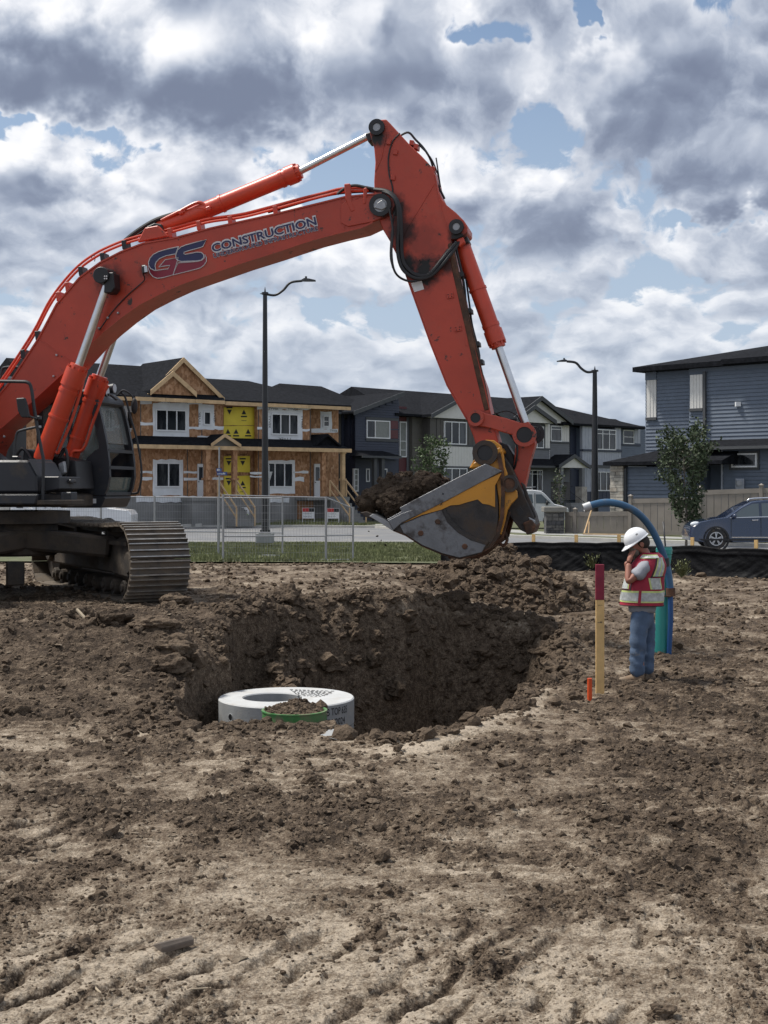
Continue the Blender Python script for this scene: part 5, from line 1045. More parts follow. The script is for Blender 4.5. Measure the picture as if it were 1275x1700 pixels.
young_tree(716, 66, .1, 4.5, 1.0, 1.15, 'loose green sapling before the off-white house, above the bucket', 2300, 8, 'leaf2', .08)
young_tree(929, 74, .3, 3.3, 1.0, .5, 'small bare looking sapling by the gabled house porch', 350, 12, 'leaf', .07)
def weed(px, py, size, label, seed, n=60):
    rr = random.Random(seed); g = gp(px, py, .0); g.z = gz_(g.x, g.y); W = thing('weed', label, 'weed', g, group='weeds along the silt fence'); q = MB()
    for i in range(n):
        a = rr.uniform(0, 6.28); e = Vector((math.cos(a) * rr.uniform(.2, .7), math.sin(a) * .4, rr.uniform(.5, 1.2))) * size; c = g + e * .5; q.tube([g, c, g + e], [.006, .005, .002], 3)
        for k in range(2): p = g + e * rr.uniform(.4, 1); u = Vector((rr.gauss(0, 1), rr.gauss(0, 1), rr.gauss(0, 1))).normalized() * size * .12; v = u.cross(Vector((0, 0.3, 1))).normalized() * size * .05; q.add([p - u, p + v, p + u, p - v], [(0, 1, 2, 3)])
    q.build('stems', M['blade'], W)
weed(985, 948, .42, 'thin pale weed before the silt fence, left of the red topped stake', 1); weed(1132, 960, .4, 'low weed at the foot of the silt fence right of the pipes', 2)

# ------------------------------------------------------------------ the excavator
def paint_mat(name, col, stains=(), rough=.42, wear=.0, org=Vector((0, 0, 0)), wcol=(.05, .04, .035), chips=.0):
    m = bpy.data.materials.new(name); m.use_nodes = True; n = NB(m.node_tree); p = n.n['Principled BSDF']; tc = n.new('ShaderNodeTexCoord').outputs['Object']
    f1 = n.noise(tc, 1.3, 5, .6); c = n.mix(n.mr(f1, .3, .7), tuple(x * .84 for x in col), tuple(x * 1.12 for x in col)); f2 = n.noise(tc, 7, 7, .7)
    dust = n.mr(n.noise(tc, 2.3, 6, .7), .52, .80, 0, .24); c = n.mix(dust, c, (.20, .13, .09)); r_ = n.add(rough, n.mul(dust, .3))
    if chips > 0: k = n.mr(n.add(n.noise(tc, 5.0, 6, .75), n.mul(n.sub(f2, .5), .5)), .66 - chips, .70 - chips); c = n.mix(k, c, wcol); r_ = n.add(r_, n.mul(k, .25))
    for P_, rad, am in stains:
        d = n.new('ShaderNodeVectorMath', operation='DISTANCE'); n.put(d.inputs[0], tc); d.inputs[1].default_value = P_ - org
        k = n.mr(n.sub(n.m('DIVIDE', d.outputs['Value'], rad), n.mul(n.sub(f2, .5), 1.7)), .45, 1.1, am, 0); c = n.mix(k, c, (.012, .011, .011)); r_ = n.add(r_, n.mul(k, .2))
    n.put(p.inputs['Base Color'], c); n.put(p.inputs['Roughness'], r_)
    bn = n.new('ShaderNodeBump'); bn.inputs['Distance'].default_value = .003; n.put(bn.inputs['Height'], f2); n.l.new(bn.outputs[0], p.inputs['Normal']); return m
A = Vector(((-40 - CX) / F_PX * 20.9, 20.9)); ang = R(11); E = Fr(A, A + Vector((math.cos(ang), -math.sin(ang))))
XO = Vector((-5.75, 20.6, .6)); X = thing('excavator', 'large orange red tracked excavator lifting a full bucket over the pit', 'excavator', XO)
ew = E.w
red = (.45, .052, .024)
M['xred'] = paint_mat('orange_red_paint', red, [(ew(640, 345, .33), .22, .8), (ew(182, 463, .33), .24, .8), (ew(240, 452, .33), .10, .6)], org=XO, chips=.03)
M['xarm'] = paint_mat('orange_red_arm_paint', red, [(ew(705, 452, .27), .26, 1), (ew(672, 440, .27), .22, 1), (ew(740, 440, .27), .16, .9), (ew(668, 385, .27), .24, .9), (ew(655, 345, .27), .22, 1), (ew(760, 392, .27), .17, 1), (ew(628, 228, .27), .16, 1), (ew(800, 700, .27), .16, .6), (ew(700, 400, .27), .35, .35)], org=XO, chips=.02)
M['xbright'] = paint_mat('cylinder_paint', (.56, .058, .024), [(ew(768, 405, 0), .14, 1)], rough=.38, org=XO)
M['xlink'] = paint_mat('worn_link_paint', (.42, .060, .032), (), org=XO, chips=.09)
M['xdark'] = mat('machine_grey', (.022, .024, .030), .5, var=.2, vs=2, dirt=.15, dcol=(.09, .075, .06), ds=3)
M['xunder'] = mat('undercarriage_steel', (.030, .027, .025), .7, .2, var=.4, vs=4, bump=.006, bs=25, dirt=.75, dcol=(.10, .078, .058), ds=2.5)
M['xshoe'] = mat('track_shoe_steel', (.085, .080, .074), .55, .4, var=.35, vs=5, bump=.004, bs=30, dirt=.8, dcol=(.20, .16, .12), ds=3.5)
M['xrod'] = mat('chromed_rod', (.62, .63, .64), .30, 1.0, var=.08, vs=6); M['hose'] = mat('hydraulic_hose', (.014, .014, .016), .5, var=.3)
M['xyel'] = paint_mat('worn_yellow_paint', (.60, .26, .02), [(ew(838, 812, .3), .06, .5)], org=XO, chips=.03, wcol=(.045, .035, .03))
M['steel'] = mat('worn_bucket_steel', (.20, .205, .215), .5, .5, var=.22, vs=3, bump=.004, bs=30, dirt=.35, dcol=(.07, .055, .045), ds=3)
M['steel2'] = mat('dark_bucket_steel', (.055, .050, .048), .6, .4, var=.4, vs=4, bump=.005, bs=30, dirt=.45, dcol=(.11, .075, .05), ds=4)
M['rust'] = mat('rusty_steel', (.13, .062, .036), .8, .2, var=.4, vs=6, bump=.006, bs=25, dirt=.5, dcol=(.05, .04, .032), ds=5)
def px(poly, o0, o1, m_, nm, par=X, bev=.012): return MB().pxprism(E, poly, o0, o1).build(nm, M[m_], par, bevel=bev)
def tubep(pts, o, r, m_, nm, par=X, n=8, sm=True, k=5):
    """tube through photo points; each may carry its own offset"""
    P_ = [ew(p[0], p[1], p[2] if len(p) > 2 else o) for p in pts]; return MB().tube(arc(P_, k) if sm and len(P_) > 2 else P_, r, n).build(nm, M[m_], par, smooth=True, auto=40)
def pin(p, o0, o1, r, m_, nm, par=X, n=18, r1=None):
    a, z = E.hit(p[0], p[1], o0); return MB().cyl(E.pt(a, o0, z), E.pt(a, o1, z), r, r1, n).build(nm, M[m_], par, bevel=.008)
top = [(-80, 745), (-60, 715), (-20, 678), (19, 631), (64, 562), (94, 505), (132, 461), (166, 436), (201, 418), (238, 404), (290, 395), (349, 379), (454, 356), (540, 335), (572, 327), (600, 324), (634, 321), (648, 328), (654, 341), (650, 354), (641, 360)]
bot = [(619, 369), (600, 378), (566, 386), (520, 398), (454, 420), (400, 437), (337, 459), (300, 472), (267, 487), (232, 505), (201, 527), (174, 549), (151, 570), (119, 606), (60, 660), (0, 712), (-20, 745), (-30, 775), (-75, 775)]
boom = px(top + bot, .33, -.33, 'xred', 'boom', bev=.01)
# flange lips along the side plate, weld seams
for e, pts in (('boom_flange', [p for p in bot[:-3]]), ('boom_flange', top[1:17])):
    q = MB(); W_ = [ew(x, y, .335) for x, y in pts]
    for i in range(len(W_) - 1): q.beam(W_[i], W_[i + 1], .03, .022, up=(0, 0, 1))
    q.build(e, M['xred'], boom)
for a, c in (((64, 562), (121, 603)), ((566, 331), (572, 384)), ((600, 324), (565, 348)), ((571, 350), (572, 378))):
    q = MB(); q.beam(ew(*a, .333), ew(*c, .333), .014, .012); q.build('weld_seam', M['xred'], boom)
px([(566, 340), (575, 334), (640, 322), (652, 330), (655, 341), (650, 352), (638, 360), (618, 368), (578, 376), (566, 370)], .352, .332, 'xred', 'boom_end_plate', boom, .006)
q = MB(); q.prism([ew(x, y, .56) for x, y in ((235, 441), (242, 440), (244, 452), (237, 454))], [ew(x, y, .44) for x, y in ((234, 440), (242, 439), (245, 454), (236, 456))]); lg = q.build('work_light', M['black'], X, bevel=.01); q = MB(); q.prism([ew(x, y, .57) for x, y in ((239, 442), (244, 441), (245, 451), (240, 452))], [ew(x, y, .555) for x, y in ((239, 442), (244, 441), (245, 451), (240, 452))]); q.build('light_lens', M['lens'], lg)
tubep([(238, 455, .45), (240, 462, .40), (237, 468, .36), (212, 490, .35), (186, 518, .35), (165, 548, .35)], .35, .009, 'hose', 'light_cable', boom)
for x, y in ((165, 545), (180, 528), (197, 520), (95, 590), (8, 725), (90, 625)): pin((x, y), .33, .37, .02, 'galv', 'bolt', boom, 6)
# lettering and emblem on the boom side
def zpt(x, y, k=4.25, ox=240, oy=350): return ox + x / k, oy + y / k
M['ink'] = mat('navy_print', (.020, .022, .085), .45, var=.05); M['inkred'] = mat('crimson_print', (.23, .014, .035), .45, var=.05); M['inkw'] = mat('white_print', (.62, .60, .60), .5, var=.03)
def emblem(poly, m_, nm, o=.343):
    P2 = smooth_outline([zpt(*p) for p in poly], 1) ; W_ = [ew(x, y, o) for x, y in P2]; q = MB(); q.prism(W_, [ew(x, y, o - .004) for x, y in P2]); q.build(nm, M[m_], boom)
    q = MB(); q.tube([w_ + Vector((0, -.004, 0)) for w_ in W_], .0065, 4, closed=True, cap=False); q.build('emblem_outline', M['inkw'], boom)
emblem([(243, 253), (236, 262), (222, 300), (216, 305), (150, 318), (105, 338), (82, 362), (74, 388), (80, 418), (68, 420), (44, 408), (30, 388), (28, 362), (38, 335), (62, 308), (100, 288), (170, 268)], 'ink', 'emblem')
emblem([(28, 390), (44, 410), (70, 422), (84, 422), (104, 418), (165, 410), (180, 385), (128, 392), (100, 398), (146, 346), (238, 330), (202, 452), (130, 472), (90, 477), (60, 466), (38, 440), (28, 412)], 'inkred', 'emblem', .341)
emblem([(437, 203), (412, 252), (400, 258), (300, 285), (280, 293), (276, 302), (286, 308), (370, 292), (400, 294), (416, 308), (418, 330), (400, 348), (370, 354), (260, 358), (236, 352), (222, 338), (220, 312), (232, 278), (256, 256), (290, 242), (360, 222)], 'ink', 'emblem')
emblem([(236, 368), (370, 358), (402, 350), (420, 334), (426, 308), (436, 330), (436, 358), (420, 384), (396, 402), (366, 412), (202, 453)], 'inkred', 'emblem', .341)
def boomtext(t, x0, y0, x1, y1, cap, bold, m_, o, grow=0.0):
    P0 = ew(x0, y0, o); P1 = ew(x1, y1, o); e = (P1 - P0).normalized(); up = Vector((-e.x * e.z, -e.y * e.z, 1)).normalized()
    letter('lettering', t, P0 - e * grow - up * grow, P1 + e * grow - up * grow, cap / 115 + 2 * grow, M[m_], boom, up=up, bold=bold)
boomtext('CONSTRUCTION', 353, 418.5, 526, 372.5, 12.8, .085, 'inkw', .340, .010); boomtext('CONSTRUCTION', 353, 418.5, 526, 372.5, 12.8, .022, 'ink', .345)
boomtext('UNDERGROUND INFRASTRUCTURE', 355, 428, 528, 381.8, 6.6, .048, 'inkw', .340, .003); boomtext('UNDERGROUND INFRASTRUCTURE', 355, 428, 528, 381.8, 6.6, .014, 'ink', .345)
# stick
armp = [(612, 210), (614, 203), (621, 199), (641, 198), (648, 205), (680, 240), (700, 259), (716, 276), (722, 290), (727, 315), (733, 330), (742, 341), (757, 353), (770, 366), (776, 376), (776, 386), (768, 393), (758, 397), (748, 398), (753, 423), (767, 491), (783, 559), (794, 613), (804, 640), (814, 685), (821, 713), (829, 740), (824, 760), (812, 772), (799, 768), (794, 752), (786, 725), (775, 697), (742, 640), (715, 572), (683, 483), (667, 437), (650, 405), (636, 382), (622, 345), (621, 300), (623, 269), (621, 246), (615, 226)]
arm = px(armp, .27, -.27, 'xarm', 'stick')
for pts in ([(722, 290), (733, 350), (748, 400), (753, 423), (767, 491), (783, 559), (804, 640), (814, 685), (822, 716)], [(721, 305), (680, 372), (667, 395)], [(650, 405), (667, 437), (683, 483), (715, 572), (742, 640), (775, 697)], [(641, 222), (633, 262), (623, 285)]):
    q = MB(); W_ = [ew(x, y, .272) for x, y in pts]
    for i in range(len(W_) - 1): q.beam(W_[i], W_[i + 1], .016, .014)
    q.build('weld_seam', M['xarm'], arm)
px([(743, 405), (750, 402), (760, 450), (800, 625), (812, 680), (804, 682), (791, 628), (751, 452)], .285, .10, 'rust', 'stick_side_rail', arm)
for x, y in ((742, 490), (755, 545)):
    b_ = px([(x - 1, y - 3), (x + 10, y - 5), (x + 11, y + 4), (x, y + 6)], .29, .268, 'xarm', 'bracket', arm, .003)
    for dx_, dy_ in ((2, -1), (8, -2), (3, 3), (8, 2)): pin((x + dx_, y + dy_), .285, .30, .009, 'hose', 'bolt', b_, 6)
px([(682, 470), (700, 466), (704, 480), (688, 485)], .275, .268, 'signwhite', 'data_plate', arm, 0)
px([(772, 561), (776, 562), (777, 574), (773, 573)], .282, .268, 'xarm', 'bracket', arm, 0)
# pins and bosses
def boss(p, o, r, m_, nm='pin_boss', par=X, rp=.5, mp='black', out=.05):
    a, z = E.hit(p[0], p[1], o); c = E.pt(a, o + out / 2, z); n3 = Vector((E.n.x, E.n.y, 0)); bo = MB().ring(c, n3, r * rp, r, out, 26).build(nm, M[m_], par, smooth=True, auto=30)
    MB().cyl(c - n3 * out, c + n3 * out * .15, r * rp * .98, n=18).build('pin', M[mp], bo, smooth=True, auto=30); return bo
boss((626, 212), .27, .115, 'hose', rp=.5, mp='galv', par=arm); boss((758, 377), .27, .105, 'hose', rp=.5, mp='galv', par=arm); boss((632, 341), .35, .16, 'hose', rp=.62, mp='galv', par=arm)
px([(620, 345), (626, 336), (634, 331), (641, 337), (641, 345), (634, 349)], .41, .37, 'galv', 'pin_keeper', X)
boss((790, 694), .35, .115, 'xlink', rp=.62, mp='hose'); boss((806, 752), .60, .175, 'steel2', rp=.62, mp='black', out=.07); boss((871, 722), .33, .165, 'xlink', rp=.68, mp='hose')
boss((846, 803), .60, .12, 'steel2', rp=.66, mp='rust')
cap = pin((181, 462), .34, .66, .135, 'hose', 'cylinder_pin_cap', X, 20, .12)
for dx_, dy_ in ((-5, -4), (-1, -4), (-5, 1), (-1, 1)): pin((181 - 3 + dx_ * .8, 462 + dy_ * .8), .66, .672, .014, 'inkw', 'bolt', cap, 6)
# hydraulic cylinders: barrel, gland, rod
def cylinder(pb, pg, pr, o, rb, rr_, nm, eye=None, glen=.22, mb='xbright'):
    B0, G, R1 = ew(*pb, o), ew(*pg, o), ew(*pr, o); d = (G - B0).normalized(); q = MB()
    q.tube([B0, B0 + d * .04, G - d * glen], [rb * .92, rb, rb], 24); c = q.build(nm, M[mb], X, smooth=True, auto=30)
    q = MB(); q.tube([G - d * glen, G - d * glen * .98, G - d * .07], [rb * 1.14] * 3, 24); q.tube([G - d * (glen + .10), G - d * (glen + .05)], rb * 1.08, 24); q.tube([G - d * .07, G], [rb * .92, rb * .86], 24); g_ = q.build('gland', M[mb], c, smooth=True, auto=30); g_['label'] = 'stepped end cap of the cylinder'
    a = d.orthogonal().normalized(); e = d.cross(a)
    for k in range(10): t = 2 * math.pi * k / 10; P_ = G - d * .05 + (a * math.cos(t) + e * math.sin(t)) * rb * 1.0; MB().cyl(P_ - d * .02, P_ + d * .015, .014, n=6).build('bolt', M[mb], g_)
    MB().cyl(G - d * .02, R1, rr_, n=20).build('rod', M['xrod'], c, smooth=True, auto=30)
    m2 = B0.lerp(G, .45); MB().ring(m2, d, rb * .98, rb * 1.10, .035, 22).build('pipe_clamp', M[mb], c, smooth=True, auto=30)
    return c, d
c1, d1 = cylinder((70, 764), (131, 606), (179, 470), .50, .140, .060, 'boom_cylinder', glen=.34)
c2, d2 = cylinder((103, 812), (166, 624), (205, 512), -.48, .140, .060, 'boom_cylinder', glen=.34)
for c_, o, dx_ in ((c1, .5, 0), (c2, -.48, 0)):
    pts = ([(139, 628), (134, 650), (118, 700), (101, 740), (96, 752), (90, 748)] if o > 0 else [(180, 640), (172, 655), (155, 700), (139, 745), (120, 752), (118, 790), (108, 812)]); tubep(pts, o - (.02 if o > 0 else -.16), .022, 'xbright', 'oil_pipe', c_)
cylinder((264, 381), (499, 284), (612, 226), .0, .125, .052, 'arm_cylinder', glen=.22)
cylinder((765, 402), (828, 577), (872, 702), .0, .118, .058, 'bucket_cylinder', glen=.26)
px([(236, 392), (243, 376), (256, 370), (268, 372), (272, 386), (262, 396), (246, 400)], .16, -.16, 'hose', 'cylinder_eye'); px([(228, 402), (240, 378), (262, 374), (280, 392)], .30, .22, 'xred', 'cylinder_bracket'); px([(228, 402), (240, 378), (262, 374), (280, 392)], -.22, -.30, 'xred', 'cylinder_bracket')
px([(606, 222), (616, 218), (630, 205), (634, 216), (622, 232), (611, 236)], .14, -.14, 'hose', 'rod_eye'); px([(752, 383), (764, 372), (772, 384), (779, 402), (764, 408)], .14, -.14, 'hose', 'cylinder_eye'); px([(865, 703), (878, 700), (884, 722), (870, 732), (862, 722)], .12, -.12, 'xlink', 'rod_eye')
px([(174, 452), (188, 452), (190, 478), (184, 486), (172, 486)], .62, .38, 'hose', 'rod_eye')
tubep([(294, 355, .05), (330, 346, .1), (345, 348, .1), (330, 336, .1), (296, 352, .12), (268, 366, .1)], .1, .026, 'xbright', 'oil_pipe'); px([(294, 350), (301, 347), (304, 354), (297, 357)], .16, .02, 'xbright', 'pipe_clamp'); px([(340, 344), (348, 341), (350, 348), (342, 351)], .18, .02, 'xbright', 'pipe_clamp')
tubep([(300, 352), (262, 364), (238, 377), (218, 391), (204, 403)], .08, .036, 'hose', 'hose'); tubep([(300, 356), (265, 369), (240, 383), (221, 396), (205, 407)], -.02, .036, 'hose', 'hose')
# pipes and hoses along the boom back
bt = [(-60, 705), (-20, 668), (14, 622), (57, 556), (87, 500), (125, 453), (160, 426), (198, 408), (232, 397), (285, 385), (345, 369), (400, 361), (445, 350), (500, 335), (540, 325), (570, 318), (612, 316)]
tubep(bt, .24, .020, 'xbright', 'oil_pipe', boom); tubep([(x - 2, y - 5) for x, y in bt], .12, .020, 'xbright', 'oil_pipe', boom); tubep([(x, y - 2) for x, y in bt[8:]], -.10, .024, 'hose', 'hose', boom)
for x, y in ((95, 492), (110, 476), (132, 450), (168, 427), (204, 406), (242, 397), (280, 386), (328, 374), (380, 366), (455, 349), (36, 588), (60, 557)): px([(x - 3, y - 7), (x + 4, y - 8), (x + 6, y + 7), (x - 1, y + 8)], .27, .06, 'xred' if x % 3 else 'hose', 'pipe_clamp', boom, .004)
tubep([(152, 430), (153, 424), (158, 426), (157, 434)], .2, .006, 'hose', 'hose', boom)
px([(571, 305), (581, 304), (583, 328), (590, 350), (582, 352), (573, 330)], .36, .30, 'xred', 'hose_bracket', boom); px([(603, 312), (609, 311), (608, 338), (602, 340)], .36, .31, 'xred', 'hose_bracket', boom)
tubep([(560, 322), (575, 311), (590, 308), (606, 311), (622, 314), (640, 318)], .26, .022, 'hose', 'hose'); tubep([(445, 352), (480, 342), (520, 330), (560, 321), (600, 318), (632, 318)], .20, .022, 'hose', 'hose')
tubep([(612, 314, .2), (640, 317, .36), (656, 328, .42), (664, 350, .45), (666, 385, .42), (667, 420, .38), (672, 440, .36), (690, 456, .36), (712, 456, .36), (735, 430, .34), (758, 402, .25)], .4, .030, 'hose', 'hose'); tubep([(618, 316, .2), (645, 321, .40), (660, 340, .46), (662, 375, .44), (660, 415, .40), (668, 446, .38), (690, 462, .38), (716, 458, .36), (742, 430, .34), (765, 398, .2)], .4, .026, 'hose', 'hose')
tubep([(646, 345, .42), (652, 380, .44), (650, 420, .45), (655, 450, .42), (670, 464, .38), (692, 466, .38), (718, 448, .34), (744, 414, .3)], .4, .016, 'hose', 'hose'); tubep([(655, 352, .4), (650, 390, .42), (648, 425, .42), (652, 445, .4)], .4, .010, 'hose', 'hose')
tubep([(663, 226), (678, 220), (690, 232), (704, 247), (716, 268), (724, 300), (738, 330)], .10, .016, 'hose', 'hose'); tubep([(664, 221), (652, 235), (645, 260), (646, 288), (652, 315), (648, 335)], .28, .011, 'hose', 'hose'); tubep([(695, 240), (715, 262), (727, 290), (731, 310), (724, 262)], .12, .010, 'hose', 'hose')
for x, y in ((683, 236), (690, 242), (718, 280), (645, 235), (656, 252), (652, 294)): px([(x - 3, y - 4), (x + 4, y - 3), (x + 3, y + 5), (x - 4, y + 4)], .30 if x < 670 else .2, .24 if x < 670 else .02, 'xarm', 'pipe_clamp', arm, .004)
tubep([(757, 412), (770, 470), (775, 520), (788, 560), (796, 600), (800, 640)], .18, .018, 'hose', 'hose', arm); tubep([(760, 410), (772, 455), (780, 510), (784, 540), (796, 590), (793, 618)], .05, .014, 'hose', 'hose', arm); tubep([(748, 400), (765, 470), (786, 560), (806, 645), (812, 680)], .24, .016, 'rust', 'oil_pipe', arm)
for x, y in ((764, 455), (777, 515), (790, 570), (796, 600)): px([(x - 4, y - 3), (x + 5, y - 4), (x + 6, y + 4), (x - 3, y + 5)], .24, .0, 'hose', 'pipe_clamp', arm, .004)
tubep([(815, 690, .1), (840, 682, .1), (858, 690, .1), (866, 705, .05)], .1, .010, 'hose', 'hose'); tubep([(845, 718, .2), (858, 740, .24), (857, 765, .22), (850, 790, .1)], .2, .016, 'hose', 'hose')
px([(757, 396), (768, 392), (772, 402), (762, 410)], .24, .06, 'xbright', 'hose_fitting')
# bucket linkage, coupler, bucket
for o0, o1 in ((.34, .27), (-.27, -.34)): px([(779, 690), (783, 683), (793, 680), (806, 686), (840, 694), (868, 703), (880, 710), (884, 722), (880, 733), (870, 738), (860, 733), (850, 722), (806, 709), (797, 708), (785, 706)], o0, o1, 'xlink', 'link_plate')
px([(860, 727), (886, 726), (889, 735), (880, 765), (870, 812), (864, 815), (852, 780), (855, 745)], .17, -.17, 'xlink', 'push_link'); boss((887, 720), -.2, .15, 'hose', rp=.7)
px([(828, 733), (842, 738), (852, 755), (858, 785), (850, 800), (838, 780)], .10, -.25, 'hose', 'coupler_cylinder')
coup = px([(836, 758), (846, 770), (856, 790), (870, 822), (886, 856), (890, 872), (886, 882), (876, 886), (864, 880), (850, 862), (838, 848), (843, 838), (856, 828), (860, 818), (848, 800), (840, 785)], .34, -.34, 'steel2', 'quick_coupler'); px([(864, 800), (871, 804), (880, 830), (890, 856), (888, 862), (880, 850)], .30, .26, 'steel2', 'coupler_cover', coup); px([(856, 846), (863, 841), (870, 850), (863, 857)], .346, .33, 'black', 'coupler_slot', coup, 0)
px([(868, 868), (882, 862), (890, 872), (884, 886), (874, 888)], .40, -.40, 'rust', 'coupler_hook', coup); px([(877, 858), (889, 864), (888, 871), (880, 868)], .37, .34, 'galv', 'coupler_latch', coup)
bw = .66
shell = [(648, 873), (653, 882), (673, 890), (701, 908), (735, 922), (763, 929), (791, 923), (814, 910), (829, 888), (836, 860), (838, 820), (836, 780), (830, 750)]
q = MB(); ins = [(650, 870), (656, 877), (675, 884), (703, 902), (736, 915), (763, 922), (789, 916), (810, 904), (823, 884), (830, 858), (832, 820), (830, 784), (824, 756)]
for i in range(len(shell) - 1):
    a, b2, c_, d_ = E.hit(*shell[i], bw), E.hit(*shell[i + 1], bw), E.hit(*ins[i + 1], bw), E.hit(*ins[i], bw)
    q.prism([E.pt(a[0], bw - .01, a[1]), E.pt(b2[0], bw - .01, b2[1]), E.pt(c_[0], bw - .01, c_[1]), E.pt(d_[0], bw - .01, d_[1])], [E.pt(a[0], -bw + .01, a[1]), E.pt(b2[0], -bw + .01, b2[1]), E.pt(c_[0], -bw + .01, c_[1]), E.pt(d_[0], -bw + .01, d_[1])])
bucket = q.build('bucket', M['rust'], X)
side = [(643, 862), (667, 849), (700, 832), (740, 811), (780, 789), (806, 775), (816, 784), (822, 800), (826, 830), (827, 860), (823, 888), (812, 908), (791, 921), (763, 927), (735, 920), (701, 906), (673, 888), (653, 880)]
W_ = [E.hit(*p, bw) for p in side]
for o0, o1 in ((bw, bw - .04), (-bw + .04, -bw)): q = MB(); q.fprism(E, W_, o0, o1); q.build('side_plate', M['steel2'], bucket, bevel=.006)
def bp(poly, o, m_, nm, th=.02, bev=.005, fe=bw): W2 = [E.hit(*p, fe) for p in poly]; q = MB(); q.fprism(E, W2, o, o - th); return q.build(nm, M[m_], bucket, bevel=bev)
bp([(643, 862), (667, 849), (664, 843), (690, 829), (740, 803), (790, 778), (806, 770), (834, 782), (800, 800), (740, 832), (700, 852), (668, 868), (653, 881)], bw + .03, 'steel', 'wear_strip', .05)
bp([(645, 864), (668, 852), (686, 846), (690, 856), (668, 867), (654, 880)], bw + .037, 'steel', 'side_cutter', .05)
bp([(733, 847), (742, 862), (758, 880), (780, 894), (808, 903), (800, 917), (763, 926), (735, 919), (701, 905), (670, 885), (664, 872), (700, 857)], bw + .022, 'steel', 'cheek_plate', .03, .008)
bp([(833, 785), (822, 806), (822, 842), (812, 838), (801, 836), (793, 829), (775, 834), (762, 838), (748, 839), (733, 846), (700, 855), (668, 869), (700, 852), (740, 832), (800, 800)], bw + .012, 'xyel', 'paint_patch', .014, 0)
bp([(735, 847), (739, 845), (750, 862), (766, 879), (788, 892), (812, 899), (808, 905), (782, 897), (760, 884), (742, 866)], bw + .03, 'steel2', 'arc_rib', .04)
for p in ((727, 866), (699, 885), (772, 907)): a, z = E.hit(*p, bw); MB().cyl(E.pt(a, bw, z), E.pt(a, bw + .045, z), .042, .036, 14).build('bolt_head', M['rust'], bucket, bevel=.006)
a, z = E.hit(736, 820, bw); MB().cyl(E.pt(a, bw + .02, z), E.pt(a, bw + .035, z), .012, n=8).build('bolt_head', M['black'], bucket)
ear = [(779, 777), (786, 764), (798, 756), (792, 748), (797, 737), (806, 730), (820, 731), (832, 740), (836, 757), (838, 775), (842, 786), (841, 797), (850, 808), (858, 815), (859, 826), (848, 838), (842, 848), (838, 866), (832, 888), (825, 884), (829, 858), (828, 830), (824, 800), (820, 786), (806, 776), (795, 780)]
for o0, o1 in ((.60, .52), (-.52, -.60)): q = MB(); q.fprism(E, [E.hit(*p, .60) for p in ear], o0, o1); q.build('hanger_ear', M['xyel'], bucket, bevel=.008)
q = MB(); q.fprism(E, [E.hit(*p, bw) for p in ((779, 777), (806, 774), (834, 750), (829, 742), (800, 762), (786, 768))], bw - .03, -bw + .03); q.build('cross_tube', M['xyel'], bucket, bevel=.01)
q = MB(); q.fprism(E, [E.hit(*p, bw) for p in ((612, 857), (618, 853), (655, 872), (652, 882))], bw - .05, -bw + .05); q.build('cutting_edge', M['galv'], bucket, bevel=.004)
for k in range(5): o = bw - .12 - k * (2 * bw - .24) / 4; W2 = [E.hit(*p, bw) for p in ((628, 858), (634, 868), (604, 858), (596, 851), (606, 849))]; q = MB(); q.fprism(E, W2, o + .06, o - .06); q.build('tooth', M['steel2'], bucket, bevel=.01)
for o in (-.4, 0, .4): q = MB(); q.tube([E.pt(*(lambda h: (h[0], o, h[1]))(E.hit(x, y, bw))) for x, y in ((740, 926), (790, 926), (830, 894), (842, 850))], .025, 6); q.build('wear_bar', M['rust'], bucket)
tubep([(828, 878), (838, 884), (842, 896), (836, 906), (828, 900)], .3, .022, 'rust', 'lift_eye', bucket)
# scratch marks on the ear
for pts in (((822, 765), (832, 775)), ((826, 778), (822, 788)), ((830, 760), (834, 768))): q = MB(); q.beam(ew(*pts[0], .382), ew(*pts[1], .382), .008, .006); q.build('scratch', M['hose'], bucket)
# house of the machine
hb = px([(-330, 762), (47, 764), (61, 790), (61, 818), (-330, 818)], 1.50, .62, 'xdark', 'tool_box', bev=.03); px([(-330, 820), (64, 820), (58, 838), (-330, 838)], 1.53, .60, 'xdark', 'lower_skirt', bev=.02)
q = MB(); pp = [ew(x, y, 1.5) for x, y in ((47, 763), (61, 789.5))]; q.prism([pp[0] + Vector((0, 0, .012)), pp[1] + Vector((.0, 0, .012)), pp[1], pp[0]], [ew(86, 764.5, .62) + Vector((0, 0, .012)), ew(100, 790, .62) + Vector((0, 0, .012)), ew(100, 790, .62), ew(86, 764.5, .62)]); q.build('step_cover', mat('anti_slip_grey', (.06, .063, .068), .8, var=.2, vs=30, bump=.004, bs=60), X)
px([(61, 791), (98, 791), (98, 812), (61, 818)], 1.30, .55, 'xdark', 'battery_box'); px([(60, 830), (118, 830), (118, 838), (60, 838)], 1.50, 1.05, 'xunder', 'step_platform', bev=.008)
bx = px([(100, 817), (118, 817), (118, 831), (101, 831)], 1.30, 1.08, 'xdark', 'grille_box')
for k in range(4): px([(105, 819 + 3 * k), (116, 819 + 3 * k), (116, 820.3 + 3 * k), (105, 820.3 + 3 * k)], 1.31, 1.30, 'black', 'slot', bx, 0)
px([(58, 796), (118, 796), (118, 802), (58, 802)], 1.0, .80, 'xdark', 'front_rail'); px([(-330, 775), (20, 775), (60, 810), (112, 822), (112, 842), (-330, 842)], .55, -1.4, 'xunder', 'turntable_deck', bev=.02)
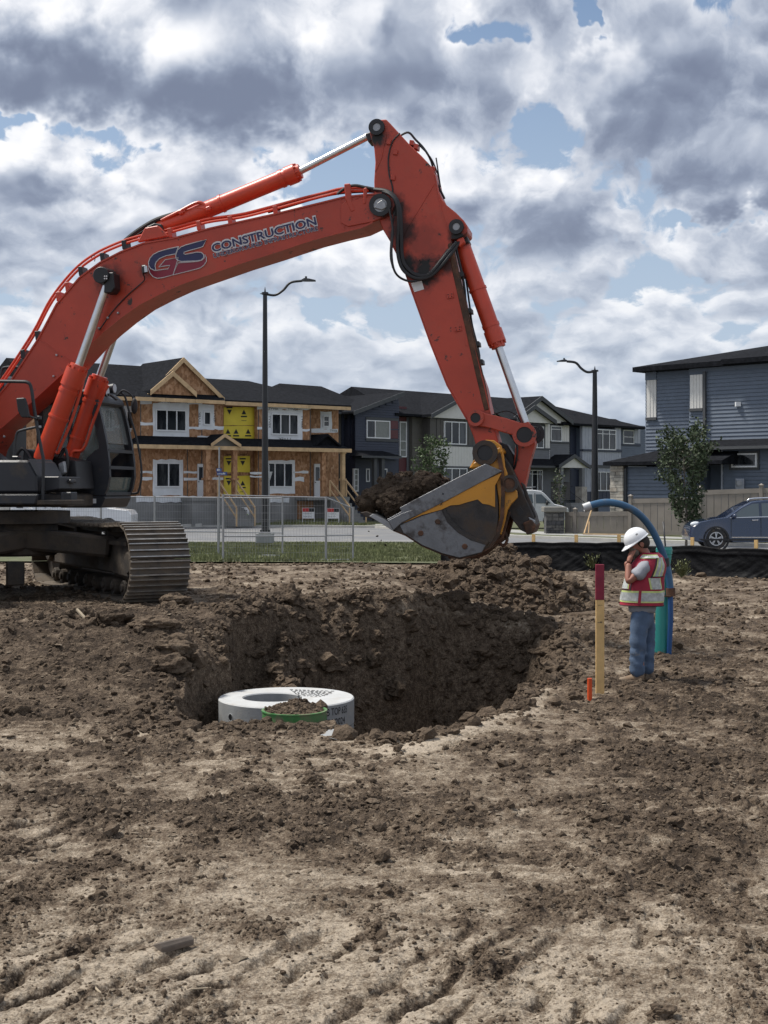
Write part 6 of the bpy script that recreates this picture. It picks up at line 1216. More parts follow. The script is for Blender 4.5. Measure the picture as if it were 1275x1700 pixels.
px([(-330, 600), (-120, 600), (-105, 640), (-105, 775), (-330, 775)], 1.45, -1.45, 'xdark', 'engine_cover', bev=.05); px([(-480, 640), (-330, 632), (-330, 838), (-450, 838), (-490, 800)], 1.55, -1.55, 'xred', 'counterweight', bev=.1)
px([(-90, 735), (-20, 742), (8, 765), (8, 800), (-90, 800)], .55, .36, 'xdark', 'boom_foot_bracket'); px([(-90, 735), (-20, 742), (8, 765), (8, 800), (-90, 800)], -.36, -.55, 'xdark', 'boom_foot_bracket'); px([(40, 745), (125, 765), (130, 812), (30, 812)], .30, -.30, 'hose', 'valve_block')
for pts in ([(20, 770), (36, 745), (50, 760), (62, 790)], [(50, 775), (70, 748), (84, 765), (90, 800)], [(98, 760), (108, 745), (112, 770), (106, 800)]): tubep(pts, .38, .025, 'hose', 'hose')
px([(96, 770), (106, 765), (108, 785), (99, 790)], .5, .42, 'galv', 'filter_can')
tubep([(71, 829), (72, 768), (69, 748), (64, 722), (57, 680), (52, 645), (46, 635), (30, 633.5), (0, 633), (-60, 632)], 1.45, .024, 'black', 'handrail'); tubep([(24, 759), (26, 730), (29, 718), (38, 714), (60, 709)], 1.35, .018, 'black', 'handrail'); px([(19, 757), (30, 757), (30, 762), (19, 762)], 1.4, 1.28, 'black', 'rail_foot')
tubep([(3, 690), (2, 640), (3, 616), (9, 610), (30, 609.5)], -.2, .02, 'black', 'handrail'); tubep([(9, 690), (7, 650), (4, 630)], -.15, .018, 'black', 'handrail')
mir = px([(26, 661), (40, 660), (44, 672), (48, 693), (35, 693), (29, 682)], 1.62, 1.56, 'plast', 'mirror'); tubep([(40, 680), (46, 690), (62, 695)], 1.5, .014, 'black', 'mirror_arm'); px([(60, 690), (66, 690), (66, 697), (60, 697)], 1.5, 1.42, 'black', 'clamp'); px([(63, 706), (68, 706), (68, 711), (63, 711)], 1.47, 1.44, 'galv', 'bolt')
# cab
CN, CF = -.42, -1.45
M['cabglass'] = glass_mat('cab_glass', (.62, .68, .66), .03, alpha=.10); M['cabglass2'] = glass_mat('smoked_cab_glass', (.16, .20, .19), .05, alpha=.62)
frontc = [(160, 662), (166, 680), (172, 705), (178, 735), (182, 765), (183, 792), (179, 812), (174, 822)]
for o in (CN, CF):
    q = MB(); P_ = [E.hit(x, y, CN) for x, y in frontc]
    for i in range(len(P_) - 1): a, c_ = P_[i], P_[i + 1]; w = .13 if i < 6 else .16; q.prism([E.pt(a[0] - w, o + .03, a[1]), E.pt(a[0], o + .03, a[1]), E.pt(c_[0], o + .03, c_[1]), E.pt(c_[0] - w, o + .03, c_[1])], [E.pt(a[0] - w, o - .04, a[1]), E.pt(a[0], o - .04, a[1]), E.pt(c_[0], o - .04, c_[1]), E.pt(c_[0] - w, o - .04, c_[1])])
    q.build('cab_pillar', M['xdark'], X)
def cabp(poly, o0, o1, m_, nm, bev=.01): q = MB(); q.fprism(E, [E.hit(x, y, CN) for x, y in poly], o0, o1); return q.build(nm, M[m_], X, bevel=bev)
cabp([(60, 652), (84, 645), (120, 643), (148, 648), (163, 660), (164, 670), (152, 672), (62, 672)], CN + .04, CF - .04, 'xdark', 'cab_roof', .03); cabp([(60, 660), (72, 660), (72, 822), (60, 822)], CN, CF, 'xdark', 'cab_rear')
for o0, o1 in ((CN + .02, CN - .03), (CF + .03, CF - .02)): cabp([(66, 790), (120, 786), (138, 780), (145, 760), (158, 748), (171, 742), (177, 762), (180, 790), (176, 815), (172, 822), (66, 822)], o0, o1, 'xdark', 'door_panel'); cabp([(112, 662), (119, 662), (122, 786), (114, 788)], o0, o1, 'xdark', 'cab_post')
for o in (CN, CF): cabp([(72, 664), (158, 664), (170, 705), (177, 742), (176, 780), (140, 790), (72, 792)], o, o - .006, 'cabglass2', 'side_window', 0)
for y0, y1, m_ in ((664, 747, 'cabglass'), (778, 818, 'cabglass2')):
    q = MB(); xa = [p for p in frontc if y0 - 4 <= p[1] <= y1 + 6]; L_ = [E.hit(x, y, CN) for x, y in xa]; q.loft([[E.pt(a - .05, CN - .02, z), E.pt(a - .05, CF + .02, z), E.pt(a - .056, CF + .02, z), E.pt(a - .056, CN - .02, z)] for a, z in L_]); q.build('front_window', M[m_], X)
for y in (748, 776, 820): a, z = E.hit({748: 180, 776: 183, 820: 176}[y], y, CN); q = MB(); q.fbox(E, a - .10, a, CN, CF, z - .025, z + .025); q.build('cab_crossbar', M['xdark'], X)
cabp([(100, 823), (174, 823), (176, 826), (168, 843), (100, 843)], CN + .03, CF - .03, 'xdark', 'cab_base', .02)
for x0, x1 in ((125, 133), (135, 148), (149, 161)): q = MB(); q.fprism(E, [E.hit(x, y, CN) for x, y in ((x0, 828), (x1, 828), (x1, 835.5), (x0, 835.5))], CN + .036, CN + .03); q.build('warning_label', M['signwhite' if x0 != 135 else 'steelgrey'], X)
# seat and controls
q = MB(); 
for c_, d_ in (((118, 770), (.50, .5, .16)), ((104, 735), (.16, .5, .62)),): a, z = E.hit(*c_, -.9); q.box(E.pt(a, -.93, z), d_)
q.build('seat', mat('seat_fabric', (.13, .135, .14), .9, var=.15), X, bevel=.05, seg=3)
for xx in (142, 150): a, z = E.hit(xx, 775, -.9); q = MB(); q.tube([E.pt(a, -.7 if xx == 142 else -1.15, z - .1), E.pt(a + .03, -.7 if xx == 142 else -1.15, z + .18)], .02, 6); q.ball(E.pt(a + .03, -.7 if xx == 142 else -1.15, z + .2), .04, 8, 6); q.build('joystick', M['black'], X)
for x, y, o in ((158, 640, CN), (182, 645, CF + .1), (170, 650, -.9)):
    a, z = E.hit(x, y, o); q = MB(); q.cyl(E.pt(a - .05, o, z), E.pt(a + .08, o, z), .06, .085, 14); l_ = q.build('roof_light', M['black'], X, smooth=True, auto=30); q = MB(); q.cyl(E.pt(a + .08, o, z), E.pt(a + .09, o, z), .07, n=14); q.build('light_lens', M['lens'], l_); q = MB(); q.cyl(E.pt(a, o, z - .14), E.pt(a, o, z - .04), .015, n=6); q.build('light_stalk', M['black'], l_)
tubep([(201, 652), (208, 660), (216, 690), (226, 725), (233, 762), (235, 790), (231, 812), (226, 819), (205, 820)], CF - .05, .018, 'black', 'guard_tube'); tubep([(196, 655), (205, 648), (218, 656), (224, 668)], CF - .05, .016, 'black', 'mirror_arm')
q = MB(); a, z = E.hit(223, 674, CF - .05); q.ball(E.pt(a, CF - .05, z), .12, 12, 8, (.45, .35, 1.1)); q.build('mirror', M['plast'], X, smooth=True)
tubep([(110, 655), (150, 652), (180, 655), (194, 664)], -.9, .02, 'black', 'roof_cable')
# undercarriage: crawler frames, idlers, rollers and single shoes
tdir = Vector((.485, -.8745, 0)).normalized(); trt = Vector((tdir.y, -tdir.x, 0)); PF = Vector((-3.06, 18.75, .58)); LEN, HT, SW = 5.25, 1.14, .86
def track(P0, lab):
    """P0: ground point under the front end of the centre line"""
    Rr = HT / 2; T_ = lambda a, b_, z: P0 - tdir * a + trt * b_ + Vector((0, 0, z))
    q = MB(); q.hexa([T_(.45, -.24, .38), T_(.45, .24, .38), T_(LEN - .5, .24, .38), T_(LEN - .5, -.24, .38), T_(.75, -.22, .82), T_(.75, .22, .82), T_(LEN - .7, .22, .82), T_(LEN - .7, -.22, .82)]); fr_ = q.build('crawler_frame', M['xunder'], X, bevel=.03)
    q = MB(); q.hexa([T_(.12, -.27, .30), T_(.12, .27, .30), T_(1.35, .27, .34), T_(1.35, -.27, .34), T_(.20, -.27, .86), T_(.20, .27, .86), T_(1.2, .27, .92), T_(1.2, -.27, .92)]); q.build('idler_guard', M['xunder'], fr_, bevel=.06)
    q = MB(); q.hexa([T_(.6, -.30, .80), T_(.6, .30, .80), T_(LEN - .8, .30, .80), T_(LEN - .8, -.30, .80), T_(.6, -.30, .86), T_(.6, .30, .86), T_(LEN - .8, .30, .86), T_(LEN - .8, -.30, .86)]); q.build('frame_flange', M['xunder'], fr_)
    for a, r in ((Rr, .46), (LEN - Rr, .44)): q = MB(); q.cyl(T_(a, -.2, Rr), T_(a, .2, Rr), r, n=28); q.cyl(T_(a, -.3, Rr), T_(a, .3, Rr), .16, n=16); q.build('idler_wheel', M['xunder'], fr_, bevel=.02)
    for k in range(9): a = .85 + k * (LEN - 1.7) / 8; q = MB(); q.cyl(T_(a, -.27, .20), T_(a, .27, .20), .11, n=14); q.cyl(T_(a, -.30, .20), T_(a, .30, .20), .06, n=10); q.build('track_roller', M['xunder'], fr_, bevel=.012)
    for a in (1.8, 3.4): q = MB(); q.cyl(T_(a, -.2, .93), T_(a, .2, .93), .08, n=12); q.build('carrier_roller', M['xunder'], fr_)
    r2 = Rr - .045; path = []; n1 = 60
    def pos(u):   # closed path, u in metres
        Ls = LEN - 2 * Rr; Lc = math.pi * r2; tot = 2 * Ls + 2 * Lc; u %= tot
        if u < Ls: s_ = -.055 * math.sin(math.pi * u / Ls) ; return (Rr + u, Rr + r2 + s_, 0.0)      # top, front to rear
        u -= Ls
        if u < Lc: t = u / r2; return (LEN - Rr + math.sin(t) * r2, Rr + math.cos(t) * r2, t)
        u -= Lc
        if u < Ls: return (LEN - Rr - u, Rr - r2, math.pi)
        u -= Ls; t = u / r2; return (Rr - math.sin(t) * r2, Rr - math.cos(t) * r2, math.pi + t)
    tot = 2 * (LEN - 2 * Rr) + 2 * math.pi * r2; ns = 49; pitch = tot / ns
    global SHOE
    if 'SHOE' not in globals():
        q = MB(); p2 = 0; q.box((0, 0, 0), (pitch * .97, SW, .022))
        for x in (-.40, 0, .40): q.hexa([Vector((x * pitch - .016, -SW / 2, .008)), Vector((x * pitch + .016, -SW / 2, .008)), Vector((x * pitch + .016, SW / 2, .008)), Vector((x * pitch - .016, SW / 2, .008)), Vector((x * pitch - .008, -SW / 2, .048)), Vector((x * pitch + .008, -SW / 2, .048)), Vector((x * pitch + .008, SW / 2, .048)), Vector((x * pitch - .008, SW / 2, .048))]); q.m[-5] = 1
        for y in (-.12, .12): q.box((0, y, -.045), (pitch * 1.02, .05, .075))
        for y in (-.2, -.13, .13, .2): q.cyl((.03, y, .01), (.03, y, .022), .013, n=6)
        o0 = q.build('track_shoe', [M['xshoe'], mat('polished_grouser', (.36, .35, .33), .4, .5, var=.3, vs=12)]); SHOE = o0.data; bpy.data.objects.remove(o0)
    for k in range(ns):
        a, z, t = pos(k * pitch + .07); o = bpy.data.objects.new('track_shoe', SHOE); C.objects.link(o); o.parent = X; back = -tdir
        ex = (back * math.cos(t) + Vector((0, 0, -math.sin(t)))).normalized(); ez = (back * math.sin(t) + Vector((0, 0, math.cos(t)))).normalized(); ey = ez.cross(ex)
        o.matrix_local = Matrix.Translation(T_(a, 0, z) - XO) @ Matrix((ex, ey, ez)).transposed().to_4x4()
    return fr_
track(PF, ''); track(PF + trt * -2.68, '') if trt.dot(Vector((-1, -.5, 0))) < 0 else track(PF + trt * 2.68, '')
sgn = 1 if trt.dot(Vector((-1, -.5, 0))) > 0 else -1; mid = PF - tdir * (LEN / 2); ctr = mid + trt * sgn * 1.34
q = MB(); q.tube([ctr + Vector((0, 0, .62)), ctr + Vector((0, 0, 1.12))], .62, 28); q.build('carbody', M['xunder'], X, bevel=.03); q = MB(); q.tube([Vector((ctr.x, ctr.y, 1.68)), Vector((ctr.x, ctr.y, 1.86))], .80, 36); q.build('slew_ring', M['xunder'], X, smooth=True, auto=30)
for a in (-1, 1):
    for b_ in (-1, 1): q = MB(); e = ctr + trt * b_ * 1.18 + tdir * a * 1.0; q.beam(ctr + Vector((0, 0, .88)) + tdir * a * .3, e + Vector((0, 0, .76)), .58, .30); q.build('carbody_leg', M['xunder'], X, bevel=.04)
q = MB(); c_ = ctr + tdir * 1.0 + trt * sgn * .25 + Vector((0, 0, .40)); q.box(c_, (.26, .06, .34), Matrix.Rotation(math.atan2(trt.y, trt.x), 3, 'Z')); q.build('tow_lug', M['xunder'], X, bevel=.02)

# soil carried in the bucket
def soil_lump(name, pts, par, label, seed, m_='wetsoil'):
    """union-like lump: remeshed balls with clod displacement"""
    bm = bmesh.new()
    for (c, r) in pts: bmesh.ops.create_icosphere(bm, subdivisions=3, radius=r, matrix=Matrix.Translation(c) @ Matrix.Diagonal((1, 1, .85, 1)))
    me = bpy.data.meshes.new(name); bm.to_mesh(me); bm.free(); ob = bpy.data.objects.new(name, me); C.objects.link(ob); me.materials.append(M[m_])
    md = ob.modifiers.new('r', 'REMESH'); md.mode = 'VOXEL'; md.voxel_size = .022; md.use_smooth_shade = True
    dg = bpy.context.evaluated_depsgraph_get(); m2 = bpy.data.meshes.new_from_object(ob.evaluated_get(dg)); ob.modifiers.clear(); ob.data = m2; n_ = len(m2.vertices)
    co = np.empty(n_ * 3, np.float32); m2.vertices.foreach_get('co', co); co = co.reshape(-1, 3); no = np.empty(n_ * 3, np.float32); m2.vertices.foreach_get('normal', no); no = no.reshape(-1, 3)
    f = np.array([mnoise.noise(Vector(p) * 3.1 + Vector((seed, 0, 0))) * .09 + (abs(mnoise.noise(Vector(p) * 8 + Vector((0, seed, 0)))) - .2) * .075 + mnoise.noise(Vector(p) * 20) * .022 + mnoise.noise(Vector(p) * 45) * .010 for p in co.tolist()])
    co += no * f[:, None]; m2.vertices.foreach_set('co', co.ravel()); m2.update(); return ob
bl = []
for x, y, o, r in ((615, 828, .2, .20), (620, 835, -.3, .2), (640, 815, .1, .24), (650, 835, .4, .22), (660, 808, -.3, .24), (675, 820, .2, .26), (690, 808, -.1, .24), (705, 812, .35, .22), (712, 810, -.35, .2), (640, 838, -.1, .22), (665, 840, .1, .24), (605, 825, 0, .16), (690, 835, 0, .26), (720, 825, .1, .2), (600, 838, .3, .13), (735, 830, 0, .2), (700, 860, .1, .28), (740, 860, 0, .3), (655, 862, 0, .12)):
    a, z = E.hit(x, y, bw); bl.append((E.pt(a, o, z), r))
so = soil_lump('soil_load', bl, None, '', 3); tag(so, 'heaped dark soil held in the excavator bucket', 'soil load')
r_ = np.random.default_rng(4); P_ = []
vv = np.empty(len(so.data.vertices) * 3, np.float32); so.data.vertices.foreach_get('co', vv); vv = vv.reshape(-1, 3); I = r_.integers(0, len(vv), 900); s_ = np.clip(r_.lognormal(-3.9, .5, 900), .01, .06)
cl = clods('lumps', vv[I], s_, 2, M['wetsoil'], so, 9); cl['kind'] = 'stuff'
bits = [E.w(x, y, .3) for x, y in ((626, 890), (633, 897), (640, 905), (622, 906), (612, 882))]; tag(clods('falling_soil', np.array([p[:] for p in bits]), np.array([.018, .012, .02, .014, .012]), 2, M['wetsoil'], None, 2), 'tiny crumbs of soil dropping from the bucket lip', 'soil crumbs', kind='stuff')

# ------------------------------------------------------------------ precast concrete in the pit
SC = Vector(((475.5 - CX) / F_PX * 15.1, 15.1, -.111)); SR = .749
M['lit_slabtop'] = mat('lit_precast_top', (.46, .47, .47), .85, var=.10, vs=4, bump=.003, bs=60, dirt=.35, dcol=(.42, .41, .39), ds=5)  # top paler than the sides: light from above put into the colour
slab = thing('manhole_slab', 'round pale concrete slab with an access hole lying in the pit', 'concrete slab', SC)
n = 72; ho = Vector((-.153, -.01, 0)); hr = .325; V = []
for k in range(n):
    t = 2 * math.pi * k / n; c, s_ = math.cos(t), math.sin(t)
    V += [SC + Vector((c * SR, s_ * SR, -.275)), SC + Vector((c * SR, s_ * SR, -.012)), SC + Vector((c * (SR - .012), s_ * (SR - .012), 0)), SC + ho + Vector((c * (hr + .01), s_ * (hr + .01), 0)), SC + ho + Vector((c * hr, s_ * hr, -.012)), SC + ho + Vector((c * hr, s_ * hr, -.275))]
F_ = []
for k in range(n):
    a, c = 6 * k, 6 * ((k + 1) % n)
    for j in range(6): F_.append((a + j, c + j, c + (j + 1) % 6, a + (j + 1) % 6))
q = MB(); q.add(V, F_); q.m = [1 if (i % 6) in (1, 2, 3) else 0 for i in range(len(F_))]; o = q.build('slab', [M['concrete'], M['lit_slabtop']], slab, smooth=True, auto=30)
th = math.asin((391 - 475.5) / 112.5); P_ = SC + Vector((math.sin(th) * SR, -math.cos(th) * SR, -.145)); dn = Vector((math.sin(th), -math.cos(th), 0)); MB().cyl(P_ - dn * .02, P_ + dn * .002, .036, n=18).build('lifting_hole', M['black'], slab)
MB().ring(P_, dn, .034, .044, .006, 20).build('lifting_hole_rim', M['concrete'], slab, smooth=True)
def wrap_text(t, px0, px1, z, h):
    V, Fc = text_mesh(t, 1, .012, 0); x0 = min(v.x for v in V); x1 = max(v.x for v in V); a0, a1 = math.asin((px0 - 475.5) / 112.5), math.asin(min(.985, (px1 - 475.5) / 112.5)); q = MB()
    q.add([SC + Vector((math.sin(a) * (SR + .002), -math.cos(a) * (SR + .002), z + v.y * h / .69)) for v in V for a in [a0 + (a1 - a0) * (v.x - x0) / (x1 - x0)]], Fc); q.build('lettering', M['print'], slab)
wrap_text('SLAB TOP 635', 531, 577, -.115, .075); wrap_text('10/21/2024', 536, 574, -.225, .070)
for i in range(7):      # unreadable stencil rows on the top
    y = .52 - .07 * i; q = MB(); x = .0 + .02 * i; rr = random.Random(i)
    while x < .50 - .02 * i: w = rr.uniform(.012, .045); a = SC + Vector((x, y - x * .25, .003)); q.add([a, a + Vector((w, -w * .25, 0)), a + Vector((w * .9, -w * .25 + .035, 0)), a + Vector((0, .035, 0))], [(0, 1, 2, 3)]); x += w + rr.uniform(.008, .03)
    q.build('illegible_lettering', M['print'], slab)['kind'] = 'stuff'
bar_ = thing('manhole_barrel', 'grey concrete barrel ring standing under the round slab', 'concrete ring', SC + Vector((0, 0, -1.9))); MB().ring(SC + Vector((0, 0, -1.09)), (0, 0, 1), SR - .13, SR - .004, 1.61, 64).build('barrel', M['concrete'], bar_, smooth=True, auto=30)
# green ring packed with soil in front of the slab
GC = Vector(((488.8 - CX) / F_PX * 13.0, 13.0, .082)); gr_ = thing('green_manhole_ring', 'bright green plastic ring filled with soil just in front of the concrete slab', 'plastic ring', GC)
M['gplastic'] = mat('green_plastic', (.040, .19, .045), .5, var=.3, vs=9, dirt=.55, dcol=(.16, .13, .09), ds=9)
MB().ring(GC + Vector((0, 0, -.09)), (0, 0, 1), .292, .307, .18, 48).build('ring', M['gplastic'], gr_, smooth=True, auto=30); MB().ring(GC + Vector((0, 0, .002)), (0, 0, 1), .286, .314, .010, 48).build('rim', M['gplastic'], gr_, smooth=True, auto=30)
def mini_heap(nm, c, rx, ry, h, nn, smax, label, cat, seed, m_='clod', z0=0):
    gx_, gy_ = np.meshgrid(np.linspace(-1.05, 1.05, 90), np.linspace(-1.05, 1.05, 70)); rr = np.hypot(gx_, gy_)
    f = lambda X, Y: h * np.clip(1 - np.hypot(X, Y), 0, 1) ** .6 * (1 + .5 * fbm(X * 2.2 + seed, Y * 2.2, 3, .6, seed)) + .02 * np.clip(.7 - worley(X * 6, Y * 6, seed)[0], 0, 1)
    Z = np.where(rr > 1.0, -.05, f(gx_, gy_)); id_ = np.arange(Z.size).reshape(Z.shape); r0 = thing(nm, label, cat, c)
    mesh_np('mound', np.stack([gx_ * rx, gy_ * ry, Z + z0], -1).reshape(-1, 3), np.stack([id_[:-1, :-1], id_[:-1, 1:], id_[1:, 1:], id_[1:, :-1]], -1).reshape(-1, 4), M[m_], r0, True)
    r_ = np.random.default_rng(seed); x = r_.uniform(-1, 1, nn); y = r_.uniform(-1, 1, nn); k = np.hypot(x, y) < .97; x, y = x[k], y[k]; s_ = np.clip(r_.lognormal(math.log(smax * .3), .55, len(x)), .006, smax)
    c_ = clods('lumps', np.stack([x * rx, y * ry, f(x, y) + z0 + s_ * .2], -1), s_, 2, M[m_], r0, seed); c_['kind'] = 'stuff'; return r0
mini_heap('soil_fill', GC + Vector((0, 0, -.03)), .292, .292, .11, 700, .03, 'crumbly soil heaped inside the green ring', 'soil', 21)
mini_heap('soil_mound', Vector((GC.x - .03, 12.36, -.06)), .60, .32, .10, 900, .05, 'cloddy soil banked against the front of the green ring', 'soil', 22)
q = MB(); fp = [gp(530, 1222, .02), gp(552, 1226, .02), gp(580, 1233, .0)]; bp_ = [wp(524, 1217, 12.35), wp(548, 1212, 12.3), wp(566, 1209, 12.2)]; q.prism([fp[0], fp[1], fp[2], bp_[2], bp_[1], bp_[0]], [p + Vector((0, .03, 0)) for p in (fp[0], fp[1], fp[2], bp_[2], bp_[1], bp_[0])]); tag(q.build('concrete_fragment', M['concrete'], bevel=.004), 'torn pale sheet edge sticking out of the soil below the slab', 'sheet fragment')
# survey stake and orange marker
St = gp(996, 1156); St.z = 0; sk = thing('survey_stake', 'tall pale wooden stake with crimson painted top at the pit edge', 'stake', St)
Yk = St.y; zt = wp(996, 937, Yk).z; zr = wp(996, 996, Yk).z
q = MB(); q.box((St.x, Yk, (zr - .25) / 2), (.088, .038, zr + .25)); q.build('shaft', M['stake'], sk, bevel=.003); q = MB(); q.box((St.x - .002, Yk, (zt + zr) / 2 + .001), (.0895, .0395, zt - zr)); q.build('painted_top', mat('crimson_marking_paint', (.20, .008, .030), .6, var=.2, vs=14), sk, bevel=.003)
marks(Vector((St.x - .025, Yk - .021, wp(0, 1005, Yk).z)), Vector((St.x + .03, Yk - .021, wp(0, 1005, Yk).z)), .007, M['print'], sk, 3); marks(Vector((St.x - .025, Yk - .021, wp(0, 1034, Yk).z)), Vector((St.x + .028, Yk - .021, wp(0, 1034, Yk).z)), .018, M['print'], sk, 4)
Om = gp(979, 1162); q = MB(); q.cyl(Om + Vector((0, 0, -.1)), Om + Vector((0, 0, .225)), .0255, n=14); om = q.build('orange_marker', mat('orange_plastic', (.62, .075, .012), .45, var=.1)); tag(om, 'short orange plastic pipe upright beside the tall wooden stake', 'marker pipe')
# teal pipe, blue hose
tp0, tp1, tp2 = wp(1097, 1088, 18.15), wp(1101.5, 935, 18.1), wp(1102.8, 908, 18.1); M['teal'] = mat('teal_pvc', (.035, .27, .245), .4, var=.08, vs=2, dirt=.12, dcol=(.14, .12, .09), ds=3); M['bluep'] = mat('blue_poly_pipe', (.035, .105, .20), .4, var=.12, vs=3, dirt=.15, dcol=(.14, .13, .11), ds=3)
tl = thing('teal_pipe', 'upright teal plastic pipe with a wide socket end behind the worker', 'pipe', Vector((tp0.x, tp0.y, 0)))
q = MB(); q.cyl(tp0 - Vector((0, 0, .15)), tp1, .088, n=28); q.build('shaft', M['teal'], tl, smooth=True, auto=30); d = (tp2 - tp1).normalized(); q = MB(); q.tube([tp1 - d * .04, tp1 + d * .03, tp1 + d * .12, tp1 + d * .13, tp1 + d * .19, tp1 + d * .20, tp1 + d * .22], [.088, .096, .100, .108, .108, .101, .101], 28); q.build('socket', M['teal'], tl, smooth=True, auto=30); MB().cyl(tp1 + d * .2201, tp1 + d * .2205, .088, n=24).build('opening', M['black'], tl)
bl_ = thing('blue_hose', 'thick blue hose rising beside the teal pipe and arching left over the worker', 'hose', Vector((wp(1113, 0, 18.0).x, 18.0, 0)))
hp = [wp(*p) for p in ((971, 843, 17.6), (985, 838, 17.6), (1008, 834, 17.65), (1035, 839, 17.7), (1060, 853, 17.8), (1080, 876, 17.9), (1095, 905, 17.95), (1105, 933, 18.0), (1110, 955, 18.0), (1113.5, 985, 18.0))]
MB().tube(arc(hp, 6), .047, 16, cap=False).build('upper_hose', M['bluep'], bl_, smooth=True); e = (hp[1] - hp[0]).normalized(); MB().ring(hp[0] + e * .03, e, .040, .058, .10, 20).build('end_fitting', M['steelgrey'], bl_, smooth=True, auto=30); MB().cyl(hp[0] + e * .04, hp[0] + e * .05, .042, n=16).build('opening', M['black'], bl_)
MB().tube([wp(1113, 975, 17.98), wp(1113.5, 1030, 18.0), wp(1110.5, 1084, 18.05), wp(1110.3, 1092, 18.05)], .034, 14).build('lower_pipe', mat('deep_blue_pvc', (.022, .085, .24), .4, var=.1), bl_, smooth=True, auto=30)
MB().tube([hp[7] - Vector((0, 0, .06)), hp[7] + Vector((-.012, 0, .05))], .058, 16).build('tape_band', M['black'], bl_, smooth=True, auto=30); MB().tube([wp(1113, 976, 18), wp(1113.5, 990, 18)], .062, 16).build('coupling', M['rust'], bl_, smooth=True, auto=30); MB().beam(wp(1088, 989, 17.98), wp(1114, 990, 17.93), .02, .02).build('strap', M['rust'], bl_)
tag(MB().tube([wp(1101, 866, 18.25), wp(1105, 912, 18.2), wp(1106, 930, 18.2)], .012, 6).build('black_rod', M['black'], smooth=True), 'thin black rod standing up out of the teal pipe', 'rod')
# stray timber and twigs
def twig(pts, r, label, m_='wood', nm='stick', cat='stick'): tag(MB().tube([gp(x, y, z) for x, y, z in pts], r, 6).build(nm, M[m_], smooth=False), label, cat)
M['oldwood'] = mat('weathered_wood', (.13, .105, .085), .9, var=.25, vs=8, bump=.003, bs=40); M['chip'] = mat('pale_wood_chip', (.34, .28, .20), .9, var=.2, vs=9)
q = MB(); a, c = gp(262, 1583, .02), gp(318, 1566, .02); d = (c - a).normalized(); sd_ = Vector((-d.y, d.x, 0)); P_ = [(a + sd_ * -.028, .0), (a + sd_ * .028, .0), (a + sd_ * .034, .036), (a - sd_ * .012, .052), (a - sd_ * .030, .030)]
q.prism([p + Vector((0, 0, z)) for p, z in P_], [p + (c - a) * .97 + Vector((0, 0, z * .85)) for p, z in P_]); tag(q.build('wood_block', M['oldwood'], bevel=.004), 'short weathered brown block of wood lying on the foreground soil', 'wood block')
tag(MB().tube([wp(128, 1012, 16.4), wp(150, 1036, 16.2), wp(168, 1062, 16.0)], [.02, .022, .016], 6).build('stick', M['chip']), 'pale stick leaning down the bank below the excavator tracks', 'stick')
twig([(2, 1072, .12), (18, 1080, .16), (30, 1085, .12)], .02, 'dark root poking out at the left edge of the bank', 'oldwood')
twig([(156, 1638, .02), (170, 1652, .02), (186, 1668, .01)], .006, 'pale splinter at the lower left of the foreground', 'chip', 'splinter', 'splinter'); twig([(298, 1636, .015), (320, 1642, .02), (350, 1640, .015)], .004, 'thin dry twig right of the pale splinter', 'chip', 'twig', 'twig'); twig([(304, 1060, .3), (300, 1075, .3)], .01, 'short twig on the bank above the pit', 'chip', 'twig', 'twig')
clod(1096, 1688, .05, 'dark clod at the bottom edge near the right corner', seed=21); clod(1018, 1530, .022, 'small dark slate coloured stone in the right foreground', seed=22, m_='wetsoil'); clod(1015, 1490, .02, 'tiny grey stone in the right foreground', seed=23); clod(470, 1615, .012, 'small white pebble in the foreground', seed=24)

# ------------------------------------------------------------------ the worker
YP = 15.4
def pw(x, y, dy=0.0): p = wp(x, y, YP); return Vector((p.x, YP + dy, p.z))
fw = Vector((-.955, .296, 0)); lf = Vector((-.296, -.955, 0))
Wk = thing('person', 'construction worker in white hard hat, crimson reflective vest and blue jeans, hand raised to mouth', 'person', Vector((pw(1066, 1130).x, YP, 0)))
def skin(name, nodes, edges, m_, par=Wk, root=0, sub=2, disp=None):
    me = bpy.data.meshes.new(name); g = ORG[Wk.name]; me.from_pydata([tuple(n_[0] - g) for n_ in nodes], edges, []); o = bpy.data.objects.new(name, me); C.objects.link(o)
    md = o.modifiers.new('s', 'SKIN'); md.use_smooth_shade = True; md.branch_smoothing = .3
    for i, n_ in enumerate(nodes): sv = me.skin_vertices[0].data[i]; r = n_[1]; sv.radius = (r, r) if not isinstance(r, tuple) else r; sv.use_root = (i == root)
    sb = o.modifiers.new('u', 'SUBSURF'); sb.levels = sb.render_levels = sub; o.parent = par
    dg = bpy.context.evaluated_depsgraph_get(); m2 = bpy.data.meshes.new_from_object(o.evaluated_get(dg)); o.modifiers.clear(); o.data = m2; m2.materials.clear(); m2.materials.append(M[m_])
    m2.polygons.foreach_set('use_smooth', [True] * len(m2.polygons))
    if disp:
        n_ = len(m2.vertices); co = np.empty(n_ * 3, np.float32); m2.vertices.foreach_get('co', co); co = co.reshape(-1, 3); no = np.empty(n_ * 3, np.float32); m2.vertices.foreach_get('normal', no); no = no.reshape(-1, 3)
        f = np.array([disp(Vector(p)) for p in co.tolist()]); co += no * f[:, None]; m2.vertices.foreach_set('co', co.ravel()); m2.update()
    return o
M['skin'] = mat('weathered_skin', (.30, .125, .085), .6, var=.12, vs=14, bump=.001, bs=80); M['denim'] = mat('blue_denim', (.075, .115, .185), .85, var=.3, vs=7, bump=.002, bs=90, dirt=.1, dcol=(.2, .19, .17), ds=6)
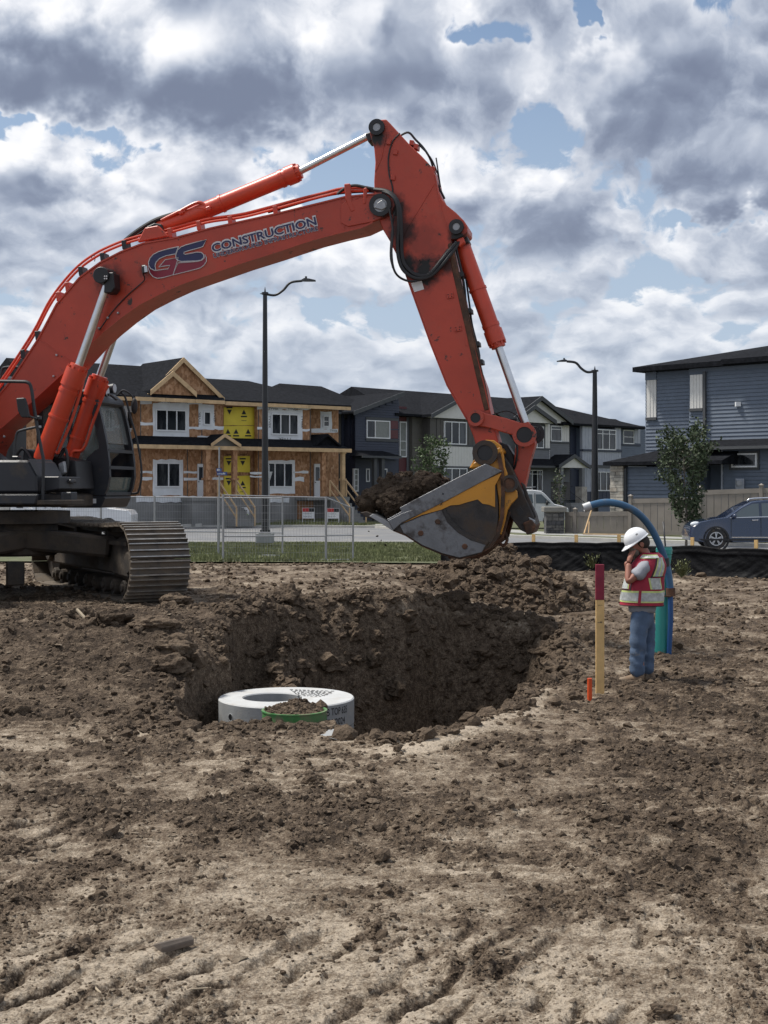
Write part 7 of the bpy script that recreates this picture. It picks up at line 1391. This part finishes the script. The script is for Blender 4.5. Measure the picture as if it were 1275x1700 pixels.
M['shirt'] = mat('grey_cotton', (.27, .28, .31), .85, var=.1, vs=6, bump=.002, bs=60); M['vest'] = mat('crimson_vest', (.30, .012, .036), .7, var=.18, vs=8, bump=.003, bs=25); M['silver'] = mat('reflective_tape', (.40, .42, .41), .45, var=.3, vs=22, bump=.002, bs=60); M['lime'] = mat('lime_tape', (.52, .60, .22), .5, var=.12, vs=15)
M['hat'] = mat('white_hard_hat', (.78, .79, .80), .3, var=.03, coat=.4); M['beard'] = mat('grey_beard', (.17, .15, .125), .95, var=.3, vs=60, bump=.004, bs=200); M['hair'] = mat('dark_grey_hair', (.035, .028, .024), .9, var=.3, vs=60, bump=.003, bs=200); M['boot'] = mat('tan_work_boot', (.20, .135, .085), .85, var=.25, vs=12, dirt=.4, dcol=(.22, .18, .135), ds=9)
L_, Rt = lf, -lf
hip = pw(1067, 1022); chest = pw(1078, 948); neck = pw(1074, 924); head = pw(1060, 903); 
shL = pw(1072, 936) + L_ * .19; shL = pw(1071, 938, -.16); shR = pw(1080, 936, .17); elL = pw(1037, 970, -.20); wrL = pw(1041, 938, -.10); elR = pw(1050, 975, .20); wrR = pw(1044, 955, .06)
nodes = [(hip, .10), (pw(1070, 985), .115), (chest, (.15, .13)), (neck, .062), (pw(1067, 914), .058), (head, .088), (pw(1050, 916), .045), (pw(1052, 895), .07), (pw(1043, 909), .014),
         (shL, .062), (elL, .047), (wrL, .033), (shR, .062), (elR, .045), (wrR, .033), (pw(1060, 1030, -.09), .09), (pw(1058, 1082, -.10), .055), (pw(1062, 1125, -.10), .04), (pw(1075, 1030, .09), .09), (pw(1076, 1082, .08), .055), (pw(1076, 1125, .08), .04)]
edges = [(0, 1), (1, 2), (2, 3), (3, 4), (4, 5), (5, 6), (5, 7), (6, 8), (2, 9), (9, 10), (10, 11), (2, 12), (12, 13), (13, 14), (0, 15), (15, 16), (16, 17), (0, 18), (18, 19), (19, 20)]
skin('body', nodes, edges, 'skin')
wr_n = lambda p: .016 * mnoise.noise(Vector((p.x * 5, p.y * 5, p.z * 15 + p.x * 9))) + .012 * abs(mnoise.noise(Vector((p.x * 9, p.y * 9, p.z * 26 - p.x * 14)))) + .005 * mnoise.noise(p * 30)
skin('jeans', [(pw(1066, 1004), .125), (pw(1067, 1024), (.150, .14)), (pw(1058, 1040, -.085), .112), (pw(1056, 1082, -.10), .088), (pw(1055, 1108, -.10), .080), (pw(1056, 1129, -.10), .086), (pw(1077, 1040, .085), .105), (pw(1078, 1082, .09), .086), (pw(1077, 1108, .09), .078), (pw(1076, 1128, .09), .084)], [(0, 1), (1, 2), (2, 3), (3, 4), (4, 5), (1, 6), (6, 7), (7, 8), (8, 9)], 'denim', disp=lambda p: wr_n(p) * (1.4 if p.z < .45 else .8))
skin('shirt', [(pw(1066, 1024), (.168, .172)), (pw(1066, 1012), (.172, .17)), (pw(1069, 985), (.165, .16)), (chest, (.17, .165)), (pw(1075, 928), .09), (shL, .084), (pw(1056, 955, -.19), .080), (pw(1047, 962, -.20), .070), (shR, .08), (pw(1064, 955, .20), .072)], [(0, 1), (1, 2), (2, 3), (3, 4), (3, 5), (5, 6), (6, 7), (3, 8), (8, 9)], 'shirt', disp=wr_n)
# hand with five fingers by the mouth
hc = pw(1044, 928, -.075); up3 = Vector((.15, .1, 1)).normalized(); fdir = Vector((.62, .25, .55)).normalized(); wid_ = Vector((-.3, .9, -.1)).normalized()
hn = [(wrL, .030), (hc, (.040, .024))]; he = [(0, 1)]
for k, (ln, off) in enumerate(((.070, -.032), (.080, -.011), (.076, .011), (.060, .031))):
    b0 = hc + wid_ * off + up3 * .022; c1_ = b0 + (up3 * .75 + fdir * .5).normalized() * ln * .45; c2_ = c1_ + (fdir * 1.0 - up3 * .25).normalized() * ln * .35; c3_ = c2_ + (fdir * .3 - up3 * .9).normalized() * ln * .28; i0 = len(hn); hn += [(b0, .0125), (c1_, .0105), (c2_, .0095), (c3_, .008)]; he += [(1, i0), (i0, i0 + 1), (i0 + 1, i0 + 2), (i0 + 2, i0 + 3)]
i0 = len(hn); tb = hc - wid_ * .035 - up3 * .005; hn += [(tb, .014), (tb + fdir * .035 + up3 * .02, .012), (tb + fdir * .06 + up3 * .045, .010)]; he += [(1, i0), (i0, i0 + 1), (i0 + 1, i0 + 2)]
skin('hand', hn, he, 'skin', sub=2)
hR = pw(1043, 948, .04); hn = [(wrR, .03), (hR, (.038, .024))]; he = [(0, 1)]
for k in range(4): b0 = hR + Vector((-.02, (k - 1.5) * .02, .03)); i0 = len(hn); hn += [(b0, .0115), (b0 + Vector((-.005, 0, .03)), .010), (b0 + Vector((.02, 0, .045)), .009)]; he += [(1, i0), (i0, i0 + 1), (i0 + 1, i0 + 2)]
i0 = len(hn); hn += [(hR + Vector((.03, -.01, .01)), .013), (hR + Vector((.045, -.01, .04)), .010)]; he += [(1, i0), (i0, i0 + 1)]; skin('hand', hn, he, 'skin', sub=1)
cg = MB().cyl(pw(1049, 923, -.075), pw(1053.5, 918.5, -.03), .0045, n=6).build('cigarette', M['inkw']); tag(cg, "thin white cigarette between the worker's fingers", 'cigarette')
# face: beard, ear, hair, brow and eye
q = MB(); rt = Matrix.Rotation(R(-35), 3, 'Y'); q.ball(pw(1052.5, 919), .062, 14, 10, (.85, .95, 1.15), rt); q.ball(pw(1050, 927), .036, 10, 8, (.8, .9, 1.2), rt); q.build('beard', M['beard'], Wk, smooth=True)
q = MB(); q.ball(pw(1063, 908, -.088), .034, 10, 8, (.62, .35, 1.0), Matrix.Rotation(R(-25), 3, 'Y')); q.ring(pw(1063, 907, -.096), (.1, -1, 0), .012, .024, .010, 14); q.build('ear', M['skin'], Wk, smooth=True)
q = MB(); q.ball(pw(1066, 903), .103, 16, 12, (.82, .88, .92), rt); q.build('hair', M['hair'], Wk, smooth=True); q = MB(); q.ball(pw(1046, 904, -.045), .010, 8, 6); q.build('eye', M['inkw'], Wk, smooth=True); q = MB(); q.ball(pw(1045.4, 904, -.053), .005, 6, 5); q.build('pupil', M['black'], Wk)
# hard hat
hatR = Matrix.Rotation(R(-33), 3, 'Y') ; hcn = pw(1056, 899.5); q = MB(); q.ball(hcn, .130, 28, 16, (1.10, .95, 1.05), hatR, z0=0.0); hat = q.build('hard_hat', M['hat'], Wk, smooth=True, auto=50)
def hp_(a, r, z): return hcn + hatR @ Vector((math.cos(a) * r * 1.10, math.sin(a) * r * .95, z))
q = MB(); rg = []
for k in range(32):
    a = 2 * math.pi * k / 32; f = max(0, -math.cos(a)); r = .137 + .052 * f ** 2; rg.append([hp_(a, .124, .004), hp_(a, r, -.012 - .012 * f), hp_(a, r, -.019 - .012 * f), hp_(a, .124, -.010)])
vs = [p for r_2 in rg for p in r_2]; fs = []
for k in range(32):
    for j in range(4): a, c = 4 * k, 4 * ((k + 1) % 32); fs.append((a + j, c + j, c + (j + 1) % 4, a + (j + 1) % 4))
q.add(vs, fs); q.build('brim', M['hat'], hat, smooth=True, auto=50); q = MB(); q.box(hcn + hatR @ Vector((.02, -.121, .06)), (.026, .006, .018), hatR); q.build('hat_badge', M['steelgrey'], hat); MB().tube([hp_(a, .118, -.02) for a in np.linspace(-1.1, 1.1, 9)], .010, 6).build('hat_band', M['black'], hat)
# vest as a lofted shell with tapes laid on it
VR = [(0, 1066, 1009, .243, .205), (.28, 1067.5, 985, .232, .20), (.55, 1071.5, 960, .215, .205), (.78, 1077, 940, .190, .205), (.92, 1079.5, 928.5, .145, .185), (1.0, 1080, 921, .085, .12)]
def vpt(t, v, off=0.0):
    t = R(t); vs_ = [r_[0] for r_ in VR]; ip = lambda j: float(np.interp(v, vs_, [r_[j] for r_ in VR])); c = pw(ip(1), ip(2)); a, b_ = ip(3), ip(4)
    n_ = 1 + .03 * math.sin(t * 5 + v * 6) * (1 - v) + .022 * math.sin(t * 9 + v * 13) + .05 * mnoise.noise(Vector((t * 2.2, v * 5, 1))); e = 2.4; ct, st = math.cos(t), math.sin(t); rr = (abs(ct / a) ** e + abs(st / b_) ** e) ** (-1 / e) * n_ + off
    return c + (fw * ct + lf * st) * rr
q = MB(); q.loft([[vpt(t, v) for t in range(0, 360, 8)] for v in np.linspace(0, 1, 22)], cap=False); vest = q.build('vest', M['vest'], Wk, smooth=True)
def tape(t0, t1, v0, v1, m_, off, nm, sk_=0.0):
    q = MB(); nt_, nv = max(2, int(abs(t1 - t0) / 6)), max(2, int(abs(v1 - v0) / .04)); g = [[vpt(t0 + (t1 - t0) * i / nt_ + sk_ * j / nv, v0 + (v1 - v0) * j / nv, off) for i in range(nt_ + 1)] for j in range(nv + 1)]
    vs = [p for r_ in g for p in r_]; w = nt_ + 1; q.add(vs, [(j * w + i, j * w + i + 1, (j + 1) * w + i + 1, (j + 1) * w + i) for j in range(nv) for i in range(nt_)]); q.build(nm, M[m_], vest, smooth=True)
tape(0, 360, .075, .30, 'lime', .004, 'waist_band'); tape(0, 360, .105, .265, 'silver', .007, 'reflective_band'); tape(84, 92, .05, .30, 'vest', .010, 'side_strap')
tape(118, 158, .33, .53, 'lime', .004, 'back_tape', -12); tape(123, 153, .33, .53, 'silver', .007, 'back_tape', -12); tape(118, 152, .56, .92, 'lime', .004, 'back_tape', 6); tape(122, 148, .56, .92, 'silver', .007, 'back_tape', 6); tape(133, 137, .56, .92, 'lime', .009, 'back_tape', 6)
tape(60, 128, .90, .97, 'lime', .004, 'shoulder_tape'); tape(60, 128, .915, .955, 'silver', .007, 'shoulder_tape'); tape(8, 50, .33, .50, 'lime', .004, 'chest_tape'); tape(14, 46, .33, .50, 'silver', .007, 'chest_tape'); tape(0, 60, .305, .318, 'black', .008, 'pocket_edge'); tape(55, 59, .3, .60, 'black', .004, 'edge_binding'); tape(112, 116, .50, .95, 'black', .005, 'edge_binding', 6); tape(112, 165, .545, .56, 'black', .006, 'edge_binding'); tape(0, 360, .0, .018, 'hair', .004, 'hem')
# boots
bz = max(gz_(pw(1052, 1128, 0).x, YP - .1), gz_(pw(1064, 1128, 0).x, YP + .1), gz_(pw(1036, 1128, 0).x, YP)) + .012
for px_, py_, dy in ((1040, 1136, -.10), (1062, 1134, .10)):
    g = pw(px_ + 14, 1128, dy); zf = -.02; q = MB(); c = Vector((g.x, g.y, zf)); rings = []
    for a, w_, h in ((-.10, .030, .06), (-.08, .045, .11), (-.02, .050, .13), (.05, .050, .10), (.12, .052, .075), (.18, .048, .06), (.215, .030, .035)): rings.append([c + fw * a + lf * math.cos(t) * w_ + Vector((0, 0, max(0.0, .5 * h + math.sin(t) * .55 * h))) for t in np.linspace(0, 2 * math.pi, 14)[:-1]])
    q.loft(rings); q.build('boot', M['boot'], Wk, smooth=True)
Wk.location.z = bz; cg.location.z = bz
